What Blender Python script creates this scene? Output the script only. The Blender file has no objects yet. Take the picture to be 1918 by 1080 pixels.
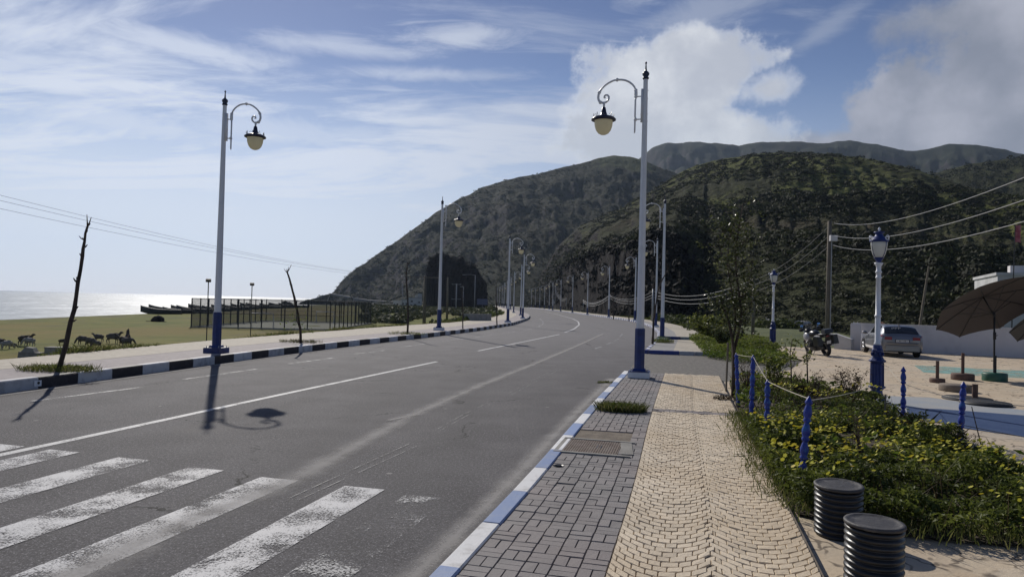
import bpy, bmesh, math, random
import numpy as np
from mathutils import Vector, Matrix, Euler
R_ = math.radians
SC = bpy.context.scene
COL = SC.collection
random.seed(7)

# ------------------------------------------------------------------ camera, sky, sun, exposure
F_PX, CAM_H = 1300.0, 2.0                 # focal length in photo pixels (1918 wide), eye height
ROLL, PITCH = R_(1.5), math.atan(26.6 / F_PX)
cam_data = bpy.data.cameras.new("camera")
cam = bpy.data.objects.new("camera", cam_data)
COL.objects.link(cam)
cam_data.sensor_width = 36.0
cam_data.lens = F_PX / 1918.0 * 36.0
cam_data.clip_start, cam_data.clip_end = 0.05, 30000
cam.location = (0, 0, CAM_H)
CAM_ROT = Matrix.Rotation(math.pi / 2 + PITCH, 3, 'X') @ Matrix.Rotation(ROLL, 3, 'Z')
cam.rotation_euler = CAM_ROT.to_euler()
SC.camera = cam

SUN_AZ, SUN_EL = R_(-22.5), R_(34.0)      # azimuth from +Y towards +X
sun_dir = Vector((math.sin(SUN_AZ) * math.cos(SUN_EL), math.cos(SUN_AZ) * math.cos(SUN_EL), math.sin(SUN_EL)))
sl = bpy.data.lights.new("sun", 'SUN')
sl.energy, sl.angle, sl.color = 4.8, R_(0.5), (1.0, 0.94, 0.85)
so = bpy.data.objects.new("sun", sl)
so.rotation_euler = sun_dir.to_track_quat('Z', 'Y').to_euler()
so.location = (-40, 80, 80)
COL.objects.link(so)

SC.view_settings.view_transform = 'Standard'
SC.view_settings.look = 'None'
SC.view_settings.exposure = -0.35
SC.view_settings.gamma = 1.0
SC.view_settings.use_curve_mapping = False
SC.cycles.use_denoising = True
SC.cycles.max_bounces = 6
SC.cycles.transparent_max_bounces = 16
SC.cycles.sample_clamp_indirect = 4.0


def ray(px, py):
    return CAM_ROT @ Vector(((px - 959) / F_PX, -(py - 540) / F_PX, -1.0))


def at(px, py, z=0.0):
    """the point on the level z that the photograph shows at a pixel"""
    d = ray(px, py)
    t = (z - CAM_H) / d.z
    return Vector((d.x * t, d.y * t, z))


def azel(px, py):
    d = ray(px, py)
    return math.atan2(d.x, d.y), d.z / math.hypot(d.x, d.y)


def height(base, px, py):
    """height above base.z of what is seen at a pixel straight above base"""
    a, e = azel(px, py)
    return CAM_H + e * math.hypot(base.x, base.y) - base.z


# ---- node helper
class NT:
    def __init__(self, tree):
        self.t = tree
        tree.nodes.clear()

    def n(self, kind, **kw):
        nd = self.t.nodes.new(kind)
        for k, v in kw.items():
            setattr(nd, k, v)
        return nd

    def put(self, sock, v):
        if v is None:
            return
        if isinstance(v, bpy.types.NodeSocket):
            self.t.links.new(v, sock)
        else:
            if isinstance(v, (tuple, list)) and len(v) == 3 and sock.type == 'RGBA':
                v = (*v, 1)
            sock.default_value = v

    def m(self, op, a, b=None, c=None, clamp=False):
        nd = self.n('ShaderNodeMath', operation=op, use_clamp=clamp)
        self.put(nd.inputs[0], a); self.put(nd.inputs[1], b); self.put(nd.inputs[2], c)
        return nd.outputs[0]

    def vm(self, op, a, b=None):
        nd = self.n('ShaderNodeVectorMath', operation=op)
        self.put(nd.inputs[0], a)
        if b is not None: self.put(nd.inputs[1], b)
        return nd.outputs[0]

    def mix(self, fac, a, b, blend='MIX'):
        nd = self.n('ShaderNodeMix', data_type='RGBA', blend_type=blend)
        self.put(nd.inputs[0], fac); self.put(nd.inputs[6], a); self.put(nd.inputs[7], b)
        return nd.outputs[2]

    def noise(self, vec, scale, detail=4, rough=0.55, dist=0.0, dim='3D'):
        nd = self.n('ShaderNodeTexNoise', noise_dimensions=dim)
        self.put(nd.inputs['Vector'], vec)
        nd.inputs['Scale'].default_value = scale; nd.inputs['Detail'].default_value = detail
        nd.inputs['Roughness'].default_value = rough; nd.inputs['Distortion'].default_value = dist
        return nd.outputs[0]

    def ss(self, x, lo, hi, a=0.0, b=1.0):
        nd = self.n('ShaderNodeMapRange', interpolation_type='SMOOTHSTEP')
        self.put(nd.inputs[0], x)
        nd.inputs[1].default_value, nd.inputs[2].default_value = lo, hi
        nd.inputs[3].default_value, nd.inputs[4].default_value = a, b
        return nd.outputs[0]

    def mapping(self, vec, scale=(1, 1, 1), rot=(0, 0, 0), loc=(0, 0, 0)):
        nd = self.n('ShaderNodeMapping')
        self.put(nd.inputs[0], vec)
        nd.inputs[1].default_value, nd.inputs[2].default_value, nd.inputs[3].default_value = loc, rot, scale
        return nd.outputs[0]

    def xyz(self, vec):
        nd = self.n('ShaderNodeSeparateXYZ'); self.put(nd.inputs[0], vec)
        return nd.outputs

    def comb(self, x, y, z):
        nd = self.n('ShaderNodeCombineXYZ')
        self.put(nd.inputs[0], x); self.put(nd.inputs[1], y); self.put(nd.inputs[2], z)
        return nd.outputs[0]


# ---- sky: physical sky with thin high cloud, a cumulus over the headland and a grey bank to the right
world = bpy.data.worlds.new("World")
SC.world = world
world.use_nodes = True
w = NT(world.node_tree)
gen = w.n('ShaderNodeTexCoord').outputs['Generated']
dirv = w.vm('NORMALIZE', gen)
dx, dy, dz = w.xyz(dirv)[0:3]
sky = w.n('ShaderNodeTexSky', sky_type='NISHITA')
sky.sun_disc = False
sky.sun_elevation, sky.sun_rotation = SUN_EL, SUN_AZ
sky.altitude, sky.air_density, sky.dust_density, sky.ozone_density = 0, 1.0, 0.15, 1.2
el = w.m('ARCSINE', dz)
az = w.m('ARCTAN2', dx, dy)
inv = w.m('DIVIDE', 1.0, w.m('ADD', w.m('MAXIMUM', dz, 0.0), 0.16))
plane = w.comb(w.m('MULTIPLY', dx, inv), w.m('MULTIPLY', dy, inv), 0.0)
st = w.mapping(plane, scale=(0.55, 1.5, 1), rot=(0, 0, R_(12)))
cir = w.noise(st, 1.55, 7, 0.62, 0.5)
cir2 = w.noise(w.mapping(plane, scale=(0.9, 3.2, 1), rot=(0, 0, R_(22)), loc=(3, 1, 0)), 2.2, 6, 0.6, 0.9)
leftness = w.ss(az, R_(0), R_(26), 1.0, 0.0)
front = w.ss(w.m('ABSOLUTE', w.m('ADD', az, 0.1)), R_(55), R_(95), 1.0, 0.25)      # cloud thinned in the unseen sky behind the camera, to lower the fill light
deck = w.m('MULTIPLY', w.ss(el, R_(3), R_(9)), w.ss(el, R_(21), R_(13.5)))          # a broken veil at middle height
thin = w.ss(w.m('ADD', cir, w.m('MULTIPLY', w.m('MULTIPLY', deck, leftness), 0.20)), 0.54, 0.78)
streak = w.m('MULTIPLY', w.ss(cir2, 0.53, 0.72), 0.45)
low = w.m('MULTIPLY', w.ss(el, R_(19), R_(4)), w.ss(az, R_(60), R_(0), 0.45, 0.92))                                # milky air over the sea
ae = w.comb(az, el, 0.0)
fine = w.noise(w.mapping(ae, scale=(5, 16, 1), rot=(0, 0, R_(8))), 1.6, 7, 0.66, 0.6)


def band(px, py, rx, ry, tilt, amt=1.0):
    """a drawn-out streak of high cloud"""
    a, e = azel(px, py)
    x, y = w.m('SUBTRACT', az, a), w.m('SUBTRACT', el, math.atan(e))
    c, s_ = math.cos(tilt), math.sin(tilt)
    u = w.m('DIVIDE', w.m('ADD', w.m('MULTIPLY', x, c), w.m('MULTIPLY', y, s_)), rx / F_PX)
    v = w.m('DIVIDE', w.m('SUBTRACT', w.m('MULTIPLY', y, c), w.m('MULTIPLY', x, s_)), ry / F_PX)
    d = w.m('SQRT', w.m('ADD', w.m('MULTIPLY', u, u), w.m('MULTIPLY', v, v)))
    return w.m('MULTIPLY', w.ss(w.m('ADD', d, w.m('MULTIPLY', w.m('SUBTRACT', fine, 0.5), 2.6)), 1.35, 0.05), amt)


bands = [band(90, 116, 240, 24, 0.22, .8), band(330, 85, 200, 26, -0.08, .8), band(170, 160, 250, 20, 0.14, 1.0), band(620, 85, 160, 18, 0.0, .6), band(880, 68, 150, 22, 0.12, .8),
         band(250, 235, 320, 34, -0.05, .75), band(800, 140, 190, 14, 0.05, .6), band(560, 255, 420, 40, 0.03, .65), band(930, 235, 200, 34, 0.0, .7), band(1330, 20, 180, 40, 0.3, .5), band(1540, 60, 90, 18, 0.5, .4)]
wisp = bands[0]
for q in bands[1:] + [thin, streak, low]:
    wisp = w.m('MAXIMUM', wisp, q)
wisp = w.m('MULTIPLY', w.m('MINIMUM', wisp, 1.0), front)
warp = w.noise(ae, 5.5, 8, 0.6)
warp2 = w.noise(ae, 17.0, 6, 0.62)
edge = w.m('ADD', w.m('MULTIPLY', w.m('SUBTRACT', warp, 0.5), 1.7), w.m('MULTIPLY', w.m('SUBTRACT', warp2, 0.5), 1.2))


def blob(px, py, rx, ry, soft=0.3):
    a, e = azel(px, py)
    u = w.m('DIVIDE', w.m('SUBTRACT', az, a), rx / F_PX)
    v = w.m('DIVIDE', w.m('SUBTRACT', el, math.atan(e)), ry / F_PX)
    d = w.m('SQRT', w.m('ADD', w.m('MULTIPLY', u, u), w.m('MULTIPLY', v, v)))
    return w.ss(w.m('ADD', d, edge), 1.0 + 0.06, 1.0 - soft * 0.75)


def union(bl):
    r = bl[0]
    for b in bl[1:]:
        r = w.m('MAXIMUM', r, b)
    return r


cum = union([blob(1225, 180, 150, 110, 0.5), blob(1340, 130, 115, 75, 0.5), blob(1150, 260, 130, 80, 0.6), blob(1435, 165, 85, 40, 0.9), blob(1290, 100, 100, 50, .5),
             blob(1270, 255, 240, 60, 0.6)])
bank = union([blob(1850, 215, 250, 100, 0.35), blob(1960, 110, 190, 130, 0.4), blob(1760, 255, 230, 50, 0.6), blob(1690, 225, 110, 60, .4), blob(1600, 265, 180, 30, 0.8),
              blob(1890, 20, 190, 50, 0.8)])
shade = w.noise(ae, 7.5, 5, 0.55)
cum_c = w.mix(w.ss(shade, 0.40, 0.66), (5.2, 5.6, 6.6), (9.2, 9.5, 10.0))
cum_c = w.mix(w.ss(cum, 0.35, 1.0, 0.0, 0.75), (9.8, 10.1, 10.6), cum_c)                # bright rim, greyer heart
cum_c = w.mix(w.ss(el, R_(11), R_(18), 0.5, 0.0), cum_c, (6.4, 7.0, 7.9))
bank_c = w.mix(w.ss(shade, 0.32, 0.70), (3.1, 3.4, 4.2), (5.6, 5.8, 6.7))
wisp_c = w.mix(w.ss(az, R_(-25), R_(28)), (9.3, 9.9, 11.2), (5.8, 6.3, 7.4))
skyc = w.mix(1.0, sky.outputs[0], (0.79, 0.81, 0.94), 'MULTIPLY')
deep = w.ss(el, R_(9), R_(25), 1.0, 0.70)                                            # deeper blue overhead
skyc = w.mix(1.0, skyc, w.comb(deep, deep, w.m('POWER', deep, 0.7)), 'MULTIPLY')
c0 = w.mix(w.m('MULTIPLY', wisp, 0.88), skyc, wisp_c)
c1 = w.mix(w.m('MULTIPLY', bank, 0.92), c0, bank_c)
c2 = w.mix(w.m('MULTIPLY', cum, 0.92), c1, cum_c)
bg = w.n('ShaderNodeBackground')
w.put(bg.inputs[0], c2)
bg.inputs[1].default_value = 0.10
w.t.links.new(bg.outputs[0], w.n('ShaderNodeOutputWorld').inputs[0])

# ------------------------------------------------------------------ mesh helpers
def link(o, parent=None):
    COL.objects.link(o)
    if parent is not None:
        o.parent = parent
    return o


def tag(o, label=None, cat=None, group=None, kind=None):
    for k, v in (('label', label), ('category', cat), ('group', group), ('kind', kind)):
        if v: o[k] = v
    return o


def thing(name, loc, label, cat, group=None, rz=0.0, scale=1.0, rot=None):
    o = bpy.data.objects.new(name, None)
    o.empty_display_size = 0.2
    o.location = loc
    o.rotation_euler = rot if rot else (0, 0, rz)
    o.scale = (scale,) * 3
    link(o)
    return tag(o, label, cat, group)


def dup(o, loc=None, rz=None, scale=None, label=None, parent=None):
    c = o.copy(); link(c, parent)
    for ch in o.children:
        dup(ch, parent=c)
    if loc is not None: c.location = loc
    if rz is not None: c.rotation_euler = (0, 0, rz)
    if scale is not None: c.scale = (scale,) * 3 if not hasattr(scale, '__len__') else scale
    if label: c['label'] = label
    return c


class MB:
    def __init__(self):
        self.v, self.f, self.mi, self.t = [], [], [], []

    def face(self, idx, mat=0, tint=None):
        self.f.append(tuple(idx)); self.mi.append(mat)
        self.t.append(random.random() if tint is None else tint)

    def add(self, verts, faces, mat=0, tint=None):
        b = len(self.v)
        self.v.extend([tuple(p) for p in verts])
        tt = random.random() if tint is None else tint
        for f in faces:
            self.face([b + i for i in f], mat, tt)
        return b

    def quad(self, a, b, c, d, mat=0, tint=None):
        self.add([a, b, c, d], [(0, 1, 2, 3)], mat, tint)

    def box(self, c, s, rz=0.0, mat=0, rot=None, tint=None, taper=1.0):
        x, y, z = s[0] / 2, s[1] / 2, s[2] / 2
        m = Euler(rot if rot else (0, 0, rz)).to_matrix()
        c = Vector(c)
        vs = []
        for sz in (-1, 1):
            k = taper if sz > 0 else 1.0
            for sx, sy in ((-1, -1), (1, -1), (1, 1), (-1, 1)):
                vs.append(c + m @ Vector((sx * x * k, sy * y * k, sz * z)))
        self.add(vs, [(3, 2, 1, 0), (4, 5, 6, 7), (0, 1, 5, 4), (1, 2, 6, 5), (2, 3, 7, 6), (3, 0, 4, 7)], mat, tint)

    def tube(self, pts, r, n=8, mat=0, cap=True, tint=None):
        pts = [Vector(p) for p in pts]
        rr = r if hasattr(r, '__len__') else [r] * len(pts)
        tt = random.random() if tint is None else tint
        b = len(self.v)
        ref = None
        for i, p in enumerate(pts):
            d = (pts[min(i + 1, len(pts) - 1)] - pts[max(i - 1, 0)])
            if d.length < 1e-9: d = Vector((0, 0, 1))
            d.normalize()
            if ref is None:
                ref = d.orthogonal().normalized()
            ref = (ref - d * ref.dot(d))
            if ref.length < 1e-6: ref = d.orthogonal()
            ref.normalize()
            s = d.cross(ref)
            for k in range(n):
                a = 2 * math.pi * k / n
                self.v.append(tuple(p + (ref * math.cos(a) + s * math.sin(a)) * rr[i]))
        for i in range(len(pts) - 1):
            for k in range(n):
                k2 = (k + 1) % n
                self.face((b + i * n + k, b + i * n + k2, b + (i + 1) * n + k2, b + (i + 1) * n + k), mat, tt)
        if cap:
            self.face([b + k for k in range(n)][::-1], mat, tt)
            self.face([b + (len(pts) - 1) * n + k for k in range(n)], mat, tt)

    def lathe(self, prof, n=20, c=(0, 0, 0), mat=0, a0=0.0, tint=None):
        b = len(self.v)
        tt = random.random() if tint is None else tint
        for (r, z) in prof:
            for k in range(n):
                a = a0 + 2 * math.pi * k / n
                self.v.append((c[0] + r * math.cos(a), c[1] + r * math.sin(a), c[2] + z))
        for i in range(len(prof) - 1):
            for k in range(n):
                k2 = (k + 1) % n
                self.face((b + i * n + k, b + i * n + k2, b + (i + 1) * n + k2, b + (i + 1) * n + k), mat, tt)
        if prof[0][0] > 1e-4: self.face([b + k for k in range(n)][::-1], mat, tt)
        if prof[-1][0] > 1e-4: self.face([b + (len(prof) - 1) * n + k for k in range(n)], mat, tt)

    def prism(self, poly, z0, z1, mat=0, tint=None):
        n = len(poly)
        vs = [(p[0], p[1], z0) for p in poly] + [(p[0], p[1], z1) for p in poly]
        self.add(vs, [tuple(range(n))[::-1], tuple(range(n, 2 * n))] + [(i, (i + 1) % n, n + (i + 1) % n, n + i) for i in range(n)], mat, tint)

    def blob(self, c, s, mat=0, n=8, m=6, jit=0.0, rz=0.0, tint=None):
        b = len(self.v); cr, sr = math.cos(rz), math.sin(rz)
        tt = random.random() if tint is None else tint
        for i in range(m + 1):
            th = math.pi * i / m
            for k in range(n):
                a = 2 * math.pi * k / n
                j = 1 + random.uniform(-jit, jit)
                x, y, z = s[0] * math.sin(th) * math.cos(a) * j, s[1] * math.sin(th) * math.sin(a) * j, s[2] * math.cos(th) * j
                self.v.append((c[0] + x * cr - y * sr, c[1] + x * sr + y * cr, c[2] + z))
        for i in range(m):
            for k in range(n):
                k2 = (k + 1) % n
                self.face((b + (i + 1) * n + k, b + (i + 1) * n + k2, b + i * n + k2, b + i * n + k), mat, tt)

    def build(self, name, mats, parent=None, smooth=False, loc=None):
        me = bpy.data.meshes.new(name)
        me.from_pydata(self.v, [], self.f)
        mats = mats if isinstance(mats, (list, tuple)) else [mats]
        for m_ in mats: me.materials.append(m_)
        if len(mats) > 1: me.polygons.foreach_set('material_index', self.mi)
        at_ = me.attributes.new('tint', 'FLOAT', 'FACE'); at_.data.foreach_set('value', self.t)
        if smooth: me.shade_smooth()
        me.update()
        o = bpy.data.objects.new(name, me)
        if loc is not None: o.location = loc
        return link(o, parent)


def np_mesh(name, V, Fq, mats, tint=None, mi=None, parent=None, smooth=False):
    """V (n,3), Fq (m,k) arrays -> object"""
    V = np.asarray(V, dtype=np.float32); Fq = np.asarray(Fq, dtype=np.int32)
    me = bpy.data.meshes.new(name)
    m_, k = Fq.shape
    me.vertices.add(len(V)); me.vertices.foreach_set('co', V.ravel())
    me.loops.add(m_ * k); me.loops.foreach_set('vertex_index', Fq.ravel())
    me.polygons.add(m_)
    me.polygons.foreach_set('loop_start', np.arange(0, m_ * k, k, dtype=np.int32))
    mats = mats if isinstance(mats, (list, tuple)) else [mats]
    for q in mats: me.materials.append(q)
    if mi is not None: me.polygons.foreach_set('material_index', np.asarray(mi, dtype=np.int32))
    me.polygons.foreach_set('use_smooth', np.full(m_, bool(smooth)))
    if tint is not None:
        a = me.attributes.new('tint', 'FLOAT', 'FACE'); a.data.foreach_set('value', np.asarray(tint, dtype=np.float32))
    me.update(calc_edges=True)
    me.validate()
    return link(bpy.data.objects.new(name, me), parent)


def grid_mesh(name, P, mats, smooth=True, parent=None, tint=None):
    """P (a,b,3) grid of points"""
    a, b = P.shape[:2]
    i = np.arange(a * b).reshape(a, b)
    Fq = np.stack([i[:-1, :-1], i[1:, :-1], i[1:, 1:], i[:-1, 1:]], -1).reshape(-1, 4)
    return np_mesh(name, P.reshape(-1, 3), Fq, mats, tint, None, parent, smooth)


# value noise on numpy arrays
def _h(ix, iy, seed):
    n = (ix.astype(np.int64) * 374761393 + iy.astype(np.int64) * 668265263 + seed * 974711) & 0xffffffff
    n = ((n ^ (n >> 13)) * 1274126177) & 0xffffffff
    return ((n ^ (n >> 16)) & 0xffff) / 65535.0


def vnoise(x, y, seed=0):
    x0, y0 = np.floor(x), np.floor(y)
    fx, fy = x - x0, y - y0
    fx, fy = fx * fx * (3 - 2 * fx), fy * fy * (3 - 2 * fy)
    a, b = _h(x0, y0, seed), _h(x0 + 1, y0, seed)
    c, d = _h(x0, y0 + 1, seed), _h(x0 + 1, y0 + 1, seed)
    return (a * (1 - fx) + b * fx) * (1 - fy) + (c * (1 - fx) + d * fx) * fy


def fbm(x, y, seed=0, octv=5, gain=0.5):
    s, a, t = 0, 1.0, 0
    for o in range(octv):
        s = s + a * vnoise(x * 2 ** o, y * 2 ** o, seed + o * 17); t += a; a *= gain
    return s / t


# ------------------------------------------------------------------ materials
MATS = {}


def mat(name, col, col2=None, rough=0.7, scale=4.0, detail=5, lo=0.35, hi=0.65, bump=0.0, bscale=None, metal=0.0, tint=0.0,
        spec=0.5, coat=0.0, extra=None, dist=0.0, stretch=(1, 1, 1)):
    m = bpy.data.materials.new(name); m.use_nodes = True
    t = NT(m.node_tree)
    p = t.n('ShaderNodeBsdfPrincipled')
    co = t.n('ShaderNodeTexCoord').outputs['Object']
    if stretch != (1, 1, 1): co = t.mapping(co, scale=stretch)
    c = (*col, 1)
    if col2 is not None:
        c = t.mix(t.ss(t.noise(co, scale, detail, 0.6, dist), lo, hi), col, col2)
    if tint:
        a = t.n('ShaderNodeAttribute', attribute_name='tint').outputs['Fac']
        k = t.m('ADD', t.m('MULTIPLY', a, 2 * tint), 1 - tint)
        cc = t.comb(k, k, k)
        c = t.mix(1.0, c, cc, 'MULTIPLY')
    if extra: c = extra(t, co, c)
    t.put(p.inputs['Base Color'], c)
    p.inputs['Roughness'].default_value = rough
    p.inputs['Metallic'].default_value = metal
    p.inputs['Specular IOR Level'].default_value = spec
    p.inputs['Coat Weight'].default_value = coat
    if bump:
        b = t.n('ShaderNodeBump'); b.inputs['Strength'].default_value = min(1.0, bump); b.inputs['Distance'].default_value = 0.02 * max(1, bump)
        t.put(b.inputs['Height'], t.noise(co, bscale or scale * 4, 5, 0.65))
        t.put(p.inputs['Normal'], b.outputs[0])
    t.t.links.new(p.outputs[0], t.n('ShaderNodeOutputMaterial').inputs[0])
    MATS[name] = m
    return m


def leafmat(name, cols, transl=0.35, rough=0.55):
    """foliage: colour by random leaf tint, light passes through the blade"""
    m = bpy.data.materials.new(name); m.use_nodes = True
    t = NT(m.node_tree)
    a = t.n('ShaderNodeAttribute', attribute_name='tint').outputs['Fac']
    r = t.n('ShaderNodeValToRGB')
    r.color_ramp.elements[0].color = (*cols[0], 1)
    r.color_ramp.elements[1].color = (*cols[-1], 1)
    for i, c in enumerate(cols[1:-1]):
        e = r.color_ramp.elements.new((i + 1) / (len(cols) - 1)); e.color = (*c, 1)
    t.put(r.inputs[0], a)
    p = t.n('ShaderNodeBsdfPrincipled'); t.put(p.inputs['Base Color'], r.outputs[0]); p.inputs['Roughness'].default_value = rough
    p.inputs['Specular IOR Level'].default_value = 0.25
    tr = t.n('ShaderNodeBsdfTranslucent'); t.put(tr.inputs[0], r.outputs[0])
    mx = t.n('ShaderNodeMixShader'); mx.inputs[0].default_value = transl
    t.t.links.new(p.outputs[0], mx.inputs[1]); t.t.links.new(tr.outputs[0], mx.inputs[2])
    t.t.links.new(mx.outputs[0], t.n('ShaderNodeOutputMaterial').inputs[0])
    return m


def sheetmat(name, col, cover, rough=0.7, jitter=0.1):
    """worn paint / dust on a thin sheet: cover(t, co) gives the opacity"""
    m = bpy.data.materials.new(name); m.use_nodes = True
    t = NT(m.node_tree)
    co = t.n('ShaderNodeTexCoord').outputs['Object']
    p = t.n('ShaderNodeBsdfPrincipled')
    n1 = t.noise(co, 3.0, 5)
    t.put(p.inputs['Base Color'], t.mix(t.ss(n1, 0.3, 0.7), tuple(x * (1 - jitter) for x in col), col))
    p.inputs['Roughness'].default_value = rough
    tr = t.n('ShaderNodeBsdfTransparent')
    mx = t.n('ShaderNodeMixShader')
    t.put(mx.inputs[0], cover(t, co))
    t.t.links.new(tr.outputs[0], mx.inputs[1]); t.t.links.new(p.outputs[0], mx.inputs[2])
    t.t.links.new(mx.outputs[0], t.n('ShaderNodeOutputMaterial').inputs[0])
    return m


def asphalt_extra(t, co, c):
    agg = t.m('ADD', t.m('MULTIPLY', t.noise(co, 62, 2, 0.7), 0.62), t.m('MULTIPLY', t.noise(co, 24, 3, 0.7), 0.38))
    c = t.mix(t.ss(agg, 0.53, 0.63, 0.0, 0.85), c, (0.30, 0.29, 0.30))
    c = t.mix(t.ss(agg, 0.47, 0.37, 0.0, 0.8), c, (0.024, 0.023, 0.026))
    lane = t.noise(t.mapping(co, scale=(0.9, 0.06, 1), rot=(0, 0, R_(14))), 1.0, 4)
    c = t.mix(t.ss(lane, 0.42, 0.66, 0.0, 0.30), c, (0.060, 0.058, 0.060))
    dust = t.noise(co, 0.35, 6, 0.65)
    c = t.mix(t.ss(dust, 0.56, 0.78, 0.0, 0.35), c, (0.17, 0.155, 0.135))
    vor = t.n('ShaderNodeTexVoronoi', feature='F1'); t.put(vor.inputs['Vector'], co); vor.inputs['Scale'].default_value = 1.15
    vor.inputs['Randomness'].default_value = 1.0
    dd = t.m('ADD', vor.outputs['Distance'], t.m('MULTIPLY', t.noise(co, 30, 2), 0.03))
    c = t.mix(t.ss(dd, 0.062, 0.048, 0.0, 0.7), c, (0.30, 0.29, 0.28))       # trodden chewing gum and chips
    oil = t.noise(t.mapping(co, scale=(1, 0.35, 1), rot=(0, 0, R_(14))), 0.9, 3, 0.5)
    c = t.mix(t.ss(oil, 0.66, 0.76, 0.0, 0.5), c, (0.03, 0.029, 0.03))
    wv = t.vm('ADD', co, t.comb(t.m('MULTIPLY', t.noise(co, 1.5, 4, 0.7), 0.9), t.m('MULTIPLY', t.noise(t.mapping(co, loc=(9, 4, 0)), 1.5, 4, 0.7), 0.9), 0.0))
    cr = t.n('ShaderNodeTexVoronoi', feature='DISTANCE_TO_EDGE'); t.put(cr.inputs['Vector'], wv); cr.inputs['Scale'].default_value = 0.22
    gate = t.ss(t.noise(co, 0.33, 3), 0.50, 0.60)
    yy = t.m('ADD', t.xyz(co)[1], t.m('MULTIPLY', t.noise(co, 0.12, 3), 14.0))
    c = t.mix(t.ss(yy, 18.0, 55.0, 0.0, 0.5), c, (0.23, 0.222, 0.226))         # grazing sheen put into the colour: asphalt turns paler up the road
    return t.mix(t.m('MULTIPLY', t.ss(cr.outputs['Distance'], 0.0045, 0.0015), gate), c, (0.012, 0.012, 0.013))   # hairline cracks


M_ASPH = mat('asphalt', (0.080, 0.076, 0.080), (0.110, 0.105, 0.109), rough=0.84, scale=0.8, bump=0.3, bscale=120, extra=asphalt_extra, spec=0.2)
M_WHITEP = mat('white_paint', (0.74, 0.75, 0.78), (0.60, 0.62, 0.66), rough=0.45, scale=3, lo=0.5, hi=0.8, bump=0.08, bscale=30)
M_BLUEP = mat('blue_paint', (0.008, 0.030, 0.165), (0.007, 0.020, 0.11), rough=0.45, scale=5, bump=0.1, bscale=30, tint=0.1)
M_POSTBLUE = mat('post_blue_paint', (0.010, 0.032, 0.27), (0.01, 0.11, 0.36), rough=0.4, scale=5, lo=0.52, hi=0.66, bump=0.12, bscale=40)
M_DARKCAP = mat('dark_cap_paint', (0.012, 0.016, 0.045), rough=0.35, col2=(0.02, 0.024, 0.05), scale=8)
M_WHITEMET = mat('white_metal', (0.72, 0.72, 0.73), (0.60, 0.60, 0.60), rough=0.4, scale=2.5, lo=0.5, hi=0.8)
M_KWHITE = mat('kerb_white_paint', (0.70, 0.70, 0.70), (0.42, 0.41, 0.40), rough=0.7, scale=5, lo=0.48, hi=0.75, bump=0.25, bscale=30, tint=0.12)
M_KBLUE = mat('kerb_blue_paint', (0.16, 0.24, 0.44), (0.24, 0.29, 0.40), rough=0.7, scale=4, lo=0.42, hi=0.75, bump=0.25, bscale=30, tint=0.14)
M_KNAVY = mat('kerb_navy_paint', (0.04, 0.06, 0.24), (0.10, 0.10, 0.2), rough=0.7, scale=4, lo=0.5, hi=0.75, bump=0.25, bscale=30, tint=0.1)
M_KBLACK = mat('kerb_black_paint', (0.022, 0.018, 0.024), (0.06, 0.05, 0.055), rough=0.65, scale=5, lo=0.5, hi=0.8, bump=0.25, bscale=30, tint=0.2)
M_KLIGHT = mat('kerb_worn_white_paint', (0.52, 0.52, 0.54), (0.30, 0.29, 0.30), rough=0.7, scale=4, lo=0.45, hi=0.75, bump=0.25, bscale=30, tint=0.12)


def stone_extra(warm):
    def f(t, co, c):
        big = t.noise(co, 0.55, 4)
        c = t.mix(t.ss(big, 0.40, 0.66, 0.0, 0.7), c, warm)
        g = t.noise(co, 90, 3, 0.7)
        return t.mix(t.ss(g, 0.5, 0.75, 0.0, 0.35), c, (0.12, 0.10, 0.085))
    return f


M_BRICK = mat('grey_paving_brick', (0.185, 0.175, 0.172), (0.225, 0.21, 0.205), rough=0.8, scale=2, tint=0.13, bump=0.3, bscale=60,
              extra=stone_extra((0.255, 0.215, 0.205)))
M_COBBLE = mat('tan_fan_cobble', (0.60, 0.50, 0.365), (0.68, 0.575, 0.43), rough=0.75, scale=1.6, tint=0.12, bump=0.4, bscale=45,
               extra=stone_extra((0.57, 0.45, 0.30)))
M_MORTAR = mat('joint_sand', (0.13, 0.105, 0.08), (0.20, 0.165, 0.125), rough=0.95, scale=6, bump=0.4, bscale=80)
M_WALKLIGHT = mat('pale_walk_concrete', (0.50, 0.46, 0.39), (0.40, 0.36, 0.30), rough=0.85, scale=1.3, bump=0.5, bscale=22)


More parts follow.
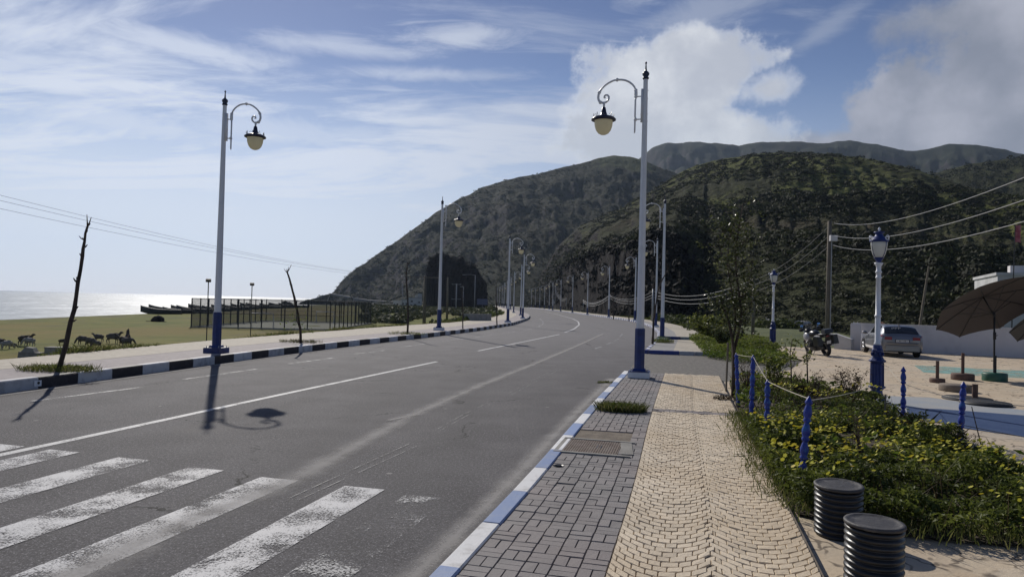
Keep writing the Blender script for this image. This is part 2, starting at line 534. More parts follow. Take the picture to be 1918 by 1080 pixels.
def flag_extra(t, co, c):
    wv = t.vm('ADD', co, t.vm('MULTIPLY', t.n('ShaderNodeTexNoise').outputs[1], (0.0, 0.0, 0.0)))
    n = t.noise(co, 1.7, 3)
    wv = t.vm('ADD', co, t.comb(t.m('MULTIPLY', t.m('SUBTRACT', n, 0.5), 0.6), t.m('MULTIPLY', t.m('SUBTRACT', t.noise(co, 2.3, 3), 0.5), 0.6), 0.0))
    v = t.n('ShaderNodeTexVoronoi', feature='DISTANCE_TO_EDGE'); t.put(v.inputs['Vector'], wv); v.inputs['Scale'].default_value = 1.9
    v2 = t.n('ShaderNodeTexVoronoi', feature='F1'); t.put(v2.inputs['Vector'], wv); v2.inputs['Scale'].default_value = 1.9
    hs = t.xyz(v2.outputs['Color'])
    c = t.mix(t.m('MULTIPLY', hs[0], 0.42), c, (0.50, 0.37, 0.24))
    c = t.mix(t.m('MULTIPLY', hs[1], 0.35), c, (0.56, 0.49, 0.39))
    st_ = t.noise(co, 0.4, 5, 0.6)
    c = t.mix(t.ss(st_, 0.48, 0.72, 0.0, 0.5), c, (0.34, 0.315, 0.275))
    brk = t.ss(t.noise(co, 3.5, 2), 0.36, 0.52)
    cr = t.m('MULTIPLY', t.ss(v.outputs['Distance'], 0.034, 0.008), brk)
    return t.mix(t.m('MULTIPLY', cr, 0.8), c, (0.07, 0.05, 0.035))


M_FLAG = mat('stamped_flagstone', (0.52, 0.415, 0.285), (0.60, 0.49, 0.345), rough=0.75, scale=1.0, bump=0.5, bscale=14, extra=flag_extra)
M_SETT = mat('grey_setts', (0.085, 0.08, 0.07), (0.17, 0.155, 0.135), rough=0.85, scale=9, bump=1.0, bscale=14)
M_GRASSG = mat('green_ground', (0.055, 0.075, 0.018), (0.10, 0.115, 0.030), rough=0.95, scale=0.8, bump=0.8, bscale=9)
M_SOIL = mat('garden_soil', (0.045, 0.035, 0.022), (0.08, 0.06, 0.04), rough=0.95, scale=5, bump=0.8, bscale=25)
M_CONC = mat('concrete', (0.30, 0.29, 0.265), (0.22, 0.21, 0.19), rough=0.9, scale=2.5, bump=0.4, bscale=25, tint=0.08)
M_WALL = mat('whitewashed_wall', (0.62, 0.60, 0.60), (0.52, 0.50, 0.50), rough=0.85, scale=1.5, bump=0.2, bscale=20, lo=0.45, hi=0.8)
M_WOOD = mat('weathered_pole_wood', (0.20, 0.17, 0.13), (0.12, 0.10, 0.075), rough=0.9, scale=3, stretch=(6, 6, 0.6), bump=0.3, bscale=10)
M_BARK = mat('bark', (0.075, 0.052, 0.038), (0.035, 0.026, 0.02), rough=0.9, scale=9, stretch=(1, 1, 0.3), bump=0.6, bscale=25)
M_STEEL = mat('dark_steel', (0.014, 0.015, 0.017), (0.024, 0.024, 0.025), rough=0.6, scale=4)
M_GREYST = mat('grey_steel', (0.28, 0.29, 0.30), (0.36, 0.36, 0.37), rough=0.5, scale=4, metal=0.4)
M_BLACKPL = mat('black_plastic', (0.012, 0.012, 0.013), (0.022, 0.022, 0.024), rough=0.35, scale=6, bump=0.1, bscale=40)
M_RUBBER = mat('rubber', (0.014, 0.014, 0.015), (0.022, 0.022, 0.022), rough=0.8, scale=10)
M_WIRE = mat('pale_cable', (0.42, 0.42, 0.42), rough=0.5)
M_WIRED = mat('dark_cable', (0.10, 0.10, 0.11), rough=0.6)
M_ROPE = mat('pale_rope', (0.55, 0.50, 0.42), (0.40, 0.36, 0.30), rough=0.9, scale=30)
M_STONE = mat('pale_rubble', (0.55, 0.53, 0.50), (0.38, 0.36, 0.33), rough=0.9, scale=4, bump=0.5, tint=0.2)
M_TERRA = mat('terracotta', (0.36, 0.15, 0.075), (0.28, 0.11, 0.06), rough=0.8, scale=6, tint=0.2, bump=0.3)
M_CHROME = mat('bright_metal', (0.75, 0.76, 0.78), rough=0.18, metal=1.0)
M_SILVER = mat('silver_car_paint', (0.20, 0.21, 0.235), (0.19, 0.20, 0.22), rough=0.32, scale=1.0, metal=0.55, coat=0.7)
M_GLASSD = mat('dark_glass', (0.012, 0.014, 0.018), rough=0.06, spec=0.8)
M_RED = mat('red_lens', (0.22, 0.012, 0.03), (0.17, 0.012, 0.025), rough=0.2, scale=20)
M_PLATE = mat('plate_white', (0.62, 0.62, 0.62), rough=0.5)
M_HUBCAP = mat('wheel_alloy', (0.55, 0.56, 0.58), rough=0.35, metal=0.8)

# ------------------------------------------------------------------ road geometry (metres, measured on the ground plane)
RK_P = np.array([(-4.75, -12), (-2.55, -3), (-0.97, 3), (-.44, 5.08), (-.19, 5.95), (.31, 7.94), (.85, 10.3), (1.56, 13.2), (3.30, 20.08), (5.65, 29.3),
                 (8.3, 39.5), (11.0, 52), (13.3, 66), (14.9, 80), (15.6, 95), (15.1, 115), (14.2, 139), (13.6, 168), (12.4, 193), (10.9, 225),
                 (9.2, 259), (6, 310), (0, 370), (-9, 430)])
LK_P = np.array([(-15.3, -12), (-11.75, 4), (-9.75, 13.3), (-9.05, 17.0), (-8.04, 22.98), (-6.8, 28.7), (-4.5, 37.45), (-2.11, 48.28), (.13, 61.46),
                 (1.55, 77.2), (2.13, 85.1), (2.75, 102), (2.75, 118), (1.7, 150), (-.5, 205), (-1.6, 230), (-2.7, 262), (-5.8, 319), (-12, 375), (-21, 430)])
LO_P = np.array([(-19.7, -12), (-15.4, 6), (-12.9, 17.5), (-11.7, 27.4), (-8.62, 43.66), (-4.6, 60.2), (-2.4, 81.5), (-1.3, 105), (-1.4, 127), (-2.4, 150),
                 (-4.6, 205), (-5.7, 230), (-6.8, 262), (-10, 319), (-16, 375), (-25, 430)])


def smooth_x(P):
    y = np.arange(-12, 430.01, 0.25)
    x = np.interp(y, P[:, 1], P[:, 0])
    for _ in range(2):
        k = 13
        xp = np.concatenate([x[0] - (x[1] - x[0]) * np.arange(k // 2, 0, -1), x, x[-1] + (x[-1] - x[-2]) * np.arange(1, k // 2 + 1)])
        x = np.convolve(xp, np.ones(k) / k, 'valid')
    return y, x


_rk, _lk, _lo = smooth_x(RK_P), smooth_x(LK_P), smooth_x(LO_P)
RK = lambda y: np.interp(y, *_rk)
LK = lambda y: np.interp(y, *_lk)
LO = lambda y: np.interp(y, *_lo)


class Edge:
    """arc-length walk along the right kerb: P(s, u) with u metres to the right"""
    def __init__(self, yx, y0, y1):
        y = np.arange(y0, y1, 0.05); x = np.interp(y, *yx)
        self.x, self.y = x, y
        d = np.hypot(np.diff(x), np.diff(y)); self.s = np.concatenate([[0], np.cumsum(d)])
        self.L = self.s[-1]

    def P(self, s, u):
        s = np.asarray(s, float)
        x, y = np.interp(s, self.s, self.x), np.interp(s, self.s, self.y)
        x2, y2 = np.interp(s + .6, self.s, self.x), np.interp(s + .6, self.s, self.y)
        x1, y1 = np.interp(s - .6, self.s, self.x), np.interp(s - .6, self.s, self.y)
        tx, ty = x2 - x1, y2 - y1
        l = np.hypot(tx, ty) + 1e-9
        return np.stack([x + ty / l * u, y - tx / l * u], -1)

    def s_at(self, y):
        return float(np.interp(y, self.y, self.s))


WZ = 0.13     # right pavement level
LZ = 0.22     # left pavement level
YS = np.concatenate([np.arange(-12, 60, 0.5), np.arange(60, 430.1, 2.5)])


def strip(name, fa, fb, z, ys, m, n=2, parent=None, za=None):
    t = np.linspace(0, 1, n)
    xa, xb = fa(ys), fb(ys)
    X = xa[:, None] * (1 - t) + xb[:, None] * t
    Y = np.repeat(ys[:, None], n, 1)
    return grid_mesh(name, np.stack([X, Y, np.full_like(X, z)], -1)[:, ::-1], m, parent=parent)


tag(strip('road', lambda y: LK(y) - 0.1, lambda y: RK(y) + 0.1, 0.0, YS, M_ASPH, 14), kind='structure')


# markings: thin worn paint sheets 4 mm above the asphalt
def worn(lo, hi, big=0.0, s1=34, s2=2.5):
    def f(t, co):
        n = t.noise(co, s1, 5, 0.75)
        b = t.noise(co, s2, 3)
        v = t.m('ADD', n, t.m('MULTIPLY', t.m('SUBTRACT', b, 0.5), big))
        return t.ss(v, lo, hi)
    return f


M_PAINT = sheetmat('road_paint', (0.50, 0.50, 0.50), worn(0.30, 0.46, 0.5))
M_PAINTZ = sheetmat('crossing_paint', (0.50, 0.50, 0.51), worn(0.38, 0.56, 0.65, 55, 2.6))
M_PAINTV = sheetmat('worn_out_paint', (0.42, 0.42, 0.42), worn(0.54, 0.68, 0.8, 48, 2.2))
M_PAINTF = sheetmat('faded_line_paint', (0.36, 0.36, 0.36), worn(0.40, 0.58, 0.6))


def ribbon(name, pts, wd, m, z=0.004, **kw):
    P = np.array(pts, float)
    seg = np.hypot(*np.diff(P, axis=0).T); s = np.concatenate([[0], np.cumsum(seg)])
    ss = np.linspace(0, s[-1], max(2, int(s[-1] / 1.0)))
    x, y = np.interp(ss, s, P[:, 0]), np.interp(ss, s, P[:, 1])
    for _ in range(2 if len(ss) > 6 else 0):
        xs, ys_ = x.copy(), y.copy()
        x[1:-1] = (xs[:-2] + xs[1:-1] + xs[2:]) / 3; y[1:-1] = (ys_[:-2] + ys_[1:-1] + ys_[2:]) / 3
    tx, ty = np.gradient(x), np.gradient(y); l = np.hypot(tx, ty)
    nx, ny = ty / l, -tx / l
    ww = wd if hasattr(wd, '__len__') else (wd, wd)
    hw = np.linspace(ww[0], ww[1], len(x)) / 2
    G = np.stack([np.stack([x - nx * hw, y - ny * hw, np.full_like(x, z)], -1), np.stack([x + nx * hw, y + ny * hw, np.full_like(x, z)], -1)], 1)
    return tag(grid_mesh(name, G[:, ::-1], m, smooth=False), kind='structure', **kw)


def px2(*pts, z=0.0):
    return [tuple(at(a, b, z).xy) for a, b in pts]


cl = px2((0, 852), (300, 788), (500, 744), (700, 702), (818, 677))
d0 = Vector(cl[1]) - Vector(cl[0]); d0.normalize()
cl = [tuple(Vector(cl[0]) - d0 * 14)] + cl
ribbon('road_marking', cl, 0.14, M_PAINT)
ribbon('road_marking', px2((895, 657), (970, 642), (1048, 626)), 0.14, M_PAINT)
ribbon('road_marking', px2((1058, 622.5), (1075, 616), (1085, 608), (1083, 602), (1072, 596.5), (1040, 587.5), (1020, 584)), 0.16, M_PAINT)
for a in ([(60, 751), (265, 725)], [(345, 710), (480, 691)], [(541, 681), (624, 670)], [(660, 663), (720, 656)], [(752, 650), (800, 643)],
          [(828, 639), (868, 634)], [(888, 631.5), (922, 627)], [(940, 624.5), (968, 620.5)], [(980, 618.5), (1000, 615)], [(1006, 613), (1017, 607), (1017, 602), (1011, 596.5)]):
    ribbon('road_marking', px2(*a), 0.12, M_PAINTF)
for a in ([(1114, 653), (1128, 648.5)], [(1136, 645), (1146, 641)], [(1151, 638.5), (1159, 634)], [(1162, 630), (1166, 625)]):
    ribbon('road_marking', px2(*a), 0.13, M_PAINTF)
zd = Vector((0.252, 1.0)).normalized()
zn = Vector((zd.y, -zd.x))
for k, (a, b) in enumerate([(-150, 816), (-50, 826), (45, 836), (148, 847), (280, 862), (418, 881), (557, 900), (719, 917), (838, 934)]):
    e = Vector(at(a, b).xy)
    mid = e - zn * 0.22
    o = ribbon('crossing_stripe', [tuple(mid), tuple(mid - zd * 3.4)], 0.46, M_PAINTV if k == 8 else M_PAINTZ, z=0.006)


# pale dust line blown along the lane
def dustcover(t, co):
    uv = t.n('ShaderNodeAttribute', attribute_name='across').outputs['Fac']
    sh = t.m('SUBTRACT', 1.0, t.m('ABSOLUTE', t.m('SUBTRACT', t.m('MULTIPLY', uv, 2.0), 1.0)))
    n = t.noise(co, 1.6, 6, 0.7)
    g = t.noise(co, 55, 3, 0.7)
    v = t.m('ADD', t.m('MULTIPLY', sh, 0.9), t.m('ADD', t.m('MULTIPLY', t.m('SUBTRACT', n, 0.5), 0.8), t.m('MULTIPLY', t.m('SUBTRACT', g, 0.5), 0.55)))
    return t.m('MULTIPLY', t.ss(v, 0.30, 1.0), t.m('MULTIPLY', t.ss(sh, 0.0, 0.35), 0.62))


M_DUST = sheetmat('pale_road_dust', (0.45, 0.43, 0.405), dustcover, rough=0.95)


def dust(pts, w0, w1, z):
    P = np.array(pts, float)
    s = np.concatenate([[0], np.cumsum(np.hypot(*np.diff(P, axis=0).T))])
    ss = np.arange(0, s[-1], 0.4)
    x, y = np.interp(ss, s, P[:, 0]), np.interp(ss, s, P[:, 1])
    tx, ty = np.gradient(x), np.gradient(y); l = np.hypot(tx, ty)
    hw = np.interp(ss, s, np.linspace(w0, w1, len(s))) / 2
    q = np.linspace(-1, 1, 9)
    G = np.stack([x[:, None] + (ty / l * hw)[:, None] * q, y[:, None] - (tx / l * hw)[:, None] * q, np.full((len(x), 9), z)], -1)
    o = grid_mesh('road_dust', G[:, ::-1], M_DUST, smooth=False)
    a = o.data.attributes.new('across', 'FLOAT', 'POINT')
    a.data.foreach_set('value', np.repeat(((q + 1) / 2)[None, ::-1], len(x), 0).ravel().astype(np.float32))
    return tag(o, kind='structure')


dust(px2((120, 1085), (330, 985), (540, 905), (640, 850), (760, 783), (900, 722), (1000, 682), (1080, 648), (1130, 625)), 0.95, 0.6, 0.010)

# blown sand in the right hand gutter, a spill on the dust line, and scraped tyre lines
gy = np.arange(3.0, 20.0, 1.0)
dust([(float(RK(y)) - 0.22, y) for y in gy], 0.5, 0.7, 0.012)
dust([(float(LK(y)) + 0.25, y) for y in np.arange(8, 60, 2.0)], 0.5, 0.5, 0.012)
dust(px2((728, 788), (760, 781), (800, 774)), 0.35, 0.25, 0.014)
M_SCRAPE = sheetmat('scrape_mark', (0.30, 0.295, 0.29), worn(0.42, 0.60, 0.8, 40, 3.0))
for a in ([(540, 934), (650, 884), (767, 831)], [(558, 937), (668, 887), (784, 834)], [(815, 806), (870, 775), (914, 754)], [(822, 808), (877, 777), (920, 756)], [(950, 738), (1000, 711), (1046, 688)], [(957, 740), (1006, 713), (1052, 690)]):
    ribbon('road_scrape', px2(*a), 0.012, M_SCRAPE, z=0.008)

# ---- kerbs
def kerb(name, edge, s0, s1, side, h, mats, first=0, length=1.03, wdt=0.17, flip=False):
    """a row of kerb blocks with chamfered tops; side +1 = body to the right of the line"""
    mb = MB(); s = s0; k = first
    while s < s1 - 0.05:
        e = min(s + length, s1)
        g = 0.006
        sub = 2 if e < 90 else 1
        prof = [(0.0, -0.15), (0.0, h - 0.02), (0.02, h), (wdt - 0.012, h), (wdt, h - 0.012), (wdt, -0.15)]
        if side < 0: prof = [(-a, b) for a, b in prof][::-1]
        jz = random.uniform(-.004, .004); ju = random.uniform(-.006, .006)
        rings = []
        for q in (s + g, e - g):
            rings.append([(*edge.P(q, u + ju), z + (jz if z > 0 else 0)) for u, z in prof])
        n = len(prof)
        mb.add(rings[0] + rings[1], [(i + 1, i, n + i, n + i + 1) for i in range(n - 1)] + [tuple(range(n)), tuple(range(2 * n - 1, n - 1, -1))], k % 2)
        s = e; k += 1
    return tag(mb.build(name, mats), kind='structure')


ER = Edge(_rk, -11.9, 300)
EL = Edge(_lk, -11.9, 320)
s59 = ER.s_at(5.93)
kerb('kerb', ER, s59 - 12 * 1.03, ER.s_at(19.95), 1, WZ + 0.012, [M_KWHITE, M_KBLUE], first=1, length=1.03)
kerb('kerb', ER, ER.s_at(29.2), ER.s_at(39.2), 1, 0.17, [M_KWHITE, M_KNAVY], first=1, length=0.8)
kerb('kerb', ER, ER.s_at(43.2), ER.L - 1, 1, 0.17, [M_KWHITE, M_KNAVY], first=0, length=1.0)
kerb('kerb', EL, EL.s_at(13.2) - 22 * 1.0, EL.L - 1, -1, LZ + 0.015, [M_KBLACK, M_KLIGHT], first=1, length=1.0, wdt=0.2)


# ---- near right pavement: every paving brick and cobble is real relief in one surface
def stones(name, quads, z, h, inset, m, seed):
    """quads: (n,4,2) outlines -> low pillow stones standing on the joint sand"""
    rng = np.random.default_rng(seed)
    Q = np.asarray(quads, float); n = len(Q)
    c = Q.mean(1, keepdims=True)
    d = c - Q; l = np.linalg.norm(d, axis=2, keepdims=True) + 1e-9
    top = Q + d / l * inset
    hz = z + h + rng.normal(0, 0.0018, (n, 1, 1)) + rng.normal(0, 0.0012, (n, 4, 1)) - 0.004 * (rng.random((n, 1, 1)) < 0.04)
    V = np.concatenate([np.concatenate([Q, np.full((n, 4, 1), z)], 2), np.concatenate([top, np.broadcast_to(hz, (n, 4, 1))], 2)], 1).reshape(-1, 3)
    b = np.arange(n)[:, None, None] * 8
    f = np.array([[4, 5, 6, 7], [0, 1, 5, 4], [1, 2, 6, 5], [2, 3, 7, 6], [3, 0, 4, 7]])
    Fq = (b + f[None]).reshape(-1, 4)
    tn = np.repeat(rng.random(n), 5)
    return tag(np_mesh(name, V, Fq, m, tn), kind='structure')


U_K, U_G, U_F = 0.175, 1.15, 2.62
sA, sB = 0.5, ER.s_at(19.95)
ysn = np.arange(-11.5, 19.9, 0.4)
ss_ = np.arange(sA, sB, 0.4)
base = np.stack([np.concatenate([ER.P(ss_, np.full_like(ss_, u)), np.full((len(ss_), 1), WZ - 0.012)], 1) for u in (U_K - 0.02, U_G, U_F + 0.02)], 1)
tag(grid_mesh('pavement_bed', base[:, ::-1], M_MORTAR), kind='structure')
qs = []
MOD = (U_G - U_K) / 5
ni = int((sB - sA) / MOD)
g = 0.003
GRATE = (ER.s_at(9.0), ER.s_at(10.25))
for i in range(ni):
    for j in range(5):
        s0, u0 = sA + i * MOD, U_K + j * MOD
        cy = float(ER.P(s0, u0)[1])
        if 9.02 < cy < 10.32 and j < 4: continue
        for h_ in (0, 1):
            if (i + j) % 2: r = (s0, s0 + MOD, u0 + h_ * MOD / 2, u0 + (h_ + 1) * MOD / 2)
            else: r = (s0 + h_ * MOD / 2, s0 + (h_ + 1) * MOD / 2, u0, u0 + MOD)
            qs.append([(r[0] + g, r[2] + g), (r[0] + g, r[3] - g), (r[1] - g, r[3] - g), (r[1] - g, r[2] + g)])
qs = np.array(qs)
xy = ER.P(qs[..., 0].ravel(), qs[..., 1].ravel()).reshape(-1, 4, 2)
stones('brick_pavement', xy, WZ - 0.012, 0.012, 0.006, M_BRICK, 3)
# fan cobbles: arcs that sag towards the viewer in two columns
qs = []
Wc = (U_F - U_G) / 2
row = 0.102
sd = ER.s_at(12.9)
for colm in range(2):
    u0 = U_G + colm * Wc
    nrow = int((sB - sA) / row) + 8
    for r_ in range(-2, nrow):
        nb = 7
        off = 0.5 if r_ % 2 else 0.0
        ed = np.clip((np.arange(nb + 2) - off) / nb, 0, 1)
        ed = ed + np.where((ed > 0) & (ed < 1), np.random.default_rng(r_ * 7 + colm + 50).normal(0, 0.012, nb + 2), 0)
        for k in range(nb + 1):
            e0, e1 = ed[k], ed[k + 1]
            if e1 - e0 < 0.03: continue
            def sag(e): return -0.27 * (1 - (2 * e - 1) ** 2)
            def pt(e, rr, gu, gs):
                jag = (0.018 if r_ % 2 else -0.018) * (1 if abs(e - (1 if colm == 0 else 0)) < 1e-6 else 0)
                return (sA + rr * row + sag(e) + gs + 0.2, u0 + e * Wc + gu + jag)
            gp = 0.003
            gq = 0.0052; gp = 0.0022
            q = [pt(e0, r_, gp, gq), pt(e1, r_, -gp, gq), pt(e1, r_ + 1, -gp, -gq), pt(e0, r_ + 1, gp, -gq)]
            sm = sum(p[0] for p in q) / 4
            if min(p[0] for p in q) < sA or max(p[0] for p in q) > sB or abs(sm - sd) < 0.16: continue
            qs.append([q[0], q[1], q[2], q[3]])
qs = np.array(qs)
xy = ER.P(qs[..., 0].ravel(), qs[..., 1].ravel()).reshape(-1, 4, 2)
stones('fan_cobble_pavement', xy, WZ - 0.012, 0.012, 0.006, M_COBBLE, 5)
M_BANDB = mat('purple_grey_brick', (0.20, 0.175, 0.175), (0.25, 0.22, 0.21), rough=0.8, scale=3, tint=0.12, bump=0.3, bscale=60)
qs = []
for r_ in range(3):
    for k in range(8):
        a = U_G + (k + (0.5 if r_ % 2 else 0)) * 0.2
        b = min(a + 0.2, U_F)
        if b - a < 0.05: continue
        s0 = sd - 0.15 + r_ * 0.1
        qs.append([(s0 + g, a + g), (s0 + g, b - g), (s0 + .1 - g, b - g), (s0 + .1 - g, a + g)])
qs = np.array(qs)
xy = ER.P(qs[..., 0].ravel(), qs[..., 1].ravel()).reshape(-1, 4, 2)
stones('brick_band_pavement', xy, WZ - 0.012, 0.012, 0.006, M_BANDB, 6)


# ---- pavement beyond the driveway and the far left one
def slab(name, fa, fb, z, y0, y1, m, step=1.0):
    ys = np.arange(y0, y1 + 0.01, step)
    A = np.stack([fa(ys), ys, np.full_like(ys, z)], -1); B = np.stack([fb(ys), ys, np.full_like(ys, z)], -1)
    lowA, lowB = A - (0, 0, 0.4), B - (0, 0, 0.4)
    G = np.stack([lowA, A, B, lowB], 1)
    return tag(grid_mesh(name, G[:, ::-1], m, smooth=False), kind='structure')


def seam_extra(axis, per, col):
    def f(t, co, c):
        v = t.m('FRACT', t.m('MULTIPLY', t.xyz(co)[axis], 1 / per))
        return t.mix(t.m('MULTIPLY', t.m('LESS_THAN', v, 0.02), 0.6), c, col)
    return f


M_WALKP = mat('pale_stamped_walk', (0.47, 0.42, 0.34), (0.38, 0.335, 0.265), rough=0.85, scale=5, bump=0.8, bscale=9, extra=seam_extra(1, 2.7, (0.16, 0.13, 0.1)))
M_WALKG = mat('grey_brick_walk', (0.24, 0.23, 0.225), (0.30, 0.29, 0.28), rough=0.85, scale=9, bump=0.6, bscale=12)
M_WALKM = mat('mauve_brick_walk', (0.33, 0.29, 0.285), (0.27, 0.235, 0.235), rough=0.85, scale=7, bump=0.8, bscale=11, extra=seam_extra(1, 2.2, (0.15, 0.12, 0.12)))
for (y0, y1) in ((29.2, 39.2), (43.2, 290)):
    st_ = 0.5 if y0 < 60 else 1.0
    slab('pavement', lambda y: RK(y) + 0.17, lambda y: RK(y) + 1.22, 0.155, y0, y1, M_WALKG, st_)
    slab('pavement', lambda y: RK(y) + 1.22, lambda y: RK(y) + 3.1, 0.158, y0, y1, M_WALKP, st_)
for yv, fac in ((29.2, 1), (43.2, 1)):     # painted kerb returns that face the driveways
    mb = MB(); x0 = float(RK(yv)); dx_ = 0.62
    for k in range(6 if yv < 40 else 5):
        mb.box((x0 + 0.17 + dx_ * (k + .5), yv - 0.09 - 0.14 * k * 0.6, 0.04), (dx_ - 0.015, 0.17, 0.26), rz=-0.13, mat=(0, 0, 1, 1, 0, 0)[k])
    tag(mb.build('kerb', [M_KNAVY, M_KLIGHT]), kind='structure')
M_WALKL = M_WALKP
slab('pavement', LO, lambda y: LK(y) - 2.0, LZ, -12, 330, M_WALKL)
slab('pavement', lambda y: LK(y) - 2.0, lambda y: LK(y) - 0.19, LZ - 0.004, -12, 330, M_WALKM)

# ------------------------------------------------------------------ ground, sea, hills
FIELD_Z, SEA_Z = -2.5, -4.0
SHORE = np.array([(-96, -40), (-100, 60), (-103, 140), (-106, 181), (-113, 240), (-125, 340), (-150, 450), (-185, 600)])


def shore_x(y): return np.interp(y, SHORE[:, 1], SHORE[:, 0])


def field_z(x, y):
    """left field: drops behind the pavement, flat pasture, shingle beach, bank rising to the shore track"""
    off = LO(np.clip(y, -12, 430)) - x
    z = np.where(off < 3.0, -0.02 + (FIELD_Z + 0.02) * np.clip(off / 3.0, 0, 1) ** 1.2, FIELD_Z)
    k = np.clip((y - 125) / 70, 0, 1) * np.clip((x + 95) / 45, 0, 1); k = k * k * (3 - 2 * k)
    z = z + k * 1.55 * np.clip(off / 3.0, 0, 1)
    z = np.where(off > 3, z + (fbm(x * 0.13, y * 0.13, 3, 3) - 0.5) * 0.35, z)
    sh = x - shore_x(y)
    b = np.clip(1 - (sh - 2) / 26, 0, 1)
    return z + b ** 1.3 * (SEA_Z - 0.25 - z)


ysf = np.concatenate([np.arange(-12, 120, 1.0), np.arange(120, 430.1, 2.5)])
offs = np.concatenate([[0, .4, .8, 1.2, 1.8, 2.4, 3, 4], np.arange(5, 30, 1.5), np.arange(30, 175, 3.0)])
Xf = LO(ysf)[:, None] - offs[None]
Yf = np.repeat(ysf[:, None], len(offs), 1)


def pasture_extra(t, co, c):
    x, y, z = t.xyz(co)[0:3]
    big = t.noise(t.mapping(co, scale=(0.03, 0.014, 0.0), rot=(0, 0, R_(20))), 1.0, 5, 0.6)
    c = t.mix(t.ss(big, 0.46, 0.62, 0.0, 0.9), c, (0.185, 0.145, 0.042))        # dry yellow bloom
    mid = t.noise(t.mapping(co, scale=(0.07, 0.05, 0.0)), 1.0, 5, 0.65)
    c = t.mix(t.ss(mid, 0.52, 0.66, 0.0, 0.85), c, (0.105, 0.088, 0.062))       # trodden earth
    c = t.mix(t.ss(t.noise(co, 0.9, 4, 0.7), 0.55, 0.75, 0.0, 0.6), c, (0.05, 0.062, 0.018))
    c = t.mix(t.ss(t.noise(co, 3.1, 3, 0.7), 0.64, 0.74, 0.0, 0.5), c, (0.22, 0.21, 0.09))
    bz = t.m('ADD', z, t.m('MULTIPLY', t.m('SUBTRACT', t.noise(co, 0.06, 3), 0.5), 0.5))
    return t.mix(t.ss(bz, -2.75, -2.98), c, t.mix(t.noise(co, 2, 4), (0.12, 0.115, 0.11), (0.19, 0.18, 0.17)))   # shingle


M_FIELD = mat('pasture', (0.105, 0.125, 0.022), (0.165, 0.160, 0.036), rough=0.95, scale=0.25, bump=1.0, bscale=5, extra=pasture_extra, spec=0.1)
tag(grid_mesh('field', np.stack([Xf, Yf, field_z(Xf, Yf)], -1), M_FIELD), kind='structure')


def right_z(x, y):
    """land right of the road: level by the plaza, falling away beyond it"""
    k = np.clip((y - 37) / 12, 0, 1); k = k * k * (3 - 2 * k)
    far = np.clip((x - RK(np.clip(y, -12, 430)) - 4) / 6, 0, 1)
    k2 = np.clip((y - 58) / 16, 0, 1); k2 = k2 * k2 * (3 - 2 * k2)
    return -0.03 - 1.2 * k * (1 - k2) * far


offr = np.concatenate([np.arange(0, 8, 0.8), np.arange(8, 40, 2.0), np.arange(40, 200, 6.0)])
ysr = np.concatenate([np.arange(-12, 80, 1.0), np.arange(80, 430.1, 2.5)])
Xr = RK(ysr)[:, None] + 0.05 + offr[None]
Yr = np.repeat(ysr[:, None], len(offr), 1)
tag(grid_mesh('ground', np.stack([Xr, Yr, right_z(Xr, Yr)], -1)[:, ::-1], M_GRASSG), kind='structure')


def sea_mat():
    m = bpy.data.materials.new('sea_water'); m.use_nodes = True
    t = NT(m.node_tree)
    co = t.n('ShaderNodeTexCoord').outputs['Object']
    wind = t.noise(t.mapping(co, scale=(0.010, 0.0022, 1), rot=(0, 0, R_(-20))), 1.0, 4)
    p = t.n('ShaderNodeBsdfPrincipled')
    t.put(p.inputs['Base Color'], t.mix(t.ss(wind, 0.35, 0.65), (0.105, 0.150, 0.200), (0.145, 0.190, 0.235)))
    p.inputs['Roughness'].default_value = 0.5; p.inputs['Specular IOR Level'].default_value = 0.12
    g = t.n('ShaderNodeBsdfGlossy'); g.inputs['Roughness'].default_value = 0.22; g.inputs['Color'].default_value = (1, 1, 1, 1)
    # wave facets of two sizes: only some of them tilt enough to throw the sun back
    f1 = t.noise(t.mapping(co, scale=(0.55, 0.14, 1)), 1.0, 3, 0.7)
    f2 = t.noise(t.mapping(co, scale=(0.16, 0.022, 1)), 1.0, 3, 0.7)
    f3 = t.noise(t.mapping(co, scale=(0.05, 0.004, 1)), 1.0, 3, 0.7)
    f = t.m('MULTIPLY', t.ss(t.m('ADD', t.m('MULTIPLY', f1, 0.55), t.m('MULTIPLY', f2, 0.45)), 0.495, 0.57, 0.03, 1.0), t.ss(f3, 0.36, 0.60, 0.35, 1.0))
    b = t.n('ShaderNodeBump'); b.inputs['Strength'].default_value = 0.30; b.inputs['Distance'].default_value = 1.0
    t.put(b.inputs['Height'], t.noise(t.mapping(co, scale=(1.0, 0.4, 1)), 0.22, 4, 0.7)); t.put(g.inputs['Normal'], b.outputs[0])
    mx = t.n('ShaderNodeMixShader'); t.put(mx.inputs[0], t.m('MULTIPLY', f, 0.40))
    t.t.links.new(p.outputs[0], mx.inputs[1]); t.t.links.new(g.outputs[0], mx.inputs[2])
    t.t.links.new(mx.outputs[0], t.n('ShaderNodeOutputMaterial').inputs[0])
    return m


mb = MB(); ring = [24 * 1.5 ** k for k in range(18)]
ring = [r for r in ring if r < 5000] + [5000]
n = 48
mb.v.append((-60, 60, SEA_Z))
for r in ring:
    for k in range(n): mb.v.append((-60 + r * math.cos(2 * math.pi * k / n), 60 + r * math.sin(2 * math.pi * k / n), SEA_Z))
for k in range(n): mb.face((0, 1 + k, 1 + (k + 1) % n))
for i in range(len(ring) - 1):
    for k in range(n):
        a = 1 + i * n; mb.face((a + k, a + n + k, a + n + (k + 1) % n, a + (k + 1) % n))
tag(mb.build('sea', sea_mat()), kind='structure')


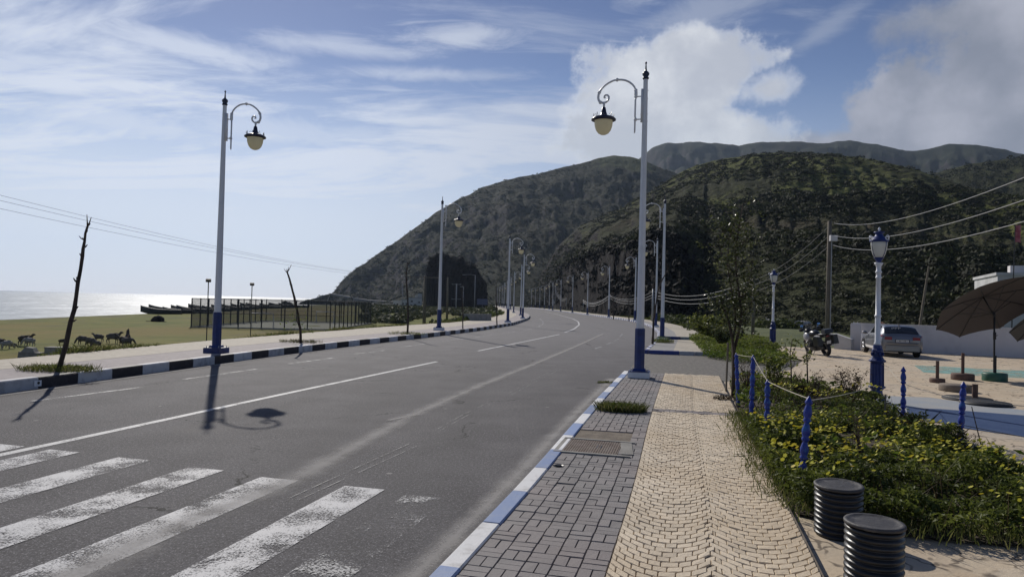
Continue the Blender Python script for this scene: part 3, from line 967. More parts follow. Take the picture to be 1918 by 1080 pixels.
def hill_mat(name, grass, scrub, soil, rock, gscale=0.02, yellow=0.5, lift=1.0):
    m = bpy.data.materials.new(name); m.use_nodes = True
    t = NT(m.node_tree)
    co = t.n('ShaderNodeTexCoord').outputs['Object']
    nz = t.xyz(t.n('ShaderNodeNewGeometry').outputs['Normal'])[2]
    a = t.n('ShaderNodeAttribute', attribute_name='cover').outputs['Fac']
    n1 = t.noise(co, gscale, 7, 0.68, 0.6)
    n2 = t.noise(co, gscale * 7, 6, 0.72)
    n3 = t.noise(co, 0.6, 4, 0.7)
    g = t.m('ADD', t.m('MULTIPLY', a, 1.0), t.m('ADD', t.m('MULTIPLY', t.m('SUBTRACT', n1, 0.5), 1.3), t.m('MULTIPLY', t.m('SUBTRACT', n2, 0.5), 1.2)))
    c = t.mix(t.ss(n2, 0.35, 0.65), scrub, tuple(x * 1.7 for x in scrub))
    c = t.mix(t.ss(n1, 0.52, 0.7, 0, 0.8), c, soil)
    c = t.mix(t.ss(g, 0.42, 0.78, 0, 0.9), c, t.mix(t.ss(n3, 0.3, 0.7), grass, tuple(x * 1.35 for x in grass)))
    c = t.mix(t.ss(t.m('ADD', nz, t.m('MULTIPLY', t.m('SUBTRACT', n2, 0.5), 0.3)), 0.80, 0.62), c, t.mix(t.ss(n2, 0.3, 0.7), rock, tuple(x * 1.8 for x in rock)))
    p = t.n('ShaderNodeBsdfPrincipled'); t.put(p.inputs['Base Color'], c); p.inputs['Roughness'].default_value = 0.95
    p.inputs['Specular IOR Level'].default_value = 0.08
    b = t.n('ShaderNodeBump'); b.inputs['Strength'].default_value = 0.8; b.inputs['Distance'].default_value = 1.6
    t.put(b.inputs['Height'], t.m('ADD', n3, t.m('MULTIPLY', t.noise(co, 0.15, 5, 0.7), 2.5)))
    t.put(p.inputs['Normal'], b.outputs[0])
    t.t.links.new(p.outputs[0], t.n('ShaderNodeOutputMaterial').inputs[0])
    return m


def interp_px(poly, azs):
    """polyline of (pixel x, value) sampled at azimuths"""
    A = [azel(x, 560)[0] for x, v in poly]
    return np.interp(azs, A, [v for x, v in poly])


class Hill:
    """a slope from a foot line to a crest line; both are measured from the photo's azimuths and given true distances"""
    def __init__(self, name, crest, rc, rf, zf, m, na=260, nt=110, amp=6.0, gully=0.5, cliff=None, pw=0.9, seed=1, back=1.7, cover=None, cliffw=10, rough=1.0, ctol=0.985):
        ca = np.array([azel(*p) for p in crest])
        az_ = np.linspace(ca[0, 0], ca[-1, 0], na)
        tc = np.interp(az_, ca[:, 0], ca[:, 1])
        k = np.ones(5) / 5
        tc[2:-2] = np.convolve(tc, k, 'valid')
        RC, RF = interp_px(rc, az_), interp_px(rf, az_)
        zf_ = interp_px(zf, az_) if isinstance(zf, list) else np.full(na, float(zf))
        ZC = CAM_H + tc * RC
        t = np.concatenate([np.linspace(0, 1, nt), 1 + np.linspace(0.03, 1, 22) * (back - 1)])
        T = t[None, :] * np.ones((na, 1))
        r = RF[:, None] + T * (RC - RF)[:, None]
        if cliff is not None:
            cz = interp_px([(x, azel(x, y)[1]) for x, y in cliff], az_)
            zc = np.minimum(CAM_H + cz * (RF + cliffw * 0.7), ZC * 0.97)
            tcl = np.clip(cliffw / (RC - RF), 0, 0.6)
            Tn = np.clip(T, 0, 1)
            a = np.clip(Tn / tcl[:, None], 0, 1) ** 0.8
            b_ = np.clip((Tn - tcl[:, None]) / (1 - tcl[:, None]), 0, 1) ** pw
            on = (zc - zf_ > 5.0)[:, None]
            z1 = zf_[:, None] + (zc - zf_)[:, None] * a + (ZC - zc)[:, None] * b_
            z0 = zf_[:, None] + (ZC - zf_)[:, None] * Tn ** pw
            z = np.where(on, z1, z0)
        else:
            z = zf_[:, None] + (ZC - zf_)[:, None] * np.clip(T, 0, 1) ** pw
        if cliff is not None:
            fade = np.clip(T / 0.01, 0, 1) * np.clip(1 - (T - tcl[:, None]) / 0.12, 0, 1) * on
            r = r + fade * ((fbm(az_[:, None] * 42, T * 9, 91, 5, 0.6) - 0.5) * 9 + (fbm(az_[:, None] * 160, z * 0.12, 92, 4, 0.6) - 0.5) * 7)
        X, Y = r * np.sin(az_)[:, None], r * np.cos(az_)[:, None]
        env = np.clip(np.clip(T, 0, 1) * 3.0, 0, 1) * (0.16 + 0.84 * np.clip((1 - np.clip(T, 0, 1)) * 5, 0, 1))
        gl = 1 - np.abs(2 * fbm(az_[:, None] * 26 + 0.9 * (T - .5) + 0 * T, T * 2.2, seed, 4) - 1)
        z = z + env * amp * ((fbm(X * 0.02, Y * 0.02, seed, 6, 0.55) - 0.5) * 2 - gully * gl)
        z = z + env * rough * (fbm(X * 0.16, Y * 0.16, seed + 5, 4, 0.6) - 0.5) * 2.2
        lim = CAM_H + tc[:, None] * ctol * r
        z = np.where((T < 0.97) & (z > lim), lim, z)
        bk = np.clip((T - 1) / (back - 1), 0, 1)
        z = np.where(T > 1, z - bk * (ZC[:, None] + 8), z)
        self.az, self.t, self.X, self.Y, self.Z, self.nt = az_, t, X, Y, z, nt
        self.tan = (z - CAM_H) / np.hypot(X, Y)
        P = np.stack([X, Y, z], -1)
        self.o = tag(grid_mesh(name, P[::-1], m), kind='structure')
        cv = np.full(X.shape, 0.25)
        if cover is not None: cv = cover(self, az_, T, X, Y)
        a_ = self.o.data.attributes.new('cover', 'FLOAT', 'POINT')
        a_.data.foreach_set('value', cv[::-1].ravel().astype(np.float32))

    def sample(self, n, rng, wfun=None):
        i = rng.random(n) * (len(self.az) - 1.001); j = rng.random(n) * (self.nt - 1.001)
        if wfun is not None:
            tt = j / (self.nt - 1); keep = rng.random(n) < wfun(self.az[i.astype(int)], tt)
            i, j = i[keep], j[keep]
        i0, j0 = i.astype(int), j.astype(int); fi, fj = i - i0, j - j0
        out = []
        for A in (self.X, self.Y, self.Z):
            out.append((A[i0, j0] * (1 - fi) + A[i0 + 1, j0] * fi) * (1 - fj) + (A[i0, j0 + 1] * (1 - fi) + A[i0 + 1, j0 + 1] * fi) * fj)
        return np.stack(out, -1)


def azx(x): return azel(x, 560)[0]


GR, SCR, SOIL, ROCK = (0.105, 0.115, 0.034), (0.030, 0.033, 0.015), (0.075, 0.060, 0.042), (0.012, 0.010, 0.011)
M_HILLA = hill_mat('headland_scrub', (0.060, 0.070, 0.026), (0.022, 0.024, 0.014), (0.045, 0.040, 0.034), (0.040, 0.036, 0.038), 0.008)
M_HILLB = hill_mat('far_ridge_scrub', (0.045, 0.055, 0.026), (0.022, 0.026, 0.016), (0.04, 0.036, 0.028), (0.035, 0.03, 0.03), 0.004)
M_HILLC = hill_mat('near_hill_scrub', GR, SCR, SOIL, ROCK, 0.022)
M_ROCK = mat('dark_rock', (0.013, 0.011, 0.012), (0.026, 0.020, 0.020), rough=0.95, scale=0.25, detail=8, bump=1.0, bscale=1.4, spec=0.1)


def coverA(h, az_, T, X, Y):
    top = np.exp(-((az_ - azx(1165)) / 0.05) ** 2)[:, None] * np.clip((T - 0.86) / 0.07, 0, 1)
    return 0.10 + 0.75 * top + 0 * T


def coverC(h, az_, T, X, Y):
    e = h.tan
    n = fbm(X * 0.02, Y * 0.03, 8, 4)
    r = 0.14 + 0.52 * np.clip((T - 0.35) / 0.3, 0, 1)
    b1 = np.exp(-((e - 0.158) / 0.010) ** 2) * ((az_ > azx(1440)) & (az_ < azx(1640)))[:, None]          # the green shelf across the slope
    b2 = np.exp(-((e - 0.143) / 0.012) ** 2) * ((az_ > azx(1300)) & (az_ < azx(1420)))[:, None]
    left = np.clip((azx(1300) - az_) / 0.12, 0, 1)[:, None]
    return r + 0.55 * b1 + 0.45 * b2 - 0.22 * left + 0.25 * (n - 0.5)


hb = Hill('hills', [(1120, 330), (1190, 299), (1205, 284), (1226, 271), (1250, 264), (1300, 263), (1350, 265), (1385, 269.5), (1420, 265), (1450, 261.5), (1500, 264),
                    (1545, 264), (1590, 260.5), (1640, 268), (1690, 275.5), (1715, 277), (1745, 271), (1790, 264.5), (1830, 268), (1870, 275), (1918, 282),
                    (2000, 295), (2200, 300), (2500, 360)],
          [(1000, 1700), (2600, 1500)], [(1000, 1000), (2600, 700)], 0, M_HILLB, na=420, nt=60, amp=38, gully=0.9, seed=21, pw=0.8, rough=2.0)
hd = Hill('hills', [(1500, 370), (1580, 345), (1650, 338), (1700, 330), (1760, 318), (1800, 309), (1850, 299), (1918, 291), (2000, 285), (2200, 285), (2500, 340)],
          [(1500, 620), (2600, 520)], [(1500, 330), (2600, 280)], 0, hill_mat('green_spur', (0.085, 0.10, 0.03), SCR, SOIL, ROCK, 0.014), na=260, nt=60, amp=14, gully=0.6, seed=31, pw=0.9,
          cover=lambda h, a, T, X, Y: 0.45 + 0 * T)
ha = Hill('hills', [(556, 571), (560, 564), (568, 561), (580, 558), (592, 553), (603, 548.5), (612, 547.5), (622, 547), (630, 537), (640, 523), (672, 497), (684, 491), (700, 478), (735, 455),
                    (770, 430), (800, 408), (815, 396), (830, 388), (865, 368), (880, 364), (900, 352), (950, 336), (985, 326), (1030, 316), (1060, 308), (1090, 303), (1115, 294.5),
                    (1150, 289), (1180, 292), (1200, 298), (1230, 310), (1265, 322), (1300, 337), (1400, 370), (1500, 420)],
          [(556, 590), (640, 640), (800, 720), (1000, 800), (1150, 820), (1500, 700)],
          [(556, 572), (610, 560), (640, 520), (800, 430), (930, 400), (1100, 420), (1500, 450)], [(556, -5), (700, -4), (760, -1.5), (1500, -0.5)], M_HILLA, na=520, nt=130, amp=14, gully=0.8, seed=11,
          pw=0.95, cover=coverA, rough=1.6)
hc = Hill('hills', [(985, 566), (1000, 545), (1020, 500), (1050, 455), (1085, 425), (1125, 405), (1163, 390), (1200, 368), (1234, 348), (1270, 325), (1300, 311), (1340, 300), (1380, 293.5), (1430, 287), (1470, 284.5),
                    (1520, 286), (1560, 289), (1610, 294), (1650, 300), (1700, 312), (1720, 318), (1760, 331), (1800, 343), (1850, 357), (1900, 368), (2000, 385), (2200, 400), (2500, 430)],
          [(985, 372), (1100, 380), (1300, 400), (1470, 360), (1700, 300), (1900, 250), (2500, 200)],
          [(985, 345), (1000, 330), (1030, 285), (1050, 250), (1080, 205), (1110, 165), (1150, 135), (1200, 112), (1260, 100), (1350, 92), (1450, 84), (1600, 76), (1900, 62), (2500, 58)],
          [(985, -0.3), (1260, -0.4), (1300, -0.3), (1600, -0.3), (1750, -1.4), (2500, -1.5)], M_HILLC, na=520, nt=170, amp=7.5, gully=0.55, seed=41, pw=0.92,
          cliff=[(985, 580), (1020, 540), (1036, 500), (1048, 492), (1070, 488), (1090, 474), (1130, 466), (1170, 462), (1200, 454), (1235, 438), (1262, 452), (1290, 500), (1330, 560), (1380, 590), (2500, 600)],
          cover=coverC, cliffw=12)

# rock stack that the road passes, left side
def rock_stack():
    z0 = -1.2; D = 262.0
    out = [(793, 578), (794, 540), (796, 503), (804, 482), (822, 474), (838, 476), (850, 480), (862, 480), (868, 492), (880, 494), (892, 503), (899, 520), (907, 532), (911, 552), (913, 578)]
    L = np.array([(D * math.tan(azx(x)), CAM_H + azel(x, y)[1] * D) for x, y in out])
    xs = np.linspace(L[0, 0], L[-1, 0], 60)
    top = np.maximum.reduce([np.interp(xs, np.maximum.accumulate(L[:, 0] + np.arange(len(L)) * 1e-4), L[:, 1])])
    nd = 28; P = np.zeros((60, nd, 3))
    for i, x in enumerate(xs):
        for j in range(nd):
            th = math.pi * j / (nd - 1)
            ex = 0.35
            c, s = math.cos(th), math.sin(th)
            yy = -9 * np.sign(c) * abs(c) ** ex
            zz = (top[i] - z0) * abs(s) ** ex
            e = 1 - abs(2 * i / 59 - 1) ** 6 * 0.25
            nz = (fbm(np.array([x * 0.28 + j * .03]), np.array([zz * 0.28 + yy * 0.3]), 9, 6, 0.65)[0] - 0.5) * 7.5
            P[i, j] = (x + nz * 0.3 * (1 if 2 < i < 57 else 0), D + 6 + yy * e + nz * (-c), z0 + max(0, zz + (nz * 0.22 if s > 0.5 else 0)))
    return tag(grid_mesh('rock_outcrop', P, M_ROCK, smooth=False), 'dark craggy rock outcrop between the shore track and the road cutting', 'rock')


RS = rock_stack()

# low rocks and shore strip
mb = MB()
for (x, y, s) in ((536, 569.5, 3.0),):
    b = at(x, y + 1.5, SEA_Z)
    mb.blob((b.x, b.y, SEA_Z), (s * 1.6, s, 2.4), n=12, m=7, jit=0.25)
tag(mb.build('sea_rock', M_ROCK), 'small dark rock rising from the glittering sea off the headland', 'rock')


# ---- scrub on the slopes: clumps of small faces, one mass per hill
def clumps(name, pts, rad, m, per, rng, flat=0.75, leaf=0.42, tint0=0.0, tint1=1.0):
    n = len(pts)
    d = rng.normal(size=(n, per, 3)); d[..., 2] = np.abs(d[..., 2]) * 0.9
    d /= np.linalg.norm(d, axis=-1, keepdims=True)
    rr = (rad[:, None] * (0.65 + 0.45 * rng.random((n, per))))[..., None]
    c = pts[:, None] + d * rr * np.array([1, 1, flat])
    nn = d + rng.normal(size=d.shape) * 0.45; nn /= np.linalg.norm(nn, axis=-1, keepdims=True)
    up = rng.normal(size=d.shape); a = np.cross(nn, up); a /= np.linalg.norm(a, axis=-1, keepdims=True) + 1e-9
    b = np.cross(nn, a)
    sz = rr * leaf * (0.7 + 0.8 * rng.random((n, per, 1)))
    q = np.stack([c - a * sz, c - b * sz * 0.8, c + a * sz, c + b * sz * 0.8], 2).reshape(-1, 3)
    Fq = np.arange(len(q)).reshape(-1, 4)
    base = rng.random(n)[:, None] * 0.7 + rng.random((n, per)) * 0.3
    return np_mesh(name, q, Fq, m, (tint0 + (tint1 - tint0) * base).ravel())


rng = np.random.default_rng(12)
rv = np.array([v.co[:] for v in RS.data.vertices])
rv = rv[(rv[:, 1] < 268) & (rv[:, 2] > 3)]
rv = rv[rng.integers(0, len(rv), 420)] + rng.normal(size=(420, 3)) * .3
M_SCRUB = leafmat('hill_scrub_leaf', [(0.010, 0.012, 0.006), (0.020, 0.023, 0.010), (0.036, 0.040, 0.016), (0.085, 0.095, 0.030)], 0.15, 0.8)


def wC(az_, t):
    dens = np.where(t < 0.33, 1.0, 0.50)
    dens = np.where(az_ < azx(1290), np.where(t < 0.055, 0.02, np.where(t < 0.12, .9, 0.42)), dens)
    return dens * np.clip(1.25 - 0.9 * t, 0, 1)


ptsC = hc.sample(46000, rng, wC)
ptsC = ptsC[fbm(ptsC[:, 0] * 0.03, ptsC[:, 1] * 0.03, 4, 3) + rng.random(len(ptsC)) * 0.30 > 0.66]
radC = 0.45 + 1.15 * rng.random(len(ptsC)) ** 2 + np.hypot(ptsC[:, 0], ptsC[:, 1]) * 0.0014
low_ = hc.sample(26000, rng, lambda a, t: np.where(a > azx(1262), np.where(t < .40, .55 * (1.15 - 1.6 * t), .06), 0.0))
ptsC = np.concatenate([ptsC, low_]); radC = np.concatenate([radC, 0.35 + 0.85 * rng.random(len(low_)) ** 2])
tag(clumps('hill_scrub', ptsC, radC, M_SCRUB, 56, rng, leaf=0.17, flat=0.45), kind='stuff')
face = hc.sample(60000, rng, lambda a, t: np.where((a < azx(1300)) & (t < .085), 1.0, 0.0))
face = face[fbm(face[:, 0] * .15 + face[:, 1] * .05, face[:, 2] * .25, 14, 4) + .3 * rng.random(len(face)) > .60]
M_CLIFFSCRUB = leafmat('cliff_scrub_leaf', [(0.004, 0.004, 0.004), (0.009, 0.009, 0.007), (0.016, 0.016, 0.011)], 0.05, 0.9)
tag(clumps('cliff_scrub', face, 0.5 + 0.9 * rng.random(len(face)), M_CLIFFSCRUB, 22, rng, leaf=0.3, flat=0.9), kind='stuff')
ptsA = ha.sample(14000, rng, lambda a, t: np.where((a > azx(1105)) & (a < azx(1215)) & (t > 0.86), 0.05, np.where(t > 0.95, 0.8, 0.5)))
tag(clumps('hill_scrub', ptsA, 0.9 + 1.7 * rng.random(len(ptsA)) ** 2, M_SCRUB, 24, rng, leaf=0.22, flat=0.45), kind='stuff')
ptsD = hd.sample(6000, rng)
tag(clumps('hill_scrub', ptsD, 0.9 + 2.0 * rng.random(len(ptsD)) ** 2, M_SCRUB, 22, rng, leaf=0.22), kind='stuff')

tag(clumps('rock_scrub', rv, 0.3 + 0.6 * rng.random(len(rv)) ** 2, M_CLIFFSCRUB, 26, rng, leaf=0.26, flat=0.9), kind='stuff')

# pale coastal road cut into the foot of the headland
P = []
for x, y in ((610, 549.2), (618, 550.5), (630, 552.5), (650, 556.5), (670, 559.8), (690, 562.3), (715, 564.5), (745, 567)):
    a, e = azel(x, y)
    i = int(np.argmin(np.abs(ha.az - a)))
    j = int(np.argmax(ha.tan[i, :ha.nt] >= e)); j = max(j, 1)
    P.append(Vector((ha.X[i, j], ha.Y[i, j], ha.Z[i, j])))
mb = MB()
M_TRACK = mat('pale_road_cut', (0.17, 0.165, 0.16), (0.11, 0.105, 0.10), rough=0.9, scale=0.2)
for a, b in zip(P[:-1], P[1:]):
    oa, ob = Vector((-a.x, -a.y, 0)).normalized() * 5, Vector((-b.x, -b.y, 0)).normalized() * 5
    up = Vector((0, 0, 0.55))
    mb.quad(a + oa - up * 2, b + ob - up * 2, b + ob + up * 0.6, a + oa + up * 0.6); mb.quad(a + oa + up * 0.6, b + ob + up * 0.6, b + up, a + up)
tag(mb.build('coast_road', M_TRACK), kind='structure')

# ------------------------------------------------------------------ plaza, driveway, garden bed
PZ = 0.03
plaza = px2((1500, 1300), (1480, 960), (1470, 930), (1600, 905), (1500, 740), (1398, 706)) 
M_DRIVE = M_SETT
dw = [(float(RK(20.0)) - 0.02, 19.95), (float(RK(24.6)), 24.6), (float(RK(29.2)) - 0.02, 29.15), (8.3, 28.75), (10.2, 28.4), (12.0, 27.0), (9.5, 22.0), (6.3, 18.45), (5.4, 19.0)]
mb = MB(); mb.add([(x, y, 0.012) for x, y in dw], [tuple(range(len(dw)))[::-1]]); tag(mb.build('driveway', M_SETT), kind='structure')
pl_poly = [(1.6, 4.0), (2.0, 5.9), (2.2, 6.5), (2.9, 9.0), (3.5, 11.5), (5.5, 18.3), (9.3, 23.0), (11.6, 27.5), (12.1, 31.5), (12.6, 36.5), (14.2, 37.2), (18.0, 36.9), (23.0, 33.9),
           (32.0, 28.5), (32, -8), (0.4, -8), (0.1, -3)]
mb = MB(); mb.add([(x, y, PZ) for x, y in pl_poly], [tuple(range(len(pl_poly)))[::-1]])
tag(mb.build('plaza_paving', M_FLAG), kind='structure')
M_PBLUE = mat('faded_blue_floor_paint', (0.020, 0.050, 0.135), (0.035, 0.070, 0.16), rough=0.6, scale=1.2, bump=0.3, bscale=12)
M_PPALE = mat('pale_grey_blue_floor_paint', (0.30, 0.33, 0.36), (0.36, 0.36, 0.35), rough=0.75, scale=1.2, bump=0.4, bscale=12)
M_PTEAL = sheetmat('worn_teal_floor_paint', (0.22, 0.42, 0.38), worn(0.30, 0.62, 0.7, 5, 1.2))
for nm, m, z, pts in (('floor_paint', M_PPALE, PZ + 0.004, ((1655, 741), (1740, 744), (1918, 768), (2200, 790), (2200, 840), (1918, 812), (1800, 790), (1700, 782), (1650, 765))),
                      ('floor_paint', M_PBLUE, PZ + 0.008, ((1698, 764), (1760, 766), (1918, 778), (2200, 805), (2200, 880), (1918, 818), (1800, 801), (1735, 788), (1700, 779))),
                      ('floor_paint', M_PTEAL, PZ + 0.004, ((1712, 684), (1800, 688), (1918, 694), (2200, 706), (2200, 720), (1918, 708), (1800, 701), (1730, 697)))):
    q = px2(*pts, z=PZ)
    mb = MB(); mb.add([(x, y, z) for x, y in q], [tuple(range(len(q)))[::-1]]); tag(mb.build(nm, m), kind='structure')

BED = px2((1492, 952), (1452, 905), (1418, 850), (1388, 790), (1372, 735), (1366, 715), (1395, 708), (1470, 712), (1560, 733), (1640, 752), (1668, 768), (1705, 797), (1760, 822), (1830, 852),
          (1918, 893), (2060, 960), (2100, 1040), (1918, 1012), (1760, 1000), (1640, 984), (1560, 968), z=0.1)
mb = MB(); cx, cy = np.mean(BED, 0)
nb = len(BED)
mb.v = [(x, y, 0.06) for x, y in BED] + [(cx + (x - cx) * .75, cy + (y - cy) * .75, 0.16) for x, y in BED] + [(cx, cy, 0.2)]
for i in range(nb):
    j = (i + 1) % nb
    mb.face((i, nb + i, nb + j, j)); mb.face((nb + i, 2 * nb, nb + j))
tag(mb.build('garden_soil', M_SOIL), kind='structure')
# low painted edging along the plaza side of the bed
mb = MB()
ed = px2((1640, 757), (1668, 771), (1705, 800), (1760, 826), (1830, 856), (1918, 897), (2060, 965), z=PZ)
for k, (a, b) in enumerate(zip(ed[:-1], ed[1:])):
    a, b = Vector((*a, 0)), Vector((*b, 0)); L = (b - a).length; n_ = max(1, int(L / 0.5))
    ang = math.atan2(b.y - a.y, b.x - a.x)
    for i in range(n_):
        c = a.lerp(b, (i + .5) / n_)
        mb.box((c.x, c.y, 0.075), (L / n_ - 0.008, 0.1, 0.15), rz=ang, mat=0)
tag(mb.build('garden_edging', mat('faded_edging_blue', (0.22, 0.30, 0.50), (0.40, 0.42, 0.46), rough=0.8, scale=3, bump=0.3)), kind='structure')


def inside(P, poly):
    x, y = P[:, 0], P[:, 1]; r = np.zeros(len(P), bool); n = len(poly); j = n - 1
    for i in range(n):
        xi, yi = poly[i]; xj, yj = poly[j]
        r ^= ((yi > y) != (yj > y)) & (x < (xj - xi) * (y - yi) / (yj - yi + 1e-12) + xi); j = i
    return r


def scatter(poly, n, rng):
    p = np.array(poly); lo, hi = p.min(0), p.max(0)
    q = lo + (hi - lo) * rng.random((n, 2))
    return q[inside(q, poly)]


M_LEAF = leafmat('garden_leaf', [(0.038, 0.050, 0.013), (0.095, 0.118, 0.023), (0.19, 0.215, 0.043), (0.31, 0.31, 0.085)], 0.45)
M_LEAFY = leafmat('bright_leaf', [(0.045, 0.075, 0.012), (0.085, 0.13, 0.018), (0.13, 0.17, 0.03), (0.17, 0.19, 0.04)], 0.45)
M_BLADE = leafmat('grass_blade', [(0.055, 0.07, 0.016), (0.10, 0.125, 0.03), (0.16, 0.175, 0.05), (0.24, 0.21, 0.10)], 0.4)
M_DRYLEAF = leafmat('dry_leaf', [(0.04, 0.028, 0.018), (0.075, 0.05, 0.028), (0.11, 0.075, 0.04), (0.06, 0.06, 0.025)], 0.25)
M_TREELEAF = leafmat('tree_leaf', [(0.026, 0.036, 0.013), (0.050, 0.065, 0.020), (0.095, 0.110, 0.036), (0.19, 0.20, 0.10)], 0.40, 0.32)  # palest tone is brightened to carry the glints off the leaves
M_FLOWER = leafmat('yellow_petal', [(0.46, 0.42, 0.035), (0.55, 0.52, 0.06), (0.62, 0.60, 0.12), (0.60, 0.45, 0.03)], 0.3)


def leaves(name, C, size, m, rng, up=0.35, aspect=0.45, tint=None, parent=None, curl=True):
    """one pointed leaf (two faces folded on the midrib) per centre C"""
    n = len(C)
    size = np.broadcast_to(np.asarray(size, float), (n,))[:, None]
    d = rng.normal(size=(n, 3)); d[:, 2] = d[:, 2] * 0.6 + up; d /= np.linalg.norm(d, axis=1, keepdims=True)
    s = np.cross(d, rng.normal(size=(n, 3)) + np.array([0, 0, 1.2])); s /= np.linalg.norm(s, axis=1, keepdims=True) + 1e-9
    nn = np.cross(s, d)
    a = C - d * size * 0.5; b = C + d * size * 0.5
    l = C + s * size * aspect * 0.5 + nn * size * 0.08; r = C - s * size * aspect * 0.5 + nn * size * 0.08
    V = np.stack([a, l, b, r], 1).reshape(-1, 3)
    t = rng.random(n) if tint is None else tint
    return np_mesh(name, V, np.arange(4 * n).reshape(-1, 4), m, t, parent=parent)


def blades(name, B, hgt, m, rng, lean=0.5, wd=0.006, parent=None):
    n = len(B)
    hgt = np.broadcast_to(np.asarray(hgt, float), (n,))
    az_ = rng.random(n) * 6.283; ln = lean * (0.3 + rng.random(n))
    d = np.stack([np.cos(az_) * ln, np.sin(az_) * ln, np.ones(n)], 1)
    s = np.stack([-np.sin(az_ + rng.random(n)), np.cos(az_ + rng.random(n)), 0 * az_], 1) * wd
    m1 = B + d * hgt[:, None] * 0.55; tp = B + d * hgt[:, None] * np.array([1.25, 1.25, 0.95])
    V = np.stack([B - s, B + s, m1 + s * .8, tp, m1 - s * .8], 1).reshape(-1, 3)
    return np_mesh(name, V, np.arange(5 * n).reshape(-1, 5), m, rng.random(n), parent=parent)


def flowers(name, C, rad, m, rng, tilt=0.5):
    n = len(C); k = 7
    nn = rng.normal(size=(n, 3)) * tilt + np.array([-0.15, 0.35, 1.0]); nn /= np.linalg.norm(nn, axis=1, keepdims=True)
    a = np.cross(nn, rng.normal(size=(n, 3))); a /= np.linalg.norm(a, axis=1, keepdims=True); b = np.cross(nn, a)
    rad = rad * (0.75 + 0.5 * rng.random((n, 1)))
    ang = np.arange(k * 2) * math.pi / k
    V = []
    for i, t_ in enumerate(ang):
        rr = rad * (1.0 if i % 2 == 0 else 0.66)
        V.append(C + (a * math.cos(t_) + b * math.sin(t_)) * rr + nn * rad * 0.22)
    V = np.stack(V, 1).reshape(-1, 3)
    return np_mesh(name, V, np.arange(2 * k * n).reshape(-1, 2 * k), m, rng.random(n))


rng = np.random.default_rng(5)
# mounded ground cover: leaf density and height follow soft clumps
q = scatter(BED, 190000, rng)
den = fbm(q[:, 0] * 1.6, q[:, 1] * 1.6, 77, 4)
dist = np.hypot(q[:, 0] - 5.2, q[:, 1] - 13.5)
keepp = (den + 0.25 * rng.random(len(q)) > 0.53) & ((q[:, 1] < 11.0) | (rng.random(len(q)) < 0.30))
q, den = q[keepp], den[keepp]
top = (0.09 + 0.75 * np.clip(den - 0.38, 0, 0.5)) * np.clip(1.25 - (q[:, 1] - 8) * 0.09, .55, 1)
z = 0.10 + top * (1 - rng.random(len(q)) ** 2.2 * 0.9)
tn = np.clip(0.15 + 0.9 * (fbm(q[:, 0] * 2.5, q[:, 1] * 2.5, 5, 3) - 0.2) * (0.5 + 0.6 * rng.random(len(q))), 0, 1)
tag(leaves('flower_bed_foliage', np.column_stack([q, z]), 0.045 + 0.05 * rng.random(len(q)), M_LEAF, rng, up=0.25, tint=tn), kind='stuff')
q = scatter(BED, 40000, rng)
den = fbm(q[:, 0] * 1.6, q[:, 1] * 1.6, 77, 4); fd = fbm(q[:, 0] * 0.7 + 3, q[:, 1] * 0.7, 99, 3)
band = np.clip(1 - np.abs(q[:, 1] - 8.8 - 0.2 * (4.5 - q[:, 0])) / 3.2, 0, 1)
keepp = (fd * 0.95 + band * 0.50 + rng.random(len(q)) * 0.45 > 1.0) & (rng.random(len(q)) < 0.22)
q, den = q[keepp], den[keepp]
tag(flowers('yellow_flowers', np.column_stack([q, 0.15 + 0.55 * np.clip(den - 0.35, 0, 0.5) + 0.12 + 0.05 * rng.random(len(q))]), 0.025, M_FLOWER, rng, tilt=0.4), kind='stuff')
# dry stalks standing through the bed
q = scatter(BED, 5200, rng)
q = q[fbm(q[:, 0] * 1.1, q[:, 1] * 1.1, 123, 3) + .2 * rng.random(len(q)) > .66]
tag(blades('dry_stalks', np.column_stack([q, np.full(len(q), .1)]), 0.18 + 0.28 * rng.random(len(q)), M_DRYLEAF, rng, 0.5, 0.004), kind='stuff')
q = scatter(BED, 4200, rng)
q = q[fbm(q[:, 0] * 0.9, q[:, 1] * 0.9, 133, 3) + .2 * rng.random(len(q)) > .64]
tag(leaves('broad_leaf_weeds', np.column_stack([q, .22 + .16 * rng.random(len(q))]), .10 + .06 * rng.random(len(q)), M_LEAFY, rng, up=.25), kind='stuff')
# grass along the bed edges
E_ = np.array(BED + BED[:1]); B = []
for a, b in zip(E_[:-1], E_[1:]):
    L = np.linalg.norm(b - a); k = int(L * 330)
    t_ = rng.random((k, 1)); B.append(a + (b - a) * t_ + rng.normal(size=(k, 2)) * 0.13)
B = np.concatenate(B); B = B[(B[:, 1] < 12.5)]
tag(blades('bed_grass', np.column_stack([B, np.full(len(B), 0.10)]), 0.05 + 0.10 * rng.random(len(B)), M_BLADE, rng, 0.5, 0.005), kind='stuff')

# vegetation band behind the far pavement of the driveway
band_p = px2((1318, 668), (1305, 652), (1290, 636), (1330, 632), (1400, 634), (1440, 646), (1478, 678), (1460, 684), (1390, 680), z=0.05)
q = scatter(band_p, 70000, rng)
den = fbm(q[:, 0] * 0.9, q[:, 1] * 0.9, 33, 4)
z = 0.05 + (0.16 + 0.7 * np.clip(den - 0.3, 0, .6)) * (1 - rng.random(len(q)) ** 2.5)
tag(leaves('leafy_ground_cover', np.column_stack([q, z]), 0.07 + 0.07 * rng.random(len(q)), M_LEAFY, rng, up=0.2,
           tint=np.clip(den * 1.2 - 0.15 + 0.35 * rng.random(len(q)), 0, 1)), kind='stuff')
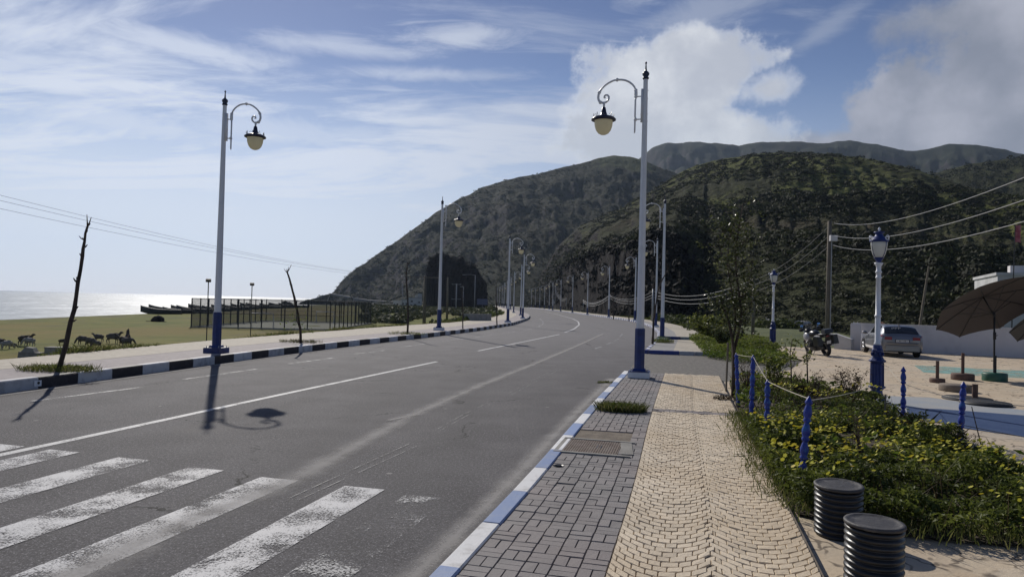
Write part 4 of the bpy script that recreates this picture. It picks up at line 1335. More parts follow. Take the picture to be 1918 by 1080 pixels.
# rough grass by the far pavements and along the field edge
B = []
for y0, y1, k, fn in ((30, 120, 9000, lambda y, r: RK(y) + 3.2 + r * 2.5), (-5, 150, 52000, lambda y, r: LO(y) - 0.02 - r * r * 2.2)):
    y = y0 + (y1 - y0) * rng.random(k) ** 1.4; r = rng.random(k)
    x = fn(y, r); zz = np.where(x < LO(y) + 1, field_z(x, y) + 0.12 * (x < LO(y)), 0.0)
    B.append(np.column_stack([x, y, zz]))
B = np.concatenate(B)
n_ = fbm(B[:, 0] * 0.4, B[:, 1] * 0.4, 55, 3)
tag(blades('verge_grass', B, (0.12 + 0.5 * np.clip(n_ - 0.35, 0, 1)) * (0.6 + 0.8 * rng.random(len(B))), M_BLADE, rng, 0.7, 0.02), kind='stuff')
# scrub on the bank below the shore track
q = np.column_stack([-60 + 62 * rng.random(9000), 128 + 107 * rng.random(9000)])
q = q[(q[:, 0] < LO(q[:, 1]) - 1.0) & (q[:, 0] > -0.212 * q[:, 1]) & (fbm(q[:, 0] * 0.12, q[:, 1] * 0.05, 61, 4) + 0.25 * rng.random(len(q)) + np.clip((q[:, 1] - 160) / 300, -.1, .2) > 0.66)]
P_ = np.column_stack([q, field_z(q[:, 0], q[:, 1]) + 0.1])
tag(clumps('bank_scrub', P_, 0.5 + 0.9 * rng.random(len(P_)), leafmat('bank_scrub_leaf', [(0.03, 0.038, 0.014), (0.06, 0.07, 0.026), (0.10, 0.105, 0.045)], 0.2, 0.8), 22, rng, flat=0.7, leaf=0.3), kind='stuff')
q = np.column_stack([-14 + 20 * rng.random(2600), 62 + 60 * rng.random(2600)])
q = q[(q[:, 0] < LO(q[:, 1]) - 0.4) & (q[:, 0] > LO(q[:, 1]) - 7)]
P_ = np.column_stack([q, np.minimum(field_z(q[:, 0], q[:, 1]) + 0.5, 0)])
tag(clumps('verge_scrub', P_, 0.35 + 0.5 * rng.random(len(P_)), leafmat('verge_scrub_leaf', [(0.04, 0.055, 0.016), (0.075, 0.095, 0.028), (0.12, 0.14, 0.045)], 0.3, 0.8), 40, rng, flat=0.9, leaf=0.2), kind='stuff')
# scrub at the foot of the near hill, by the far pavement
q = np.column_stack([10 + 26 * rng.random(3600), 44 + 56 * rng.random(3600)])
q = q[(q[:, 0] > RK(q[:, 1]) + 3.6) & (fbm(q[:, 0] * 0.12, q[:, 1] * 0.1, 71, 3) + 0.3 * rng.random(len(q)) > 0.66) & ~((q[:, 1] < 75) & (q[:, 0] > 0.30 * q[:, 1]))]
P_ = np.column_stack([q, right_z(q[:, 0], q[:, 1])])
tag(clumps('hillfoot_scrub', P_, 0.4 + 0.8 * rng.random(len(P_)), leafmat('hillfoot_leaf', [(0.03, 0.04, 0.012), (0.055, 0.07, 0.02), (0.09, 0.11, 0.03)], 0.3, 0.8), 60, rng, flat=0.9, leaf=0.17), kind='stuff')


# ------------------------------------------------------------------ weed patches in the pavement (each a thing)
def weed(px_, py_, z, rx, ry, hgt, label, n=900, m=M_LEAFY, rz=0.0, blade=0.5):
    b = at(px_, py_, z)
    o = thing('weed_patch', b, label, 'weeds', rz=rz)
    a = rng.random(n) * 6.283; r = np.sqrt(rng.random(n)) * (0.75 + 0.35 * np.sin(a * 3 + px_) * 0.5)
    C = np.column_stack([np.cos(a) * r * rx, np.sin(a) * r * ry, hgt * (1 - 0.6 * r ** 2) * rng.random(n)])
    leaves('weed_leaves', C, 0.03 + 0.04 * rng.random(n), m, rng, up=0.5, parent=o)
    k = int(n * blade) if n > 400 else 0
    if k:
        a = rng.random(k) * 6.283; r = np.sqrt(rng.random(k))
        blades('foliage', np.column_stack([np.cos(a) * r * rx, np.sin(a) * r * ry, 0 * r]), np.minimum(hgt, .16) * (0.7 + 0.7 * rng.random(k)), M_BLADE, rng, 0.6, 0.004, parent=o)
    return o


weed(1163, 769, WZ, 0.46, 0.27, 0.14, 'dense green weed patch filling a missing square of paving beside the blue and white kerb', 2600, M_LEAFY, rz=-.2)
weed(1133, 717, 0.0, 0.30, 0.12, 0.05, 'sparse grass tuft in the road gutter against the kerb near the lamp base', 260, M_BLADE)
weed(1358, 748, WZ, 0.32, 0.12, 0.10, 'straggly dry tuft growing from a cobble joint close to the garden bed', 220, M_DRYLEAF)
weed(1242, 641, 0.16, 0.55, 0.7, 0.34, 'bushy green tuft at the foot of the second lamp beyond the driveway', 900, M_LEAFY)
weed(110, 694, LZ, 0.95, 0.45, 0.14, 'green weed patch round the foot of the tall bare leaning stick', 1300, M_LEAF)
weed(563, 641, LZ, 0.9, 0.5, 0.12, 'brownish weed patch round the foot of the bent sapling stick', 500, M_DRYLEAF)
weed(764, 626, LZ, 1.1, 0.6, 0.14, 'dark weed patch round the thin stake near the second lamp', 500, M_LEAF)

# ------------------------------------------------------------------ drain cover, outlet
b = at(1107, 837, WZ)
fr = ER.P(ER.s_at(float(b.y)), 0.0)
dr = thing('drain_cover', (b.x, b.y, WZ), 'rusty chequered metal drain cover set in cracked concrete in the grey paving', 'drain cover', rz=math.atan2(-0.245, 1))
M_IRON = mat('rusty_iron', (0.16, 0.115, 0.09), (0.23, 0.19, 0.16), rough=0.75, scale=6, metal=0.2, bump=0.3)
mb = MB(); mb.box((0, 0, -0.004), (0.74, 0.86, 0.016))
for i in range(23):
    for j in range(13):
        mb.box((-0.345 + i * 0.0313, -0.40 + j * 0.066 + (0.033 if i % 2 else 0), 0.007), (0.022, 0.052, 0.008))
mb.build('plate', M_IRON, dr)
mb = MB()
for y in (-0.45, 0.45): mb.box((0.06, y, 0.004), (0.96, 0.06, 0.03), rz=random.uniform(-.03, .03))
mb.box((0.46, 0.05, 0.003), (0.15, 0.75, 0.02), rz=0.1); mb.box((-0.40, 0, 0.003), (0.05, 0.9, 0.02))
mb.build('concrete_surround', M_CONC, dr)
mb = MB()
for dx_ in (0.08, 0.13): mb.box((dx_, 0.02, 0.009), (0.014, 0.2, 0.008))
mb.build('lifting_slot', M_BLACKPL, dr)
b = at(1047, 872, WZ)
mb = MB(); mb.lathe([(0.0, 0.003), (0.045, 0.003), (0.055, 0.008), (0.06, 0.002)], 14); mb.tube([(-.07, 0.0, 0.006), (-.02, -.03, 0.01), (.03, -.02, .008)], 0.006, 5)
o = mb.build('drain_hole', M_BLACKPL, loc=b); tag(o, 'small dark round hole in the grey paving just before the drain cover', 'drain hole')

# ------------------------------------------------------------------ street lamps
LAMP_H = 8.4
def street_lamp(name='street_lamp'):
    """arm points along local +X"""
    k = LAMP_H / 9.0
    o = thing(name, (0, 0, 0), '', 'street lamp', 'street lamps lining the road')
    mb = MB(); mb.box((0, 0, 0.075), (0.56, 0.56, 0.15)); mb.build('plinth', M_WHITEP, o)
    mb = MB(); mb.box((0, 0, 0.16), (0.54, 0.54, 0.02)); mb.box((0, 0, 0.20), (0.36, 0.36, 0.08), taper=0.8)
    mb.lathe([(0.140, 0.2), (0.138, 1.27), (0.132, 1.29)], 8, a0=math.pi / 8); mb.build('lower_pole', M_BLUEP, o)
    mb = MB(); mb.box((0, -0.136, 0.62), (0.10, 0.012, 0.34)); mb.box((0.03, -0.144, 0.62), (0.014, 0.01, 0.03)); mb.build('access_door', M_BLUEP, o)
    for sx in (-1, 1):
        for sy in (-1, 1):
            mb = MB(); mb.lathe([(0.018, 0), (0.018, 0.03), (0.008, 0.035), (0.008, 0.06)], 6, c=(sx * .21, sy * .21, 0.17)); mb.build('bolt', M_GREYST, o)
    mb = MB(); mb.lathe([(0.108, 1.29), (0.100, 3.0), (0.078, 6.0), (0.062, 8.52 * k), ], 8, a0=math.pi / 8); mb.build('pole', M_WHITEMET, o)
    z = 8.5 * k
    mb = MB(); mb.lathe([(0.07, z), (0.085, z + .02), (0.085, z + .05), (0.06, z + .07), (0.09, z + .12), (0.095, z + .16), (0.07, z + .2), (0.03, z + .23), (0.022, z + .3), (0.014, z + .41),
                         (0.026, z + .43), (0.026, z + .46), (0.0, z + .49)], 12); mb.build('finial', M_DARKCAP, o, True)
    # bracket: plate on the pole, two stand-offs, vertical rod and the scrolled arm
    mb = MB(); Z = lambda v: v * k
    mb.box((0.085, 0, Z(7.75)), (0.05, 0.10, Z(0.95)))
    for zz in (8.02, 7.36): mb.tube([(0.08, 0, Z(zz)), (0.27, 0, Z(zz))], 0.020, 6); mb.blob((0.25, 0, Z(zz)), (0.05, 0.05, 0.05))
    for zz in (8.18, 7.95, 7.5, 7.3): mb.tube([(-0.08, 0.0, Z(zz)), (0.12, 0, Z(zz))], 0.012, 5)
    mb.tube([(0.265, 0, Z(6.97)), (0.262, 0, Z(7.02)), (0.26, 0, Z(7.9)), (0.255, 0, Z(8.0))], [0.016, 0.024, 0.026, 0.028], 8)
    mb.tube([(0.255, 0, Z(8.0)), (0.25, 0, Z(8.07)), (0.25, 0, Z(8.16)), (0.255, 0, Z(8.2))], [0.03, 0.05, 0.045, 0.03], 8)
    arm = [(.255, 8.18), (.29, 8.30), (.35, 8.38), (.43, 8.45), (.53, 8.505), (.64, 8.53), (.76, 8.535), (.87, 8.515), (.98, 8.46), (1.08, 8.39), (1.16, 8.31), (1.22, 8.22), (1.255, 8.12),
           (1.262, 8.03), (1.24, 7.95), (1.19, 7.895), (1.12, 7.88), (1.05, 7.895), (0.995, 7.94), (0.97, 8.0), (0.975, 8.06), (1.015, 8.105), (1.065, 8.105), (1.095, 8.075), (1.09, 8.035), (1.06, 8.02)]
    mb.tube([(a, 0, Z(b_)) for a, b_ in arm], [0.027] * 11 + [0.034] * 6 + [0.028] * 4 + [0.026] * 3 + [0.034, 0.02], 7)
    for a, b_ in ((.76, 8.535), (1.235, 8.19), (1.2, 7.9), (.255, 8.2)): mb.blob((a, 0, Z(b_)), (0.05, 0.05, 0.05))
    mb.tube([(1.10, 0, Z(7.88)), (1.10, 0, Z(7.74))], [0.035, 0.025], 8)
    mb.build('bracket_arm', M_WHITEMET, o, True)
    c = (1.10, 0, 0)
    mb = MB(); mb.lathe([(0.03, Z(7.76)), (0.05, Z(7.74)), (0.07, Z(7.62)), (0.10, Z(7.52)), (0.17, Z(7.49)), (0.27, Z(7.455)), (0.33, Z(7.41)), (0.335, Z(7.375)), (0.27, Z(7.345)), (0.25, Z(7.36))], 20, c=c)
    for i in range(8):
        a = i * math.pi / 4 + .2; x, y = 1.10 + 0.27 * math.cos(a), 0.27 * math.sin(a)
        mb.tube([(x - .03 * math.sin(a), y + .03 * math.cos(a), Z(7.45)), (x, y, Z(7.56)), (x + .03 * math.sin(a), y - .03 * math.cos(a), Z(7.45))], 0.007, 4)
        mb.tube([(x + .09 * math.sin(a), y - .09 * math.cos(a), Z(7.49)), (x + .05 * math.sin(a), y - .05 * math.cos(a), Z(7.52))], 0.006, 4)
    mb.build('lantern_hood', M_DARKCAP, o, True)
    mb = MB(); mb.lathe([(0.245, Z(7.36)), (0.25, Z(7.31)), (0.238, Z(7.2)), (0.20, Z(7.08)), (0.14, Z(6.995)), (0.07, Z(6.955)), (0.0, Z(6.945))], 20, c=c); mb.build('glass_bowl', M_BOWL, o, True)
    return o


def bowl_mat():
    m = bpy.data.materials.new('cream_lamp_glass'); m.use_nodes = True
    t = NT(m.node_tree)
    p = t.n('ShaderNodeBsdfPrincipled'); p.inputs['Base Color'].default_value = (0.84, 0.79, 0.62, 1); p.inputs['Roughness'].default_value = 0.2
    tr = t.n('ShaderNodeBsdfTranslucent'); tr.inputs[0].default_value = (0.95, 0.90, 0.72, 1)
    mx = t.n('ShaderNodeMixShader'); mx.inputs[0].default_value = 0.7
    t.t.links.new(p.outputs[0], mx.inputs[1]); t.t.links.new(tr.outputs[0], mx.inputs[2]); t.t.links.new(mx.outputs[0], t.n('ShaderNodeOutputMaterial').inputs[0])
    return m


M_BOWL = bowl_mat()
proto = street_lamp()
far_ord = ['third', 'fourth', 'fifth', 'sixth', 'seventh', 'eighth', 'ninth', 'tenth', 'eleventh', 'twelfth', 'thirteenth', 'fourteenth', 'fifteenth', 'sixteenth', 'seventeenth', 'eighteenth', 'nineteenth']
right_px = [(1197, 706, 1212, 115), (1240, 636, 1245, 366), (1228, 612, 1231, 441), (1189, 600.5, 1190, 475), (1140, 594, 1141, 493), (1100, 589, 1101, 505), (1072, 585.5, 1073.5, 513), (1050, 583, 1051.5, 520),
            (1035, 581, 1036, 525)]
left_px = [(405, 660, 427, 170), (822, 618, 829, 368), (951, 604, 958, 437), (979, 596.5, 982, 469), (975, 590.5, 978, 490), (962, 585.5, 964, 504)]
first = True
def put_lamp(x, y, z, sc, side, label):
    global first
    th = math.atan2(*(np.array([float(RK(y + 1) - RK(y - 1)) if side > 0 else float(LK(y + 1) - LK(y - 1)), 2.0])))   # road heading from +Y
    rz = -th + (math.pi if side > 0 else 0.0)
    global proto
    if first: o = proto; o.location = (x, y, z); o.rotation_euler = (0, 0, rz); o.scale = (sc,) * 3; first = False
    else: o = dup(proto, (x, y, z), rz, sc)
    o['label'] = label
    return o


for i, (bx, by, tx, ty) in enumerate(right_px):
    z = 0.14 if i == 0 else 0.16
    b = at(bx, by, z); s = height(b, tx, ty) / (8.5 * LAMP_H / 9 + .49)
    lab = ['white street lamp with blue lower pole beside the driveway, tallest lamp on the cobbled pavement',
           'second street lamp along the hill side pavement, standing on the paving just past the driveway'][i] if i < 2 else \
        f'street lamp under the hill, {far_ord[i - 2]} in the row along the hill side kerb'
    put_lamp(b.x, b.y, z, s, 1, lab)
ly = [(225, 10), (241, 11), (259, 12), (276, 13), (293, 14)]
for j, (y, _) in enumerate(ly):
    put_lamp(float(RK(y)) + 1.3, y, 0.16, 1.0, 1, f'tiny far hill side street lamp at the bend, {far_ord[7 + j]} of its row')
for i, (bx, by, tx, ty) in enumerate(left_px):
    b = at(bx, by, LZ); s = height(b, tx, ty) / (8.5 * LAMP_H / 9 + .49)
    lab = ['greyish street lamp with blue pole foot and blue plinth, tallest on the sea side pavement',
           'second street lamp along the sea side pavement, its lantern against the headland edge'][i] if i < 2 else \
        f'street lamp at the bend, {far_ord[i - 2]} in the row along the sea side kerb'
    o = put_lamp(b.x, b.y, LZ, s, -1, lab)
    if i == 0:
        for ch in o.children:
            if ch.name.startswith('plinth'):
                ch.data = ch.data.copy(); ch.data.materials[0] = M_BLUEP
for j, y in enumerate((178, 205, 231, 262, 290, 319)):
    put_lamp(float(LK(y)) - 0.9, y, LZ, 1.06, -1, f'tiny far street lamp on the sea side past the bend, {far_ord[4 + j]} in its row')
SEE = None

# ------------------------------------------------------------------ plaza lamps
def plaza_lamp(rzl=0.3):
    o = thing('plaza_lamp', (0, 0, 0), '', 'lamp post', 'ornate lamps round the plaza')
    mb = MB(); mb.lathe([(0.20, 0), (0.20, .05), (0.175, .09), (0.16, .14), (0.13, .20), (0.12, .28), (0.16, .33), (0.19, .345), (0.19, .37), (0.145, .40), (0.14, .6), (0.135, .9), (0.145, .94),
                                    (0.19, .965), (0.19, .99), (0.15, 1.02), (0.115, 1.08), (0.105, 1.15), (0.125, 1.2), (0.125, 1.24), (0.10, 1.28), (0.09, 1.36)], 8, a0=.2)
    for i in range(8):
        a = i * math.pi / 4; mb.tube([(.15 * math.cos(a), .15 * math.sin(a), .40), (.143 * math.cos(a), .143 * math.sin(a), .93)], .012, 4)
        mb.blob((.125 * math.cos(a), .125 * math.sin(a), 1.14), (.03, .03, .05), n=6, m=4)
    mb.build('pedestal', M_BLUEP, o)
    mb = MB(); mb.lathe([(0.075, 1.36), (0.078, 1.40), (0.062, 1.43), (0.060, 2.0), (0.058, 2.02), (0.074, 2.03), (0.074, 2.07), (0.058, 2.08), (0.053, 2.95), (0.068, 2.96), (0.068, 2.99), (0.054, 3.0),
                         (0.056, 3.08), (0.072, 3.09), (0.072, 3.12), (0.052, 3.14), (0.055, 3.24), (0.085, 3.29), (0.10, 3.33), (0.06, 3.335)], 14); mb.build('column', M_WHITEP, o, True)
    mb = MB(); mb.lathe([(0.05, 3.335), (0.06, 3.37), (0.105, 3.44), (0.118, 3.45), (0.10, 3.46)], 16)
    mb.lathe([(0.185, 3.825), (0.21, 3.835), (0.21, 3.865), (0.17, 3.90), (0.135, 3.95), (0.10, 3.965), (0.085, 4.0), (0.085, 4.035), (0.12, 4.05), (0.12, 4.07), (0.05, 4.085), (0.02, 4.09)], 18)
    for i in range(4):
        a = rzl + i * math.pi / 2; c, s = math.cos(a), math.sin(a)
        mb.tube([(.11 * c, .11 * s, 3.45), (.17 * c, .17 * s, 3.55), (.21 * c, .21 * s, 3.72), (.215 * c, .215 * s, 3.84)], .009, 5)
    mb.build('lantern_frame', M_BLUEP, o, True)
    mb = MB()
    for i in range(4):
        a = rzl + i * math.pi / 2; c, s = math.cos(a), math.sin(a)
        mb.tube([((.245 + .05 * math.cos(t)) * c, (.245 + .05 * math.cos(t)) * s, 3.92 + .05 * math.sin(t)) for t in np.linspace(2.6, 8.6, 12)], .012, 5)
    mb.lathe([(0.02, 4.09), (0.018, 4.11), (0.032, 4.135), (0.03, 4.15), (0.012, 4.175), (0.0, 4.19)], 10); mb.build('scroll_finial', M_WHITEP, o, True)
    mb = MB(); mb.lathe([(0.10, 3.455), (0.135, 3.52), (0.165, 3.62), (0.182, 3.74), (0.186, 3.82)], 18); mb.build('glass', M_FROST, o, True)
    return o


def frost():
    m = bpy.data.materials.new('frosted_lamp_glass'); m.use_nodes = True
    t = NT(m.node_tree)
    p = t.n('ShaderNodeBsdfPrincipled'); p.inputs['Base Color'].default_value = (0.66, 0.67, 0.65, 1); p.inputs['Roughness'].default_value = 0.15
    tr = t.n('ShaderNodeBsdfTranslucent'); tr.inputs[0].default_value = (0.75, 0.76, 0.74, 1)
    mx = t.n('ShaderNodeMixShader'); mx.inputs[0].default_value = 0.5
    t.t.links.new(p.outputs[0], mx.inputs[1]); t.t.links.new(tr.outputs[0], mx.inputs[2]); t.t.links.new(mx.outputs[0], t.n('ShaderNodeOutputMaterial').inputs[0])
    return m


M_FROST = frost()
pl = plaza_lamp()
b = at(1642, 752, PZ); s = height(b, 1648, 425) / 4.19
pl.location = b; pl.scale = (s,) * 3; pl['label'] = 'tall ornate lamp post at the flower bed edge in front of the silver car'
b = at(1447, 650, PZ); s = height(b, 1451, 503) / 4.19
dup(pl, b, 0.5, s, 'smaller looking ornate lamp post beside the black motorcycle at the grass edge')


# ------------------------------------------------------------------ blue turned posts and their ropes
def turned_post():
    mb = MB(); prof = [(0.040, 0), (0.040, .10), (0.030, .12)]
    z = .12
    for i in range(4):
        prof += [(0.026, z + .01), (0.042, z + .03), (0.042, z + .045), (0.030, z + .06), (0.045, z + .10), (0.046, z + .14), (0.030, z + .20), (0.024, z + .215)]; z += .215
    prof += [(0.042, z + .02), (0.04, z + .035), (0.028, z + .06), (0.02, z + .075), (0.006, z + .10), (0.0, z + .102)]
    mb.lathe(prof, 10)
    o = mb.build('turned_post', M_POSTBLUE, smooth=True)
    return tag(o, '', 'post', 'blue turned posts round the flower bed')


POST_L = 1.082
posts = [((1383, 759), (1379, 660), 'turned blue post beside the young tree, at the head of the row along the cobbles'),
         ((1407, 785), (1411, 664), 'second turned blue post from the young tree, turquoise in the middle'),
         ((1436, 824), (1438, 710), 'third turned blue post from the young tree, with a red knot at its top'),
         ((1500, 912), (1516, 741), 'largest turned blue post, leaning over the yellow flowers near the black pipe stools'),
         ((1692, 798), (1692, 686), 'turned blue post on the plaza side of the bed, next to the ornate lamp'),
         ((1798, 838), (1805, 714), 'turned blue post on the plaza side of the bed before the blue floor paint')]
pp, post_top = None, []
for (b_, t_, lab) in posts:
    b = at(*b_, 0.1)
    a, e = azel(*t_); r = math.hypot(b.x, b.y)
    tp = Vector((math.sin(a) * r, math.cos(a) * r, CAM_H + e * r))
    o = turned_post() if pp is None else dup(pp)
    pp = pp or o
    d = tp - b
    o.location = b - d.normalized() * 0.03; o.rotation_euler = d.to_track_quat('Z', 'Y').to_euler(); o.scale = (1, 1, (d.length + .03) / POST_L); o['label'] = lab
    post_top.append(tp - d * 0.03)


def cable(name, pts, r, m, label, cat, group=None, sag=0.1, n=10):
    P = []
    for a, b in zip(pts[:-1], pts[1:]):
        a, b = Vector(a), Vector(b)
        for i in range(n): t_ = i / n; P.append(a.lerp(b, t_) - Vector((0, 0, sag * 4 * t_ * (1 - t_))))
    P.append(Vector(pts[-1]))
    mb = MB(); mb.tube(P, r, 5)
    return tag(mb.build(name, m), label, cat, group)


cable('rope', post_top[:4], 0.0045, M_ROPE, 'pale rope strung over the tops of the four blue posts along the cobbles', 'rope', sag=0.012)
lamp1 = pl.location
ptap = at(1660, 690, 0.0)
k1 = Vector((lamp1.x - .14, lamp1.y - .05, 1.02)); k2 = Vector((lamp1.x + .15, lamp1.y - .1, .82))
cable('rope', [k1, k2 + Vector((0, -.07, 0)), post_top[4] - Vector((0, 0, .25)), post_top[5] - Vector((0, 0, .22)), Vector((8.6, 9.0, .75))], 0.005, M_ROPE, 'pale rope tied round the blue lamp pedestal and past the plaza side posts', 'rope', sag=0.03)
cable('rope', [post_top[3] - Vector((0, 0, .02)), Vector((lamp1.x - .15, lamp1.y, .35))], 0.005, M_ROPE, 'thin cord running from the largest blue post to the foot of the ornate lamp', 'rope', sag=0.03)
cable('rope', [at(1697, 788, 0.1) + Vector((0, 0, .12)), at(1800, 822, .1) + Vector((0, 0, .22)), Vector((8.6, 8.6, .25))], 0.006, M_WIRED, 'low dark cord between the feet of the plaza side posts', 'rope', sag=0.04)

# ------------------------------------------------------------------ corrugated pipe stools
def pipe_stool():
    o = thing('pipe_stool', (0, 0, 0), '', 'stool', 'black corrugated pipe stools')
    mb = MB(); prof = []; nz = 9; H_ = 0.43; p_ = H_ / nz
    for i in range(nz):
        z = i * p_
        prof += [(0.178, z + .003), (0.180, z + .1 * p_), (0.196, z + .25 * p_), (0.200, z + .42 * p_), (0.200, z + .58 * p_), (0.196, z + .75 * p_), (0.180, z + .9 * p_)]
    mb.lathe(prof, 40); mb.build('corrugated_wall', M_BLACKPL, o, True)
    mb = MB(); mb.lathe([(0.19, H_), (0.203, H_ + .004), (0.205, H_ + .022), (0.198, H_ + .030), (0.178, H_ + .030), (0.172, H_ + .024), (0.12, H_ + .026), (0.0, H_ + .027)], 40)
    mb.build('lid', M_LID, o, True)
    return o


M_LID = mat('dusty_black_lid', (0.045, 0.043, 0.045), (0.15, 0.14, 0.135), rough=0.6, scale=9, lo=0.5, hi=0.8, bump=0.5, bscale=14)
ps = pipe_stool()
b = at(1570, 1001, PZ); ps.location = b; ps.rotation_euler = (R_(1.5), R_(-1), 0); s = height(b, 1575, 919) / .455; ps.scale = (1.0, 1.0, 0.98)
ps['label'] = 'black corrugated pipe stool at the corner of the flower bed, behind the other stool'
b = at(1636, 1092, PZ)
dup(ps, b, 0.4, None, 'black corrugated pipe stool cut off by the photo edge, standing on the tan flagstones')

# ------------------------------------------------------------------ bare sticks and saplings on the far pavement
def stick(name, pts, z, r0, r1, label, cat='bare tree', nubs=14, leaf=0, seed=1, twigs=0, base=None):
    """pts: photo pixels from the foot up; bent trunk with knots"""
    rr = random.Random(seed)
    b = at(*pts[0], z) if base is None else base
    o = thing(name, b, label, cat)
    D = math.hypot(b.x, b.y); P = []
    for (x, y) in pts:
        a, e = azel(x, y); P.append(Vector((math.sin(a) * D, math.cos(a) * D, CAM_H + e * D)) - b)
    Q = []
    for a, c in zip(P[:-1], P[1:]):
        k = max(2, int((c - a).length / 0.22))
        for i in range(k): Q.append(a.lerp(c, i / k) + Vector((rr.uniform(-1, 1), rr.uniform(-1, 1), 0)) * r0 * 0.25)
    Q.append(P[-1]); L = len(Q)
    Q[0].z = -0.05
    rad = [(r0 + (r1 - r0) * i / (L - 1)) * rr.uniform(.88, 1.12) for i in range(L)]
    mb = MB(); mb.tube(Q, rad, 7)
    for i in range(nubs):
        j = int(L * (0.25 + 0.75 * rr.random())); j = min(j, L - 1)
        d = Vector((rr.uniform(-1, 1), rr.uniform(-1, 1), rr.uniform(.1, 1))).normalized(); l = rr.uniform(.04, .11) * (1 + 9 * r1)
        mb.tube([Q[j], Q[j] + d * l * .6, Q[j] + d * l + Vector((0, 0, l * .2))], [rad[j] * .6, rad[j] * .45, rad[j] * .25], 5)
    for i in range(twigs):
        d = Vector((rr.uniform(-1, 1), rr.uniform(-1, 1), rr.uniform(.4, 1.4))).normalized(); l = rr.uniform(.15, .35)
        mb.tube([Q[-1], Q[-1] + d * l * .5, Q[-1] + d * l + Vector((0, 0, .05))], [r1 * .8, r1 * .5, r1 * .25], 5)
    mb.build('trunk', M_BARK, o, True)
    if leaf:
        g = np.random.default_rng(seed)
        C = np.array(Q[1]) * 1.0 + g.normal(size=(leaf, 3)) * np.array([.28, .2, .26]) + np.array([-.1, 0, .55])
        leaves('foliage', C, 0.11, M_LEAFY, g, parent=o)
    return o


stick('bare_tree', [(109, 695), (124, 645), (138, 580), (146, 530), (154, 480), (158, 450), (164, 424)], LZ, 0.055, 0.026, 'tall bare lopped tree stick leaning over the sea side kerb', nubs=22, seed=3, twigs=3)
stick('bare_tree', [(563, 642), (562, 615), (556, 580), (549, 545), (542, 522), (538, 510)], LZ, 0.06, 0.03, 'bent bare sapling with green shoots at its foot, in front of the fenced pitch', nubs=4, leaf=70, seed=5, twigs=4)
stick('bare_tree', [(763, 626), (765, 590), (764, 560), (761, 530), (763, 495)], LZ, 0.055, 0.03, 'thin dark bare sapling on the pavement before the wooden pole', nubs=6, seed=7, twigs=2)
stick('bare_tree', [(867, 616), (867, 580), (866, 546)], LZ, 0.045, 0.03, 'thin bare sapling near the low concrete trough', nubs=4, seed=8, twigs=2)
stick('bare_tree', [(931, 608.5), (930, 575), (929, 530)], LZ, 0.055, 0.03, 'thin bare sapling beside the third sea side lamp', nubs=4, seed=9, twigs=2)
stick('bare_tree', [(1222, 645), (1224, 600), (1233, 540), (1250, 505)], 0.16, 0.06, 0.02, 'dark dead sapling close against the second hill side lamp', nubs=6, seed=10, twigs=4)
stick('bare_tree', [(1149, 597), (1149, 575), (1148.5, 552)], 0.16, 0.08, 0.05, 'thin sapling before the black cliff, between two far lamps', nubs=3, seed=11, twigs=3)
stick('bare_tree', [(1178, 600.5), (1178, 580), (1178, 557)], 0.16, 0.07, 0.05, 'thin sapling before the black cliff with a tufted tip', nubs=3, seed=12, twigs=5)

